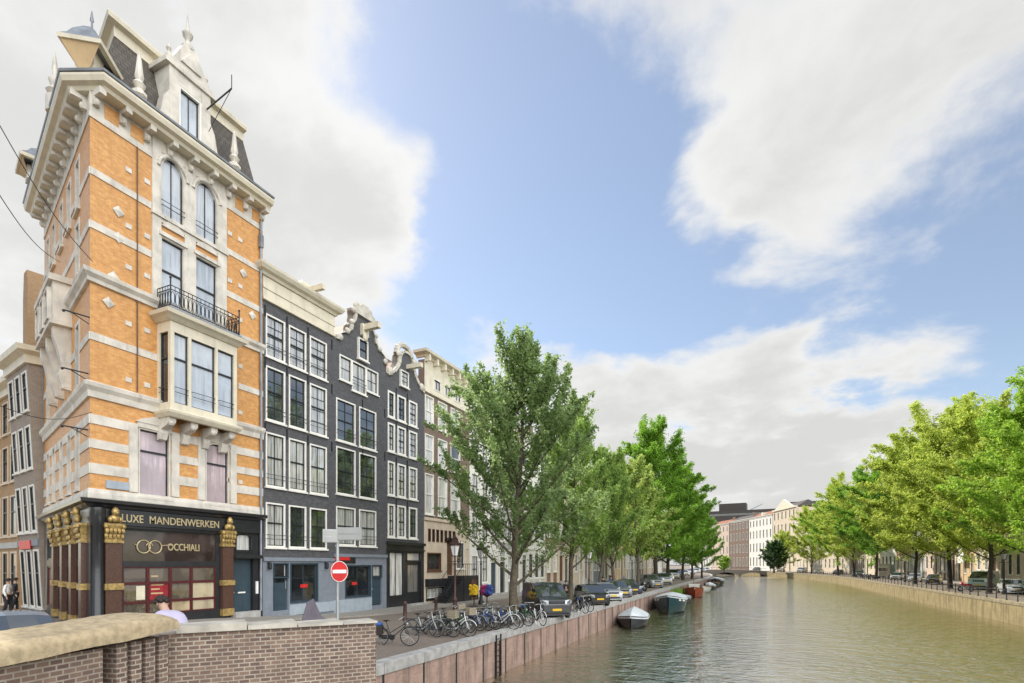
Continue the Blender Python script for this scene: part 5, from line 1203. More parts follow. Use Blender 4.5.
far_specs = [('cream house with a triangular pediment at the end of the canal', 796, 773, 26, m_sandpaint, 5, 'pediment'), ('white house with dark windows at the end of the canal', 772.5, 749, 24.5, m_whitepaint, 5, 'cornice'),
             ('brown brick house at the end of the canal beside the white one', 748.5, 729.5, 24.5, m_brownbrick, 5, 'cornice'), ('pale house at the end of the canal beside the brown one', 729, 712, 24, m_pinkpaint, 4, 'cornice'), ('grey white house at the far bend of the canal', 711.5, 690, 24, m_whitepaint, 5, 'cornice')]
print('far Y', Y, [round(y_at_px(s[1]), 1) for s in far_specs])
yy0 = y_at_px(796)
if Y < yy0 - 2: townhouse('plain sand house just before the bend of the canal', 1, Y, yy0 - Y - .05, 19, m_sandpaint, 4, (1.2, 1.1, 1, .8), seed=31, detail=0)
for i, (lb, pa, pb, H_, wm, nc, tp) in enumerate(far_specs):
    ya, yb = y_at_px(pa), y_at_px(pb)
    townhouse(lb, 1, ya, yb - ya - .05, H_, wm, nc, (1.2, 1.1, 1, .8), tp, m_white if i != 0 else m_cream, m_glassd, None, seed=i + 40, detail=0, sash=m_sash)

# ------------------------------------------------------------------ houses along the side street, left of the corner building
SD = Vector((-.9504, .311)); CORNER = Vector((XF, YC))
def side_house(name, label, p, deg, W, H, wallm, ncol, floors, basem, lean=0., depth=8, casing=None, glass=None):
    d = Vector((-math.sin(R(deg)), math.cos(R(deg)))); q = p + d * W
    root = thing(name, label, 'house', (q.x, q.y, .5), math.atan2(-d.y, -d.x)); root.rotation_euler.x = lean
    casing = casing or m_white
    fh = [f * H / sum(floors) for f in floors]; z = 0; holes = []
    for fi, f in enumerate(fh):
        for c in range(ncol):
            x = W / ncol * (c + .5); hw = W / ncol * .36; holes.append((x - hw, x + hw, z + f * (.14 if fi else .06), z + f * .88))
        z += f
    mb = MB(); holes_wall(mb, 0, W, -.5, H, holes); shell(mb, W, -.5, H, depth); mb.build('wall', wallm, root)
    for h in holes: window(root, *h, casing=casing, glass=glass or m_glassd, cols=1, split=.6, ct=.09, depth=.075)
    MB().sweep([(-.02, .6), (-.02, -.02), (W + .02, -.02), (W + .02, .6)], [(-.05, H - .02), (.1, H), (.1, H + .4), (.4, H + .55), (.45, H + .8), (-.05, H + .86)]).build('cornice', m_cream, root)
    if basem: MB().box(0, W, -.07, -.004, fh[0] * .93, fh[0] * 1.02).build('fascia', basem, root)
    return root, q
p0 = CORNER + SD * 11.4
r1, p1 = side_house('town_house', 'grey white leaning house with dark narrow windows left of the corner building', p0, 79, 3.7, 12.6, m_greybrick, 3, (1.25, 1.1, 1, .9), m_slateblue, lean=R(3), casing=m_whitepaint)
MB().box(.6, 2.6, -.12, -.075, 3.3, 3.75).build('red_sign', m_red, r1)
r2, p2 = side_house('town_house', 'red brown brick house beyond the leaning grey white one', p1 + Vector((.05, -.25)), 80, 4.6, 12.0, m_ochrebrick, 3, (1.3, 1.1, 1, .9), m_greypaint, casing=m_sandpaint)
r3, p3 = side_house('corner_house', 'ochre brick house with a small grey domed turret at the left edge', p2 + Vector((.0, -.5)), 80, 8, 10.2, m_ochre, 4, (1.3, 1.1, 1), m_greypaint, casing=m_sandpaint)
q = MB(); q.lathe([(1.0, 8.5), (1.0, 11.6), (1.2, 11.7), (1.2, 11.95)], (7.2, .1, 0), 12); tq = q.build('turret', m_ochre, r3, smooth=40)
MB().lathe([(1.15, 11.95), (1.1, 12.5), (.85, 13.1), (.45, 13.5), (.2, 13.7), (.18, 14.1), (.03, 14.3), (.03, 15)], (7.2, .1, 0), 14).build('dome', m_lead, tq, smooth=50)
c = Vector(at(23, 500, 33)[:2])
bh = thing('brick_building', 'tall brown brick gable with a slate roof rising behind the leaning grey white house', 'house', (c.x, c.y, .5), R(-12))
q = MB(); q.prism([(0, 0), (1.1, 0), (1.1, 18.6), (.9, 20.2), (.2, 20.2), (0, 18.6)], 0, 8); q.build('gable', m_ochrebrick, bh)
q = MB(); q.box(1.1, 8, .3, 8, 0, 15.2); q.build('wall', m_brownbrick, bh)
q = MB(); q.add([(1.1, .0, 15.2), (8, .0, 15.2), (8, 3.5, 19.6), (1.1, 3.5, 19.6), (8, 8, 15.2), (1.1, 8, 15.2)], [(0, 1, 2, 3), (3, 2, 4, 5), (1, 4, 2), (0, 3, 5)]); q.build('roof', m_slate, bh)
# overhead wires
for (pa, da, pb, db, lb) in (((-10, 108, 0), 14, (93, 262), 19.6, 'thin upper overhead wire crossing the sky left of the corner building'), ((-10, 180, 0), 14, (60, 262), 21, 'thin middle overhead wire left of the corner building'), ((-10, 402, 0), 14, (92, 412), 19.6, 'thin lower overhead wire ending at the corner bracket')):
    a = Vector(at(pa[0], pa[1], da)); b = Vector(at(pb[0], pb[1], db))
    pts = [a + (b - a) * (k / 12) - Vector((0, 0, .35 * math.sin(math.pi * k / 12))) for k in range(13)]
    m = MB(); m.path([p - a for p in pts], .012, 4); o = m.build('overhead_wire', m_trim); o.location = a; tag(o, lb, 'wire')

# ------------------------------------------------------------------ trees
def tree_meshes(key, seed, H, th, Rr, prof, nl, leaf, barkm, leafm, upright=.5, spray=.30, nlimb=26, r0=.24, scat=.20, lift=.45):
    rg = np.random.default_rng(seed)
    tk = MB()
    n = 9; tp = []
    x = y = 0.
    for i in range(n + 1):
        t = i / n; tp.append(np.array([x, y, H * .9 * t])); x += rg.normal(0, .10) ; y += rg.normal(0, .10)
    rad = [r0 * (1.25 if i == 0 else 1) * (1 - .93 * (i / n)) ** .9 + .02 for i in range(n + 1)]
    tk.path(tp, rad, 9); tk.lathe([(r0 * 1.9, -.1), (r0 * 1.45, .12), (r0 * 1.15, .45)], (0, 0, 0), 9)
    def on_trunk(z):
        f = min(n - 1e-6, max(0, z / (H * .9) * n)); i = int(f); return tp[i] + (tp[i + 1] - tp[i]) * (f - i), rad[i]
    limbs = MB(); segs = []                     # segs: (start, dir*len, weight)
    for k in range(nlimb):
        tb = (k + .5) / nlimb
        hb = th * .8 + (H * .86 - th * .8) * tb ** .9 + rg.normal(0, .15)
        az = k * 2.39996 + rg.normal(0, .3)
        te = min(.99, max(.02, (hb - th) / (H - th) + rg.uniform(.06, .22) + upright * .16 * (1 - tb)))
        re = Rr * prof(te) * rg.uniform(.72, 1.1)
        p0, rt = on_trunk(hb); ze = th + te * (H - th)
        p3 = np.array([p0[0] * .5 + re * math.cos(az), p0[1] * .5 + re * math.sin(az), ze])
        p1 = p0 + np.array([math.cos(az), math.sin(az), .25 + .5 * upright]) * (.42 * np.linalg.norm(p3 - p0))
        pts = [(1 - u) ** 2 * p0 + 2 * u * (1 - u) * p1 + u * u * p3 for u in np.linspace(0, 1, 6)]
        r_ = max(.025, rt * .38)
        limbs.path(pts, [r_ * (1 - .85 * u) + .008 for u in np.linspace(0, 1, 6)], 5)
        L = np.linalg.norm(p3 - p0)
        ns = 9
        for q in range(ns):
            u = .14 + .86 * (q + rg.uniform(0, 1)) / ns; u = min(u, 1)
            b = (1 - u) ** 2 * p0 + 2 * u * (1 - u) * p1 + u * u * p3
            tan = 2 * (1 - u) * (p1 - p0) + 2 * u * (p3 - p1); tan /= np.linalg.norm(tan) + 1e-9
            d = tan * .9 + rg.normal(0, .55, 3) + np.array([0, 0, lift * upright + .1]); d /= np.linalg.norm(d)
            ln = Rr * spray * rg.uniform(.55, 1.25) * (1.1 - .35 * u)
            e = b + d * ln
            limbs.path([b, e], [.016, .005], 3)
            segs.append((b, d * ln, 1.0))
        segs.append((p3, (p3 - p1) / np.linalg.norm(p3 - p1) * Rr * spray * .7, .8))
    for q in range(10):
        b, _ = on_trunk(H * rg.uniform(.72, .9)); d = rg.normal(0, .5, 3) + np.array([0, 0, 1.]); d /= np.linalg.norm(d)
        segs.append((b, d * Rr * spray * rg.uniform(.6, 1.3), 1.0))
    W = np.array([s_[2] for s_ in segs]) * rg.uniform(.35, 1.5, len(segs)); cnt = np.maximum(3, (nl * W / W.sum()).astype(int))
    B = np.repeat(np.array([s_[0] for s_ in segs]), cnt, 0); D = np.repeat(np.array([s_[1] for s_ in segs]), cnt, 0)
    N = len(B); t = rg.uniform(0, 1.1, (N, 1)) ** .8
    ln = np.linalg.norm(D, axis=1, keepdims=True)
    C = B + D * t + rg.normal(0, 1, (N, 3)) * (ln * scat * (1.15 - .6 * t)) * np.array([1, 1, .75])
    C[:, 2] = np.maximum(C[:, 2], th * .55 + rg.uniform(0, .8, N))
    nm = rg.normal(0, 1, (N, 3)) + np.array([0, 0, .9]); nm /= np.linalg.norm(nm, axis=1, keepdims=True)
    a = np.cross(nm, rg.normal(0, 1, (N, 3))); a /= np.linalg.norm(a, axis=1, keepdims=True) + 1e-9; b = np.cross(nm, a)
    s_ = leaf * rg.uniform(.6, 1.3, (N, 1))
    V = np.stack([C - a * s_ * .5, C + b * s_ * .3 - a * s_ * .05, C + a * s_ * .5 - nm * s_ * .12, C - b * s_ * .3 - a * s_ * .05], 1).reshape(-1, 3)
    me = bpy.data.meshes.new('crown'); me.vertices.add(N * 4); me.vertices.foreach_set('co', V.ravel())
    me.loops.add(N * 4); me.loops.foreach_set('vertex_index', np.arange(N * 4, dtype=np.int32))
    me.polygons.add(N); me.polygons.foreach_set('loop_start', np.arange(0, N * 4, 4, dtype=np.int32))
    try: me.polygons.foreach_set('loop_total', np.full(N, 4, dtype=np.int32))
    except Exception: pass
    me.update(calc_edges=True); me.materials.append(leafm)
    return tk, limbs, me, barkm
def tree(name, label, loc, spec, group, rz=0.):
    tk, lb, me, bm = spec
    root = thing(name, label, 'tree', loc, rz, group)
    t = tk.build('trunk', bm, root, smooth=60); lb.build('limbs', bm, t, smooth=60)
    c = bpy.data.objects.new('crown', me); COL.objects.link(c); c.parent = root
    return root
def pr_elm(t): return (1.0 - t) ** .72 * (.62 + .38 * min(1, (t + .02) / .16)) + .05
def pr_dome(t): return max(.06, (1 - t) ** .50 * (.80 + .30 * min(1, (t + .02) / .2)))
def pr_round(t): return max(.12, math.sin(math.pi * min(1, max(0, .12 + .82 * t))) ** .62)
def pr_egg(t): return max(.10, (math.sin(math.pi * min(1, .16 + .80 * t)) ** .7) * (1.08 - .25 * t))
GL, GRP = 'trees along the left quay', 'trees along the right quay'
S1 = tree_meshes('a', 11, 15.2, 2.0, 5.5, pr_dome, 56000, .19, m_bark, L_elm, upright=1.0, spray=.34, nlimb=40, r0=.23, scat=.12, lift=1.25)
S2 = tree_meshes('b', 23, 14.6, 3.0, 4.3, pr_elm, 56000, .16, m_bark, L_elm2, upright=.9, spray=.32, nlimb=28, r0=.17, scat=.15, lift=1.0)
S3 = tree_meshes('c', 37, 21.8, 3.6, 6.6, pr_egg, 90000, .25, m_barkd, L_green, upright=.5, spray=.30, nlimb=32, r0=.30)
S4 = tree_meshes('d', 41, 14.0, 3.4, 3.8, pr_egg, 40000, .22, m_bark, L_lime, upright=.7, spray=.34, nlimb=24, r0=.18)
S5 = tree_meshes('e', 53, 20.0, 3.4, 7.4, pr_round, 80000, .26, m_barkd, L_yel, upright=.45, spray=.28, nlimb=36, r0=.21)
S6 = tree_meshes('f', 61, 20.0, 3.6, 7.0, pr_egg, 75000, .26, m_barkd, L_fresh, upright=.55, spray=.28, nlimb=36, r0=.21)
def lx(px, X=-12.6):                           # along the left quay at X, where is this column of the photo seen
    a = math.atan((px - CX) / FPX) - TH          # angle from +Y (negative: left)
    return X / math.tan(a)
def tl(px, X=-12.6): y = lx(px, X); return (X + bend(y), y, gz(X, y))
t1 = tree('elm_tree', 'tall feathery dark green elm, nearest tree on the left quay, behind the black van', tl(514), S1, GL, 1.0)
t2 = tree('elm_tree', 'slim mid green elm standing between the black van and the second car', tl(570), S2, GL, .4)
t3 = dup(t2, tl(600, -13.2), 2.2, 'slim elm third from the viewer on the left quay, partly behind the second', GL, .93)
t3b = dup(t2, tl(614), 4.0, 'slim elm beside the light lime green tree on the left quay', GL, .95)
t4 = tree('lime_tree', 'small light lime green tree with a pale crown on the left quay', tl(639, -11.9), S4, GL, 0)
t5 = tree('plane_tree', 'tallest bright green broad crowned tree on the left quay', tl(655), S3, GL, .3)
t6 = dup(t5, tl(668), 2.5, 'bright green tree just behind the tallest one on the left quay', GL, .93)
t7 = dup(t5, tl(683), 4.4, 'bright green tree farther along the left quay over the white cars', GL, .80)
t8 = dup(t5, tl(692, -12), 1.3, 'last bright green tree overhanging the red boat on the left quay', GL, .74)
t9 = dup(t5, tl(702, -10.5), 3.3, 'farthest green tree on the left quay before the bridge', GL, .62)
def rx(px, X=21.2): return X / math.tan(math.atan((px - CX) / FPX) - TH)
def tr(px, X=21.2): y = rx(px, X); return (X + bend(y), y, 0)
u1 = tree('plane_tree', 'fresh green tree cut off by the right edge of the photo', tr(1046), S6, GRP, .2); u1.scale = (.90,) * 3
u2 = tree('plane_tree', 'yellow green tree with a dark leaning trunk beside the white van', tr(989), S5, GRP, 1.1); u2.scale = (.94,) * 3
u3 = dup(u2, tr(950), 3.0, 'large yellow green tree with a dark trunk in front of the white banner', GRP, 1.08)
for px, rz, k, src, lb, mt in ((915, .7, 1.04, u2, 'yellow green tree hanging low over the white hatchback on the right quay', None), (876, 2.1, 1.12, u1, 'darker green tree behind the green delivery truck', L_green),
                          (857, 3.7, 1.15, u2, 'yellow green tree above the parked motorcycles on the right quay', None), (847, 5.0, 1.17, u1, 'fresh green tree in the middle of the right row', None), (834, .4, 1.0, u2, 'yellow tinted tree left of the middle of the right row', None),
                          (824, 1.6, .72, u2, 'yellow green tree toward the far end of the right row', None)):
    dup(src, tr(px), rz, lb, GRP, k, {'crown': mt} if mt else None)
p = at(774, 566, 185); tf = tree('round_tree', 'round dark green tree standing in front of the white house at the canal end', (p[0], p[1], 0), tree_meshes('g', 71, 10.5, 1.0, 4.2, pr_round, 16000, .45, m_barkd, L_dark, nlimb=30, spray=.36), None)
p = at(724, 566, 205); dup(tf, (p[0], p[1], 0), 1., 'small light green tree beside the bridge at the canal end', None, .55, {'crown': L_fresh})

# ------------------------------------------------------------------ canal end: low bridge, dark big building, crane
yb = 228; xb0, xb1 = bend(yb) + QL, bend(yb) + QR
br = thing('canal_bridge', 'low flat stone bridge closing the canal in the distance', 'bridge', ((xb0 + xb1) / 2, yb, WZ))
T = Matrix.Translation((-(xb0 + xb1) / 2, -yb, -WZ)); L_ = xb1 - xb0
q = MB(T); n = 16; m3 = 3
top = [(xb0 + L_ * i / n, .3 + .5 * math.sin(math.pi * i / n)) for i in range(n + 1)]
low = []
for k in range(m3):
    a, b = xb0 + L_ * k / m3 + .4, xb0 + L_ * (k + 1) / m3 - .4
    low += [(a, WZ - .5)] + [(a + (b - a) * i / 8, WZ + .35 + 1.1 * math.sin(math.pi * i / 8)) for i in range(9)] + [(b, WZ - .5)]
q.prism([(xb0 - 1, WZ - .5)] + low + [(xb1 + 1, WZ - .5), (xb1 + 1, .3)] + top[::-1] + [(xb0 - 1, .3)], yb, yb + 7); q.build('bridge_arches', m_greybrick, br)
q = MB(T)
for i in range(n): q.tube((top[i][0], yb + .1, top[i][1] + .95), (top[i + 1][0], yb + .1, top[i + 1][1] + .95), .06, n=4); q.tube((top[i][0], yb + .1, top[i][1]), (top[i][0], yb + .1, top[i][1] + .95), .05, n=4)
q.build('railing', m_iron, br)
p0, p1 = at(708, 560, 330), at(822, 560, 300)
bb = thing('office_building', 'huge dark brown building rising above the house row at the canal end', 'building', (p0[0], p0[1], 0), math.atan2(p1[1] - p0[1], p1[0] - p0[0]))
Lb_ = math.hypot(p1[0] - p0[0], p1[1] - p0[1]); Hb = 3 + 54 * 320 / 540
q = MB(); q.box(0, Lb_, 0, 18, 0, Hb); q.box(Lb_ * .1, Lb_ * .35, 2, 10, Hb, Hb + 4.5); q.box(Lb_ * .72, Lb_, -1, 10, Hb + .01, Hb + 3.2); q.build('wall', m_roofdark, bb)
for k in range(3):
    q = MB(); q.box(1, Lb_ - 1, -.06, -.005, Hb - 3 - 5 * k, Hb - 1.8 - 5 * k); q.build('window_band', m_glassd, bb)
p0 = at(747, 560, 345); cr = thing('tower_crane', 'thin tower crane above the dark building at the canal end', 'crane', (p0[0], p0[1], 0))
q = MB(); q.tube((0, 0, 0), (0, 0, 36), .5, n=4); q.build('mast', m_galv, cr); q = MB(); q.tube((-3, 0, 35), (9, 0, 41), .35, n=4); q.tube((0, 0, 36), (0, 0, 40), .2, n=4); q.build('jib', m_galv, cr)

# ------------------------------------------------------------------ cars
def car_proto(name, label, pos, rz, kind, L, Wd, H, pm, group, detail=True, lod=1):
    root = thing(name, label, 'van' if kind == 'van' else 'car', pos, rz, group)
    h = Wd / 2
    # top line stations along the length (fraction from the nose, height fraction); flags mark glass
    tops = {'hatch': [(0, .40), (.015, .47), (.06, .55), (.16, .605), (.27, .635), (.42, .955), (.50, 1.), (.60, 1.), (.615, 1.), (.78, .975), (.79, .972), (.88, .93), (.97, .66), (.99, .55), (1, .38)],
            'van': [(0, .38), (.012, .46), (.04, .53), (.12, .585), (.20, .61), (.345, .94), (.42, 1.), (.53, 1.), (.545, 1.), (.70, 1.), (.715, 1.), (.965, .985), (.985, .90), (.995, .55), (1, .36)],
            'sedan': [(0, .40), (.015, .48), (.07, .57), (.18, .62), (.29, .645), (.42, .955), (.48, 1.), (.57, 1.), (.585, 1.), (.68, .975), (.69, .97), (.72, .95), (.86, .70), (.985, .66), (1, .42)],
            'suv': [(0, .42), (.012, .50), (.04, .58), (.14, .635), (.24, .66), (.36, .955), (.42, 1.), (.55, 1.), (.565, 1.), (.74, .99), (.75, .988), (.93, .95), (.975, .68), (.99, .55), (1, .40)]}[kind]
    belt = {'hatch': .64, 'van': .60, 'sedan': .65, 'suv': .655}[kind] * H
    n = len(tops); secs = []
    for i, (f, t) in enumerate(tops):
        x = L / 2 - f * L; zt = t * H
        end = min(f, 1 - f); w = h * (1 - .16 * max(0, 1 - end / .10) ** 2)
        if i in (0, n - 1): w *= .93
        zb = min(belt, zt - .02); zs = .20 if 0 < i < n - 1 else .30
        up = max(0, zt - belt) / (H - belt)
        we = w * (.955 - .165 * up) if kind != 'van' else w * (.965 - .10 * up)
        secs.append([(x, w * .93, zs), (x, w, zs + .22), (x, w * .995, (zs + zb) / 2 + .08), (x, w * .965, zb), (x, we, max(zb + .008, zt - .035)), (x, we * .62, zt + .006), (x, 0, zt + .018)])
    body, side_l, side_r, wind, rear = MB(), MB(), MB(), MB(), MB()
    m = 7
    hood_end = 4; pil = {'hatch': (8, 10), 'van': (8, 10), 'sedan': (8, 10), 'suv': (8, 10)}[kind]
    for i in range(n - 1):
        for sg in (1, -1):
            A = [(x, sg * y, z) for x, y, z in secs[i]]; B = [(x, sg * y, z) for x, y, z in secs[i + 1]]
            for j in range(m - 1):
                tgt = body
                if j == 3 and hood_end <= i and i < n - 2:
                    gl = i not in (7, 9) and i < n - 3
                    if kind == 'van' and i >= 8: gl = False
                    if gl: tgt = side_l if sg > 0 else side_r
                if j >= 4:
                    if i == hood_end: tgt = wind
                    if i == n - 4 and kind != 'van' : tgt = rear
                if tgt in (side_l, side_r):        # inset strip keeps a painted pillar and roof rail round the glass
                    a, b, c, d = [Vector(v) for v in (A[j], B[j], B[j + 1], A[j + 1])]
                    cx = (a + b + c + d) / 4; q_ = [v + (cx - v) * .10 for v in (a, b, c, d)]
                    body.quad(*[tuple(v) for v in (a, b, c, d)]); off = Vector((0, sg * .008, .002)); tgt.quad(*[tuple(v + off) for v in q_])
                else: tgt.quad(A[j], B[j], B[j + 1], A[j + 1])
    for i in (0, n - 1):
        s_ = secs[i]; body.add([(x, y, z) for x, y, z in s_] + [(x, -y, z) for x, y, z in s_[::-1]], [tuple(range(14))])
    body.box(-L / 2 + .1, L / 2 - .1, -h * .9, h * .9, .17, .24)
    bo = body.build('body', [pm], root, smooth=38)
    wind.build('windscreen', m_carglass, root, smooth=40)
    if kind != 'van': rear.build('rear_window', m_carglass, root, smooth=40)
    side_l.build('side_window', m_carglass, root); side_r.build('side_window', m_carglass, root)
    xw = (L / 2 - L * .185, -L / 2 + L * .185)
    rw = .31 if kind != 'suv' else .35
    ar = MB()
    for x in xw:
        for sg in (1, -1): ar.lathe([(rw + .06, sg * (h - .14)), (rw + .06, sg * (h + .006))], (x, 0, rw), 16, 'y').brk()
    ar.build_each('wheel_arch', m_trim, root)
    for x in xw:
        for sg in (1, -1):
            t = MB(); t.lathe([(rw * .62, sg * (h - .18)), (rw * .95, sg * (h - .18)), (rw, sg * (h - .14)), (rw, sg * (h - .03)), (rw * .93, sg * (h + .012)), (rw * .66, sg * (h + .016))], (x, 0, rw), 18, 'y')
            w_ = t.build('wheel', m_tyre, root, smooth=40)
            r_ = MB(); r_.lathe([(rw * .66, sg * (h - .0)), (rw * .60, sg * (h + .022)), (rw * .2, sg * (h + .012)), (.02, sg * (h + .02))], (x, 0, rw), 14, 'y'); r_.build('rim', m_rim, w_, smooth=40)
    fx = L / 2; zl = tops[2][1] * H
    for sg in (1, -1):
        q = MB(); q.add([(fx - .005, sg * h * .50, zl - .10), (fx - .005, sg * h * .50, zl - .22), (fx - .10, sg * h * .88, zl - .20), (fx - .24, sg * h * .955, zl - .03), (fx - .16, sg * h * .80, zl + .02), (fx - .05, sg * h * .5, zl - .02),
                      (fx - .3, sg * h * .5, zl - .1), (fx - .35, sg * h * .85, zl - .12)], [(0, 1, 2, 3, 4, 5), (0, 1, 6), (1, 2, 7, 6), (2, 3, 7), (3, 4, 7), (4, 5, 6, 7), (5, 0, 6)])
        q.v = [(x + .015, y, z) for x, y, z in q.v]; q.build('headlight', m_lens, root)
        q = MB(); q.box(-fx - .005, -fx + .12, sg * h * .72 - .09, sg * h * .72 + .09, belt - .30, belt - .02); q.build('tail_light', m_taillens, root, bevel=.02)
        q = MB(); xm = L / 2 - L * .30; q.ball((xm, sg * (h + .10), belt + .08), .07, .10, .075, 8, 6); q.tube((xm, sg * h * .93, belt + .03), (xm, sg * (h + .05), belt + .06), .025); q.build('mirror', pm if kind != 'van' else m_trim, root, smooth=60)
    q = MB(); q.box(fx - .1, fx + .012, -h * .46, h * .46, zl - .19, zl - .07); q.build('grille', m_trim, root, bevel=.01)
    q = MB(); q.box(fx - .1, fx + .02, -h * .62, h * .62, .27, .40); q.build('lower_intake', m_trim, root, bevel=.02)
    q = MB(); q.box(fx - .02, fx + .035, -.26, .26, .43, .55); q.build('number_plate', m_plate, root)
    q = MB(); q.box(-fx - .02, -fx + .02, -.26, .26, .55, .67); q.build('number_plate', m_plate, root)
    q = MB()
    for sg in (1, -1): q.box(-L * .33, L * .27, sg * h - .012 if sg > 0 else sg * h - .012, sg * h + .012, .40, .47).brk()
    q.build_each('side_strip', m_trim, root)
    for sg in (1, -1):
        for f in ((.40, .60) if kind != 'van' else (.42,)): MB().box(L / 2 - f * L - .1, L / 2 - f * L + .1, sg * h * .985 - .02, sg * h * .985 + .02, belt - .12, belt - .085).build('door_handle', m_trim, root)
    return root
GC, GCR = 'cars parked along the left quay', 'vehicles parked along the right quay'
def hd(deg): return math.atan2(-math.cos(R(deg)), math.sin(R(deg)))      # nose turned 'deg' from straight towards the viewer, to the canal side
def cpos(px, py, dx=0.): x, y = onZ(px, py); return (x + dx, y, gz(x, y))
van = car_proto('parked_van', 'charcoal panel van parked nose out behind the bicycles', cpos(545, 615), hd(38), 'van', 4.5, 1.90, 1.92, P['charcoal'], GC)
c2 = car_proto('parked_car', 'black hatchback parked directly behind the charcoal van', cpos(591, 604), hd(36), 'hatch', 3.95, 1.70, 1.48, P['black'], GC)
c3 = car_proto('parked_car', 'silver saloon parked between the black hatchback and the grey car', cpos(604, 600), hd(36), 'sedan', 4.35, 1.75, 1.45, P['silver'], GC)
s5 = car_proto('parked_car', 'tall dark grey car parked behind the motorcycle', cpos(650, 587.5), hd(36), 'suv', 4.3, 1.8, 1.68, P['grey'], GC)
def dc(src, px, py, deg, label, col, sc=1.): return dup(src, cpos(px, py), hd(deg), label, GC, sc, {'body': P[col], 'mirror': P[col]})
dc(c2, 616, 597, 36, 'grey hatchback parked behind the silver saloon', 'grey'); dc(c3, 627, 593.5, 34, 'dark blue saloon parked just in front of the motorcycle', 'navy')
dc(s5, 661, 584, 34, 'pale silver tall car behind the tall dark grey car', 'silver'); dc(c2, 666, 580.5, 30, 'white hatchback behind the pale silver tall car', 'white')
dc(van, 671, 578.5, 30, 'white van in the middle of the left row of parked cars', 'white', 1.05); dc(c3, 678, 577.5, 28, 'blue grey saloon behind the white van on the left quay', 'bluegrey')
dc(c2, 684, 575.7, 26, 'white hatchback far along the left quay', 'white'); dc(s5, 690, 574.3, 26, 'silver tall car far along the left quay', 'silver'); dc(c3, 696, 573, 24, 'white saloon far along the left quay', 'white')
dc(c2, 702, 572, 20, 'silver hatchback near the far end of the left quay', 'silver'); dc(c3, 707, 571.3, 20, 'last white car at the far end of the left quay', 'white')
# far left: car on the bridge approach
p = at(2, 612, 11.5); dup(c3, (p[0], p[1], .52), R(-12), 'blue grey saloon on the bridge approach behind the sandstone cap', None, 1, {'body': P['bluegrey'], 'mirror': P['bluegrey']})
def rc(src, px, X, label, col, rz=None, sc=1.):
    y = rx(px, X); r = dup(src, (X + bend(y), y, 0), R(-115) if rz is None else rz, label, GCR, sc, {'body': P[col], 'mirror': P[col]}); return r
rc(c2, 1012, 23.5, 'white car at the right edge behind the black railing', 'white', R(-95)); rc(c3, 1030, 24.5, 'pale car cut off by the right edge', 'silver', R(-95))
vm = rc(van, 984, 24.6, 'pale mint and white van parked under the rightmost trees', 'mint', R(-118), 1.15)
rc(c2, 934, 24.0, 'dark hatchback parked left of the trunk in front of the banner', 'charcoal', R(-110)); rc(c3, 915, 24, 'white car parked right of the green delivery truck', 'white', R(-105))
for px, col, src, lb in ((898, 'silver', c2, 'silver hatchback between the white car and the green truck'), (864, 'bluegrey', c3, 'blue grey saloon behind the motorcycles on the right quay'), (852, 'black', c2, 'black hatchback in the middle of the right quay'),
                         (843, 'white', c3, 'white saloon in the middle of the right quay'), (836, 'white', van, 'white van in the middle of the right quay'), (829, 'beige', c2, 'beige hatchback left of the white van on the right quay'), (822, 'grey', s5, 'grey tall car toward the far end of the right quay'),
                         (815, 'white', van, 'white van toward the far end of the right quay'), (809, 'silver', c2, 'silver hatchback toward the far end of the right quay'), (802, 'black', c3, 'black saloon at the far end of the right quay'), (796, 'white', c2, 'white hatchback at the far end of the right quay')):
    rc(src, px, 23.8, lb, col)
# green box truck
y = rx(886, 24.2); tk = thing('delivery_truck', 'green and cream box truck parked on the right quay', 'truck', (24.2, y, 0), R(-112), GCR)
q = MB(); q.box(-3.0, 1.1, -1.05, 1.05, .75, 2.95); q.build('cargo_box', P['green'], tk, bevel=.04)
q = MB(); q.prismz([(1.2, -.95), (2.5, -.95), (2.75, -.7), (2.75, .7), (2.5, .95), (1.2, .95)], .5, 1.5); q.prismz([(1.2, -.92), (2.2, -.9), (2.2, .9), (1.2, .92)], 1.5, 2.35); q.build('cab', P['beige'], tk, bevel=.05)
q = MB(); q.add([(2.21, -.8, 1.52), (2.21, .8, 1.52), (2.205, .75, 2.2), (2.205, -.75, 2.2)], [(0, 1, 2, 3)]); q.build('windscreen', m_carglass, tk)
q = MB(); q.box(1.12, 1.19, -1.0, 1.0, .8, 2.9); q.build('bulkhead', P['beige'], tk)
for x in (1.9, -2.0):
    for sg in (1, -1):
        q = MB(); q.lathe([(.2, sg * .75), (.4, sg * .75), (.42, sg * .8), (.42, sg * .98), (.36, sg * 1.0), (.0, sg * .98)], (x, 0, .42), 14, 'y'); q.build('wheel', m_tyre, tk, smooth=40)

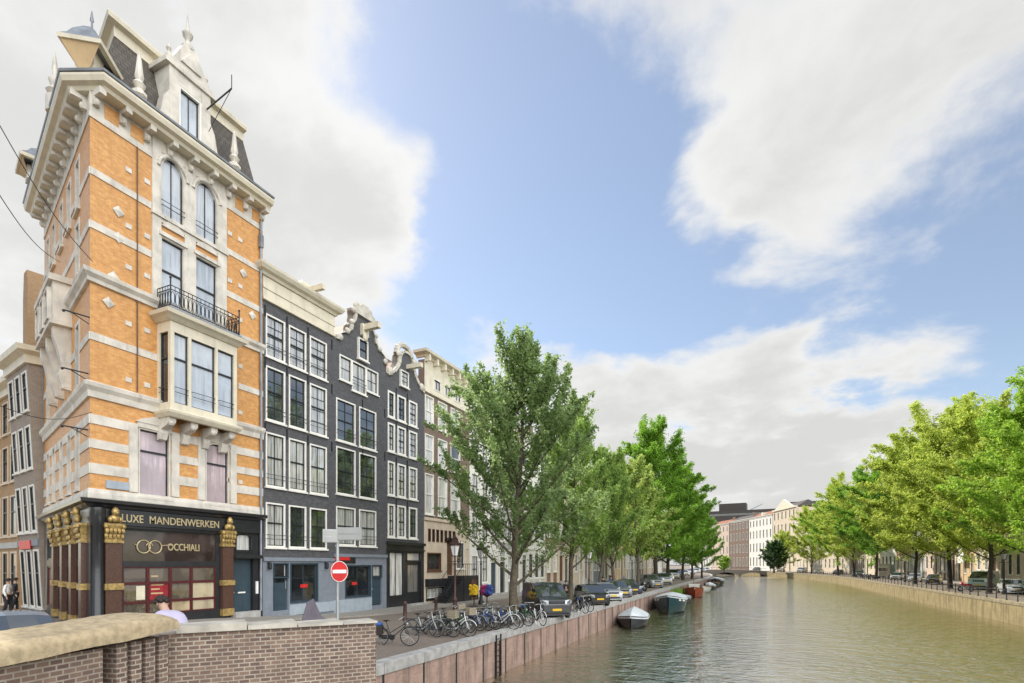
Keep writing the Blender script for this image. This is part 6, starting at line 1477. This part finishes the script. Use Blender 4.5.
# ------------------------------------------------------------------ bicycles
def bike_proto(label, pos, rz, frame, mods=(), tyre=m_tyre):
    root = thing('bicycle', label, 'bicycle', pos, rz, 'bicycles parked along the left quay')
    r = .345; wx = (.56, -.53)
    fr = MB(); bb_ = (-.08, 0, .29); hd_ = (.36, 0, .86); st = (-.25, 0, .80)
    fr.tube(hd_, (.40, 0, .70), .024); fr.tube((.40, 0, .72), bb_, .019); fr.tube((.38, 0, .80), (-.14, 0, .48), .017); fr.tube(st, bb_, .018)
    for sg in (-.05, .05): fr.tube((-.53, sg, r), bb_, .012); fr.tube((-.53, sg, r), (-.20, sg * .3, .66), .010); fr.tube((.56, sg, r), (.41, sg * .5, .69), .012)
    fr.tube(hd_, (.34, 0, 1.02), .014); fr.build('frame', frame, root)
    for x in wx:
        w_ = MB(); w_.torus((x, 0, r), r - .018, .021, 'y', 22, 6); wo = w_.build('wheel', tyre, root)
        s_ = MB(); s_.torus((x, 0, r), r - .042, .010, 'y', 20, 4)
        for k in range(14): a = 2 * math.pi * k / 14; s_.tube((x, .02 * (-1) ** k, r), (x + (r - .045) * math.cos(a), 0, r + (r - .045) * math.sin(a)), .0035, n=3)
        s_.lathe([(.025, -.045), (.025, .045)], (x, 0, r), 7, 'y'); s_.build('spokes', m_chrome, wo)
        g = MB(); g.torus((x, 0, r), r + .022, .018, 'y', 14, 4, .15 if x < 0 else .35, 2.9 if x < 0 else 2.2); g.build('mudguard', frame, root)
    hb = MB(); hb.path([(.20, .29, .98), (.33, .26, 1.04), (.36, .1, 1.06), (.35, 0, 1.04), (.36, -.1, 1.06), (.33, -.26, 1.04), (.20, -.29, .98)], .012, 5); hb.build('handlebar', m_chrome, root)
    sd_ = MB(); sd_.add([(-.40, -.09, .93), (-.40, .09, .93), (-.30, .10, .945), (-.12, .025, .93), (-.12, -.025, .93), (-.30, -.10, .945), (-.30, 0, .88)], [(0, 1, 2, 3, 4, 5), (0, 6, 1), (1, 6, 2), (2, 6, 3), (3, 6, 4), (4, 6, 5), (5, 6, 0)]); sd_.tube((-.28, 0, .9), st, .014); sd_.build('saddle', m_leather, root)
    rk = MB(); rk.box(-.80, -.36, -.07, .07, .715, .73); rk.tube((-.75, .06, .715), (-.53, .06, r), .008, n=4); rk.tube((-.75, -.06, .715), (-.53, -.06, r), .008, n=4); rk.build('rack', m_trim, root)
    ch = MB(); ch.box(-.55, .02, .045, .075, .25, .40); ch.lathe([(.09, .035), (.09, .04)], (-.08, 0, .29), 10, 'y'); ch.tube((-.08, .08, .29), (-.08, .10, .13), .012); ch.tube((-.08, -.05, .29), (-.08, -.07, .45), .012); ch.build('chain_case', m_trim, root)
    kk = MB(); kk.tube((-.45, .05, .30), (-.38, .20, .0), .012, n=4); kk.build('kickstand', m_chrome, root)
    ll = MB(); ll.ball((.47, 0, .80), .05, .045, .045, 8, 5); ll.build('headlamp', m_chrome, root)
    if 'crate' in mods:
        c = MB()
        for k in range(4):
            z0 = .80 + k * .075
            c.box(.40, .415, -.2, .2, z0, z0 + .06); c.box(.72, .735, -.2, .2, z0, z0 + .06); c.box(.40, .735, -.2, -.188, z0, z0 + .06); c.box(.40, .735, .188, .2, z0, z0 + .06)
        c.box(.40, .735, -.2, .2, .785, .80); c.build('front_crate', m_wicker, root)
    if 'bag' in mods:
        for sg in (-1, 1): c = MB(); c.box(-.82, -.40, sg * .13 - .05, sg * .13 + .05, .42, .74); c.build('pannier', m_leather, root, bevel=.02)
        c = MB(); c.ball((-.58, 0, .80), .19, .13, .09, 9, 6); c.build('bundle', m_blue, root, smooth=60)
    return root
def bp(px, py): x, y = onZ(px, py); return (x, y, gz(x, y))
def bh(px, off): return R(90) + TH - math.atan((px - CX) / FPX) - R(90) + R(off)      # square to the view, plus off
b0 = bike_proto('black bicycle with a blue bundle and side bags, standing alone beside the brick wall end', bp(394, 647), bh(394, -8), m_black_wood, ('bag',))
b1 = bike_proto('black bicycle with a pale front crate in the near bicycle row', bp(441, 637), bh(440, -30), m_black_wood, ('crate',))
b2 = bike_proto('grey bicycle with thin wheels, first of the bicycle row', bp(424, 638), bh(424, -25), m_galv)
b3 = bike_proto('green framed bicycle just behind the crate bicycle', bp(453, 634), bh(453, -42), m_green)
b4 = bike_proto('blue framed bicycle in the middle of the row', bp(478, 630), bh(478, -35), m_blue)
b5 = bike_proto('white framed bicycle near the foot of the large elm', bp(503, 629), bh(503, -30), m_signwhite)
GB = 'bicycles parked along the left quay'
for src, px, py, off, lb in ((b1, 462, 632, -50, 'black crate bicycle between the green and the blue bicycle'), (b2, 470, 630.5, -38, 'grey bicycle just left of the blue bicycle'), (b2, 487, 629, -45, 'grey bicycle just right of the blue bicycle'), (b4, 494, 628, -30, 'second blue bicycle beside the white framed one'),
                             (b2, 511, 627, -48, 'grey bicycle just right of the white framed one'), (b3, 519, 625.5, -40, 'green framed bicycle beside the rear of the charcoal van'), (b5, 537, 625, -60, 'white framed bicycle standing in front of the charcoal van'), (b2, 433, 636, -36, 'grey bicycle directly left of the crate bicycle'),
                             (b2, 580, 613, -55, 'grey bicycle between the charcoal van and the black hatchback'), (b0, 584, 611.5, -48, 'black bicycle with side bags between the van and the black hatchback'), (b1, 449, 630, 10, 'black crate bicycle turned sideways behind the green one'), (b4, 466, 626.5, 150, 'blue bicycle facing away behind the front row'), (b2, 481, 625, 20, 'grey bicycle turned sideways behind the blue one'), (b3, 497, 624, 140, 'green bicycle facing away behind the white framed one'), (b0, 527, 622.5, -70, 'black bicycle with side bags at the rear of the charcoal van'), (b5, 457, 636.5, -28, 'white framed bicycle right of the crate bicycle')):
    d = dup(src, bp(px, py), bh(px, off), lb, GB)
    for ch in list(d.children):
        if ch.name.split('.')[0] == 'frame': ch.rotation_euler = (0, 0, 0)
# motorcycle further down
def motorbike(label, pos, rz, col, group=None):
    root = thing('motorcycle', label, 'motorcycle', pos, rz, group); r = .31
    for x in (.68, -.62):
        w_ = MB(); w_.torus((x, 0, r), r - .07, .075, 'y', 18, 7); wo = w_.build('wheel', m_tyre, root, smooth=60); h_ = MB(); h_.lathe([(.2, -.03), (.2, .03)], (x, 0, r), 12, 'y'); h_.build('rim', m_rim, wo)
    b = MB(); b.ball((.15, 0, .72), .32, .16, .17, 10, 7); b.ball((-.5, 0, .66), .35, .14, .12, 9, 6); b.ball((.5, 0, .85), .16, .2, .25, 9, 6); b.build('body', col, root, smooth=60)
    e = MB(); e.box(-.25, .3, -.17, .17, .25, .58); e.tube((-.2, .18, .3), (-.85, .2, .42), .05); e.build('engine', m_galv, root, bevel=.03)
    s_ = MB(); s_.ball((-.35, 0, .80), .38, .14, .06, 9, 5); s_.build('seat', m_leather, root, smooth=60)
    f = MB(); f.tube((.68, .08, r), (.45, .08, .95), .025); f.tube((.68, -.08, r), (.45, -.08, .95), .025); f.tube((.4, -.35, 1.02), (.4, .35, 1.02), .018); f.tube((.45, .3, 1.02), (.45, .33, 1.2), .01); f.build('fork', m_chrome, root)
    h_ = MB(); h_.ball((.66, 0, .85), .09); h_.build('headlight', m_lens, root, smooth=60)
    k = MB(); k.tube((-.1, .1, .3), (-.15, .3, 0), .02); k.build('kickstand', m_iron, root)
    return root
mo = motorbike('black motorcycle standing between the dark blue saloon and the tall dark grey car', cpos(640, 591), hd(60), m_black_wood)
sc_ = motorbike('red scooter parked in front of the mint van on the right quay', (20.6, rx(966, 20.6), 0), R(-150), m_red, 'scooters on the right quay')
for px, lb, c in ((872, 'black scooter left of the green delivery truck', m_black_wood), (866, 'grey scooter second left of the green delivery truck', m_galv), (859, 'black scooter in front of the blue grey saloon on the right quay', m_trim)):
    d = dup(sc_, (20.6, rx(px, 20.6), 0), R(-140), lb, 'scooters on the right quay', None, {'body': c})

# ------------------------------------------------------------------ boats (moored along the left quay)
def boat(name, label, pos, rz, L, B, F, hullm, cover=None, mods=(), group='boats moored along the left quay'):
    root = thing(name, label, 'boat', pos, rz, group)
    n = 14; st = []
    for i in range(n + 1):
        t = i / n                                  # 0 stern .. 1 bow
        w = B / 2 * (.80 + .20 * min(1, t / .25)) * (1 - max(0, (t - .55) / .45) ** 2.2 * .97)
        sh = F * (1 + .10 * (1 - t) + .42 * max(0, (t - .45) / .55) ** 2)
        st.append((-L / 2 + L * t, w, sh))
    h = MB(); vs = []; m = 7
    for x, w, sh in st: vs += [(x, w * 1.0, sh), (x, w * .97, sh * .55), (x, w * .82, .05), (x, 0, -.25), (x, -w * .82, .05), (x, -w * .97, sh * .55), (x, -w, sh)]
    h.add(vs, [(i * m + j, i * m + j + 1, (i + 1) * m + j + 1, (i + 1) * m + j) for i in range(n) for j in range(m - 1)] + [tuple(range(m))[::-1]])
    hl = h.build('hull', hullm, root, smooth=50)
    g = MB()
    for sg in (1, -1): g.path([(x, sg * w, sh + .02) for x, w, sh in st], .045, 6)
    g.tube((st[0][0], st[0][1], st[0][2]), (st[0][0], -st[0][1], st[0][2]), .045); g.build('gunwale', m_deckwood if not cover else m_trim, root)
    if cover:
        c = MB(); vs = []; k0 = 1
        pts = [(x, w, sh) for x, w, sh in st]
        for i, (x, w, sh) in enumerate(pts):
            t = i / n; r = F * (1.0 if 'ridge' in mods else .38) * (math.sin(math.pi * min(1, .12 + .88 * t)) ** .6 if t < 1 else 0) * (1 + .06 * math.sin(i * 2.1))
            w2 = w * 1.03 + .01
            vs += [(x, w2, sh - .12), (x, w2, sh + .03), (x, w * .5, sh + .05 + r * .62), (x, 0, sh + .06 + r), (x, -w * .5, sh + .05 + r * .62), (x, -w2, sh + .03), (x, -w2, sh - .12)]
        c.add(vs, [(i * 7 + j, i * 7 + j + 1, i * 7 + 8 + j, i * 7 + 7 + j) for i in range(n) for j in range(6)] + [tuple(range(7)), tuple(range(n * 7, n * 7 + 7))]); c.build('tarpaulin', cover, root, smooth=35)
    else:
        d = MB(); d.add([(x, w * .94 * sg, sh - .28) for x, w, sh in st for sg in (1, -1)], [(2 * i, 2 * i + 1, 2 * i + 3, 2 * i + 2) for i in range(n)]); d.build('deck', m_deckwood, root)
        for x in (-L * .28, -L * .02, L * .18):
            b_ = MB(); i = int((x + L / 2) / L * n); b_.box(x - .16, x + .16, -st[i][1] * .92, st[i][1] * .92, st[i][2] - .16, st[i][2] - .10); b_.build('thwart', m_deckwood, root)
    if 'cabin' in mods:
        c = MB(); c.prismz([(-L * .05, -B * .32), (L * .2, -B * .26), (L * .2, B * .26), (-L * .05, B * .32)], F * .9, F + .75); cb_ = c.build('cabin', m_hullw, root, bevel=.05)
        for sg in (1, -1): MB().box(-L * .01, L * .15, sg * B * .30 - .03, sg * B * .30 + .03, F + .3, F + .58).build('pane', m_carglass, cb_)
        q = MB(); q.tube((L * .1, 0, F), (L * .1, 0, F + 2.2), .05); q.build('mast', m_deckwood, root)
    if 'outboard' in mods:
        q = MB(); q.box(-L / 2 - .42, -L / 2 - .06, -.15, .15, F + .05, F + .55); q.box(-L / 2 - .3, -L / 2 - .14, -.06, .06, -.3, F + .05); q.build('outboard_motor', m_trim, root, bevel=.03)
    if 'nameplate' in mods:
        for sg in (1, -1):
            i = int(n * .72); x, w, sh = st[i]; x2, w2, s2 = st[i + 2]
            q = MB(); q.add([(x, sg * (w + .02), sh - .30), (x2, sg * (w2 + .02), s2 - .32), (x2, sg * (w2 + .02), s2 - .17), (x, sg * (w + .02), sh - .15)], [(0, 1, 2, 3)]); q.build('name_board', m_signwhite, root)
    ro = MB()
    x, w, sh = st[-2]; ro.path([(x, 0, sh), (x + .2, 1.4, sh + .5), (x + .5, 2.6 , 1.7)], .018, 4)
    return root
b1_ = boat('covered_boat', 'small dark boat under a peaked pale grey tarpaulin, nearest boat at the left quay', (-8.9, 42.5, WZ), R(-82), 5.8, 2.3, .62, m_hulld, m_tarpl, ('ridge',))
b2_ = boat('covered_boat', 'large dark teal sloop under a flat pale grey tarpaulin', (-8.2, 57.5, WZ), R(-85), 8.6, 3.2, 1.2, m_hullg, m_tarpl, ('nameplate',))
b3_ = boat('open_boat', 'red lead painted boat with a small cabin moored behind the teal sloop', (-8.7, 84, WZ), R(-82), 8.0, 2.8, 1.05, m_hullr, None, ('cabin',))
b4_ = boat('covered_boat', 'small black dinghy with grey cover between the teal sloop and the red boat', (-8.6, 70, WZ), R(-88), 5.0, 2.0, .6, m_hulld, m_tarp, ())
b5_ = boat('open_boat', 'white hulled open boat moored behind the red boat', (-8.5, 98, WZ), R(-88), 6.6, 2.4, .8, m_hullw, None, ('outboard',))
for y, src, lb, hm in ((109, b1_, 'dark covered boat behind the white hulled boat', m_hulld), (118, b5_, 'dark open boat far along the left quay', m_hulld), (128, b2_, 'dark grey covered sloop far along the left quay', m_hulld), (142, b1_, 'last small covered boat along the left quay', m_hullg)):
    dup(src, (bend(y) - 8.4, y, WZ), R(-88), lb, 'boats moored along the left quay', None, {'hull': hm})
# reeds growing by the wall between teal sloop and red boat
rd = MB(); rr_ = random.Random(5)
for k in range(150):
    x, y = rr_.uniform(-.5, .5), rr_.uniform(-1.6, 1.6); h_ = rr_.uniform(.8, 2.0); a = rr_.uniform(0, 6.28); dx, dy = .35 * math.cos(a), .35 * math.sin(a)
    rd.add([(x - .03, y, 0), (x + .03, y, 0), (x + dx * .5 + .03, y + dy * .5, h_ * .65), (x + dx, y + dy, h_), (x + dx * .5 - .03, y + dy * .5, h_ * .65)], [(0, 1, 2, 4), (4, 2, 3)])
o = rd.build('reed_plant', L_green); o.location = (-9.5, 72.5, WZ); tag(o, 'clump of green reeds growing against the quay wall by the boats', 'plant')

# ------------------------------------------------------------------ street furniture
x, y = onZ(338, 648)[:2]
p = at(337.5, 600, 15.3); gp = gz(p[0], p[1])
sg = thing('road_sign', 'red round no entry sign with white bar on a pale steel pole with direction boards', 'sign', (p[0], p[1], gp))
ZT = at(337.5, 529, 15.3)[2] - gp
fv = Vector((-p[0], -p[1])).normalized(); fa = math.atan2(fv.y, fv.x) + R(90)       # local -y towards the viewer
q = MB(); q.tube((0, 0, -.1), (0, 0, ZT), .045, n=10); q.build('pole', m_galv, sg, smooth=40)
zc_ = at(337.5, 571.5, 15.3)[2] - gp
Rm = Matrix.Rotation(fa + R(38), 4, 'Z')
q = MB(Rm @ Matrix.Translation((0, -.07, zc_))); q.lathe([(.30, -.012), (.30, .012)], n=28, axis='y'); dk = q.build('sign_disc', m_red, sg)
q = MB(Rm @ Matrix.Translation((0, -.07, zc_))); q.box(-.235, .235, -.022, -.013, -.05, .05); q.build('white_bar', m_signwhite, dk)
q = MB(Rm @ Matrix.Translation((0, -.07, zc_))); q.torus((0, -.012, 0), .288, .012, 'y', 28, 4); q.build('rim', m_signwhite, dk)
zb_ = at(337.5, 536, 15.3)[2] - gp
for ang, w0, w1, nm, dz_ in ((fa + R(12), -.42, .02, 'direction_board', -.02), (fa - R(22), .0, .72, 'direction_board', .04)):
    Rb = Matrix.Rotation(ang, 4, 'Z')
    q = MB(Rb @ Matrix.Translation((0, -.06, zb_ + dz_))); q.box(w0, w1, -.02, .0, -.17, .20); bo = q.build(nm, m_galv, sg, bevel=.01)
    q = MB(Rb @ Matrix.Translation((0, -.06, zb_ + dz_)))
    for a, b in ((-.15, -.01), (.02, .17)): q.box(w0 + .03, w1 - .03, -.027, -.021, a, b)
    q.build('panel', m_greypaint, bo)
def lamp(label, pos, mat, group=None):
    r = thing('street_lamp', label, 'street lamp', pos, 0, group)
    q = MB(); q.lathe([(.20, 0), (.20, .25), (.13, .35), (.12, .9), (.15, 1.0), (.07, 1.15), (.055, 2.9), (.09, 3.0), (.05, 3.1), (.05, 3.45)], n=12); q.tube((-.4, 0, 3.15), (.4, 0, 3.15), .022); q.build('post', mat, r, smooth=40)
    q = MB(); q.lathe([(.16, 3.45), (.30, 4.05)], n=6); ln = q.build('lantern_glass', m_lampglass, r)
    q = MB()
    for k in range(6): a = math.pi * k / 3; q.tube((.16 * math.cos(a), .16 * math.sin(a), 3.45), (.31 * math.cos(a), .31 * math.sin(a), 4.06), .018, n=4)
    q.torus((0, 0, 4.06), .31, .03, 'z', 12, 5); q.torus((0, 0, 3.45), .16, .025, 'z', 12, 5); q.build('lantern_frame', mat, ln)
    q = MB(); q.lathe([(.34, 4.06), (.36, 4.14), (.22, 4.22), (.16, 4.36), (.10, 4.40), (.13, 4.48), (.05, 4.56), (.05, 4.64), (.01, 4.75)], n=12)
    for k in range(6): a = math.pi * k / 3; q.tube((.33 * math.cos(a), .33 * math.sin(a), 4.12), (.38 * math.cos(a), .38 * math.sin(a), 4.32), .03, .012, 4)
    q.build('crown_cap', mat, r, smooth=40); return r
def depth_pos(px, d): v = at(px, 500, d); return (v[0], v[1], gz(v[0], v[1]))
la = lamp('dark red crowned street lamp in front of the stoop house', depth_pos(455, 30.5), m_lampred, 'crowned street lamps')
for px, d, lb in ((589, 47, 'black crowned street lamp between the second and third elm'), (632, 66, 'black crowned street lamp left of the tallest bright green tree'), (481, 40, 'black crowned street lamp behind the bicycle row')):
    r = dup(la, depth_pos(px, d), 0, lb, 'crowned street lamps', None, {'post': m_iron, 'crown_cap': m_iron, 'lantern_frame': m_iron})
for px, lb in ((905, 'black street lamp on the right quay between the trunks'), (1004, 'black street lamp on the right quay right of the mint van')):
    y = rx(px, 22.4); dup(la, (22.4, y, 0), 0, lb, 'street lamps on the right quay', None, {'post': m_iron, 'crown_cap': m_iron, 'lantern_frame': m_iron})
bo_ = None
for px, py, lb in ((405, 622, 'brown iron bollard beside the road behind the lone bicycle'), (436, 613, 'brown iron bollard in front of the stoop house')):
    if bo_ is None:
        q = MB(); q.lathe([(.13, 0), (.13, .1), (.10, .14), (.085, .8), (.11, .84), (.11, .92), (.06, .98), (0, 1.0)], n=10); bo_ = q.build('bollard', m_lampred, smooth=40); o = bo_
    else: o = bo_.copy(); COL.objects.link(o)
    x, y = onZ(px, py, .05); o.location = (x, y, gz(x, y)); tag(o, lb, 'bollard', 'bollards along the left street')
# covered scooter by the wall
v = at(321, 600, 11.0); cv = MB(); n = 10; vs = []
prof_ = [(-1.0, .05, .35), (-.95, .55, .30), (-.7, .95, .26), (-.45, 1.45, .20), (-.25, 1.52, .12), (0, 1.2, .2), (.4, 1.0, .26), (.8, .75, .26), (1.0, .4, .24), (1.05, .05, .30)]
for x, z, w_ in prof_: vs += [(x, w_ + .12, .02), (x * .98, w_, z * .6), (x * .96, w_ * .35, z), (x * .96, -w_ * .35, z), (x * .98, -w_, z * .6), (x, -w_ - .12, .02)]
cv.add(vs, [(i * 6 + j, i * 6 + j + 1, i * 6 + 7 + j, i * 6 + 6 + j) for i in range(len(prof_) - 1) for j in range(5)] + [tuple(range(6)), tuple(range(54, 60))])
o = cv.build('covered_scooter', m_purple, smooth=35); o.location = (v[0], v[1], .66); o.rotation_euler.z = TH + R(24); o.scale = (.62, .75, 1.08); tag(o, 'scooter under a plum grey cover behind the brick parapet', 'scooter')
# banner, stair and flag on the right bank
y = rx(960, 30.2); bn = thing('banner', 'tall white banner with a pink square and blue top hanging on the right bank', 'banner', (30.3, y, 0), R(-90))
q = MB(); q.box(-1.3, 1.3, -.05, 0, 3.2, 9.2); q.build('cloth', m_signwhite, bn); MB().box(-1.1, .1, -.058, -.051, 6.3, 7.3).build('pink_square', m_pinkcl, bn); MB().box(-1.3, 1.3, -.057, -.051, 7.9, 9.15).build('blue_field', P['bluegrey'], bn)
q = MB(); q.tube((-1.4, -.06, 9.25), (1.4, -.06, 9.25), .05); q.tube((-1.4, -.06, 3.15), (1.4, -.06, 3.15), .05); q.tube((-1.3, 0, .1), (-1.3, 0, 9.3), .05); q.tube((1.3, 0, .1), (1.3, 0, 9.3), .05); q.build('frame', m_galv, bn)
# flowers hung out by the white house front
def bunch(label, px, py, d, cols, s_):
    p_ = at(px, py, d); r_ = random.Random(px); root = thing('flower_stand', label, 'flower stand', (p_[0], p_[1], 0), 0)
    q = MB(); q.lathe([(.3, 0), (.3, .05), (.04, .08), (.04, p_[2] - .5), (.35, p_[2] - .35)], n=8); q.build('stand', m_iron, root)
    for k, m in enumerate(cols):
        b = MB()
        for i in range(60):
            c = ((k - (len(cols) - 1) / 2) * .42 * s_ + r_.uniform(-1, 1) * .26 * s_, r_.uniform(-1, 1) * .24 * s_, p_[2] + r_.uniform(-1, 1) * .36 * s_); b.ball(c, r_.uniform(.11, .16), n=6, m=4)
        b.build('flowers', m, root)
bunch('yellow flower bunch on a stand outside the white house', 474, 590, 38, [m_yellowcl], .85)
bunch('magenta and blue flower bunch on a stand right of the yellow one', 487, 590, 38, [m_pinkcl, m_bluecl], .75)

# ------------------------------------------------------------------ people
def person(label, pos, rz, joints, top, legs, hair=True, head=None, group=None):
    """joints: named points of the pose, metres, x forward"""
    root = thing('person', label, 'person', pos, rz, group)
    def skin_mesh(name, pts, edges, mat, sub=2):
        me = bpy.data.meshes.new(name); me.from_pydata([p_[:3] for p_ in pts], edges, []); me.materials.append(mat)
        o = bpy.data.objects.new(name, me); COL.objects.link(o); o.parent = root
        sk = o.modifiers.new('skin', 'SKIN'); sk.use_smooth_shade = True
        for v_, p_ in zip(me.skin_vertices[0].data, pts): v_.radius = (p_[3], p_[3] * (p_[4] if len(p_) > 4 else 1))
        me.skin_vertices[0].data[0].use_root = True
        sb = o.modifiers.new('sub', 'SUBSURF'); sb.levels = sub; sb.render_levels = sub
        return o
    J = joints
    pts, ed, ix = [], [], {}
    def add(k, p_, r, par=None, fl=1):
        ix[k] = len(pts); pts.append((*p_, r, fl)); 
        if par is not None: ed.append((ix[par], ix[k]))
    add('pelvis', J['pelvis'], .13); add('chest', J['chest'], .145, 'pelvis', .75); add('neckb', J['neck'], .062, 'chest')
    hd_ = Vector(J['head']); nk = Vector(J['neck']); dh = (hd_ - nk).normalized()
    add('jaw', tuple(nk + dh * .10), .066, 'neckb'); add('head', tuple(hd_), .088, 'jaw'); add('crown', tuple(hd_ + dh * .07), .07, 'head')
    for sg, s_ in ((1, 'l'), (-1, 'r')):
        add('sh' + s_, J['sh' + s_], .06, 'chest'); add('el' + s_, J['el' + s_], .042, 'sh' + s_); add('wr' + s_, J['wr' + s_], .030, 'el' + s_)
        hv = (Vector(J['wr' + s_]) - Vector(J['el' + s_])).normalized(); w_ = Vector(J['wr' + s_]); add('pm' + s_, tuple(w_ + hv * .07), .036, 'wr' + s_, .5)
        side = hv.cross(Vector((0, 0, 1))); side = side.normalized() if side.length > .1 else Vector((1, 0, 0))
        for k in range(4): add(f'f{k}{s_}', tuple(w_ + hv * (.155 - .012 * abs(k - 1.3)) + side * (.022 * (k - 1.5)) - Vector((0, 0, .012))), .009, 'pm' + s_)
        add('th' + s_, tuple(w_ + hv * .08 - side * .055), .010, 'pm' + s_)
        add('hp' + s_, J['hp' + s_], .095, 'pelvis'); add('kn' + s_, J['kn' + s_], .062, 'hp' + s_); add('an' + s_, J['an' + s_], .042, 'kn' + s_); add('toe' + s_, J['toe' + s_], .04, 'an' + s_, .8)
    body = skin_mesh('body', pts, ed, m_skin)
    g = 1.18
    tp = [(*J['pelvis'], .155), (*J['chest'], .195, .85), (*(Vector(J['neck']) - dh * .01), .095)]; te = [(0, 1), (1, 2)]
    for s_ in 'lr':
        b_ = len(tp); tp += [(*J['sh' + s_], .078), (*J['el' + s_], .06), (*J['wr' + s_], .045)]; te += [(1, b_), (b_, b_ + 1), (b_ + 1, b_ + 2)]
    skin_mesh('shirt', tp, te, top)
    lp = [(*J['pelvis'], .15)]; le = []
    for s_ in 'lr':
        b_ = len(lp); lp += [(*J['hp' + s_], .115), (*J['kn' + s_], .08), (*J['an' + s_], .062)]; le += [(0, b_), (b_, b_ + 1), (b_ + 1, b_ + 2)]
    skin_mesh('trousers', lp, le, legs)
    for s_ in 'lr':
        q = MB(); a, t_ = Vector(J['an' + s_]), Vector(J['toe' + s_]); q.ball(tuple((a + t_) / 2 - Vector((0, 0, .03))), .14, .055, .05, 8, 5); q.build('shoe', m_leather, root, smooth=60)
    up = dh; fw = Vector((dh.z, 0, -dh.x)); fw.normalize()
    q = MB()
    for k in range(26):
        a = 2.399 * k; h_ = 1 - k / 26 * 1.25; r_ = math.sqrt(max(.02, 1 - h_ * h_)); d = up * h_ + fw * (r_ * math.cos(a)) + Vector((0, 1, 0)) * (r_ * math.sin(a))
        if d.dot(fw) > .45 and h_ < .6: continue
        c = hd_ + up * .02 + d * .082; q.ball(tuple(c), .042, n=7, m=5)
    q.build('hair', m_hair, root, smooth=60)
    f = MB(); c = hd_ + fw * .088 - up * .01; f.ball(tuple(c - up * .015), .016, .014, .026, 6, 5); f.build('nose', m_skin, root, smooth=60)
    for sg in (1, -1):
        f = MB(); f.ball(tuple(hd_ + fw * .078 + Vector((0, sg * .033, 0)) + up * .012), .011, .014, .009, 7, 5); f.build('eye', m_trim, root)
        f = MB(); f.ball(tuple(hd_ + Vector((0, sg * .088, 0)) - up * .005 - fw * .01), .018, .010, .03, 7, 5); f.build('ear', m_skin, root, smooth=60)
    f = MB(); f.ball(tuple(hd_ + fw * .074 - up * .055), .010, .026, .007, 7, 4); f.build('mouth', m_taillens, root)
    return root
STAND = dict(pelvis=(0, 0, .95), chest=(0, 0, 1.28), neck=(0, 0, 1.48), head=(.02, 0, 1.64), shl=(0, .19, 1.40), shr=(0, -.19, 1.40), ell=(-.03, .25, 1.13), elr=(-.03, -.25, 1.13), wrl=(.06, .25, .90), wrr=(.06, -.25, .90),
             hpl=(0, .09, .90), hpr=(0, -.09, .90), knl=(.05, .10, .50), knr=(-.02, -.10, .50), anl=(.08, .10, .09), anr=(-.14, -.10, .11), toel=(.22, .11, .04), toer=(-.01, -.11, .04))
LEAN = dict(pelvis=(-.28, 0, .90), chest=(.02, 0, 1.18), neck=(.17, 0, 1.30), head=(.25, 0, 1.43), shl=(.10, .19, 1.22), shr=(.10, -.19, 1.22), ell=(.22, .24, .98), elr=(.22, -.24, .98), wrl=(.42, .16, .86), wrr=(.42, -.16, .86),
            hpl=(-.26, .09, .86), hpr=(-.26, -.09, .86), knl=(-.12, .11, .48), knr=(-.12, -.11, .48), anl=(-.22, .11, .09), anr=(-.22, -.11, .09), toel=(-.06, .12, .04), toer=(-.06, -.12, .04))
v = at(172, 600, 9.6); pl_ = person('dark haired person in a lilac shirt bending forward behind the parapet', (v[0], v[1], .66), R(178), LEAN, m_lilac, m_jean); pl_.scale = (1.14,) * 3
GP = 'pedestrians on the left quay'
pp1 = person('pedestrian in dark clothes walking behind the black van', depth_pos(566, 41), R(-70), STAND, m_darkcloth, m_darkcloth, group=GP)
for px, d, rz, lb, tp_ in ((603, 52, 80, 'pedestrian in a dark coat between the third and fourth elm', m_darkcloth), (611, 56, 100, 'pedestrian in a blue coat beside the fourth elm trunk', m_bluecl), (8, 26, 40, 'pedestrian in a white top at the left edge of the side street', m_signwhite), (15, 28, 60, 'pedestrian in dark clothes at the left edge of the side street', m_darkcloth)):
    x, y, z = depth_pos(px, d); dup(pp1, (x, y, z), R(rz), lb, GP if px > 100 else 'pedestrians in the side street', None, {'shirt': tp_})
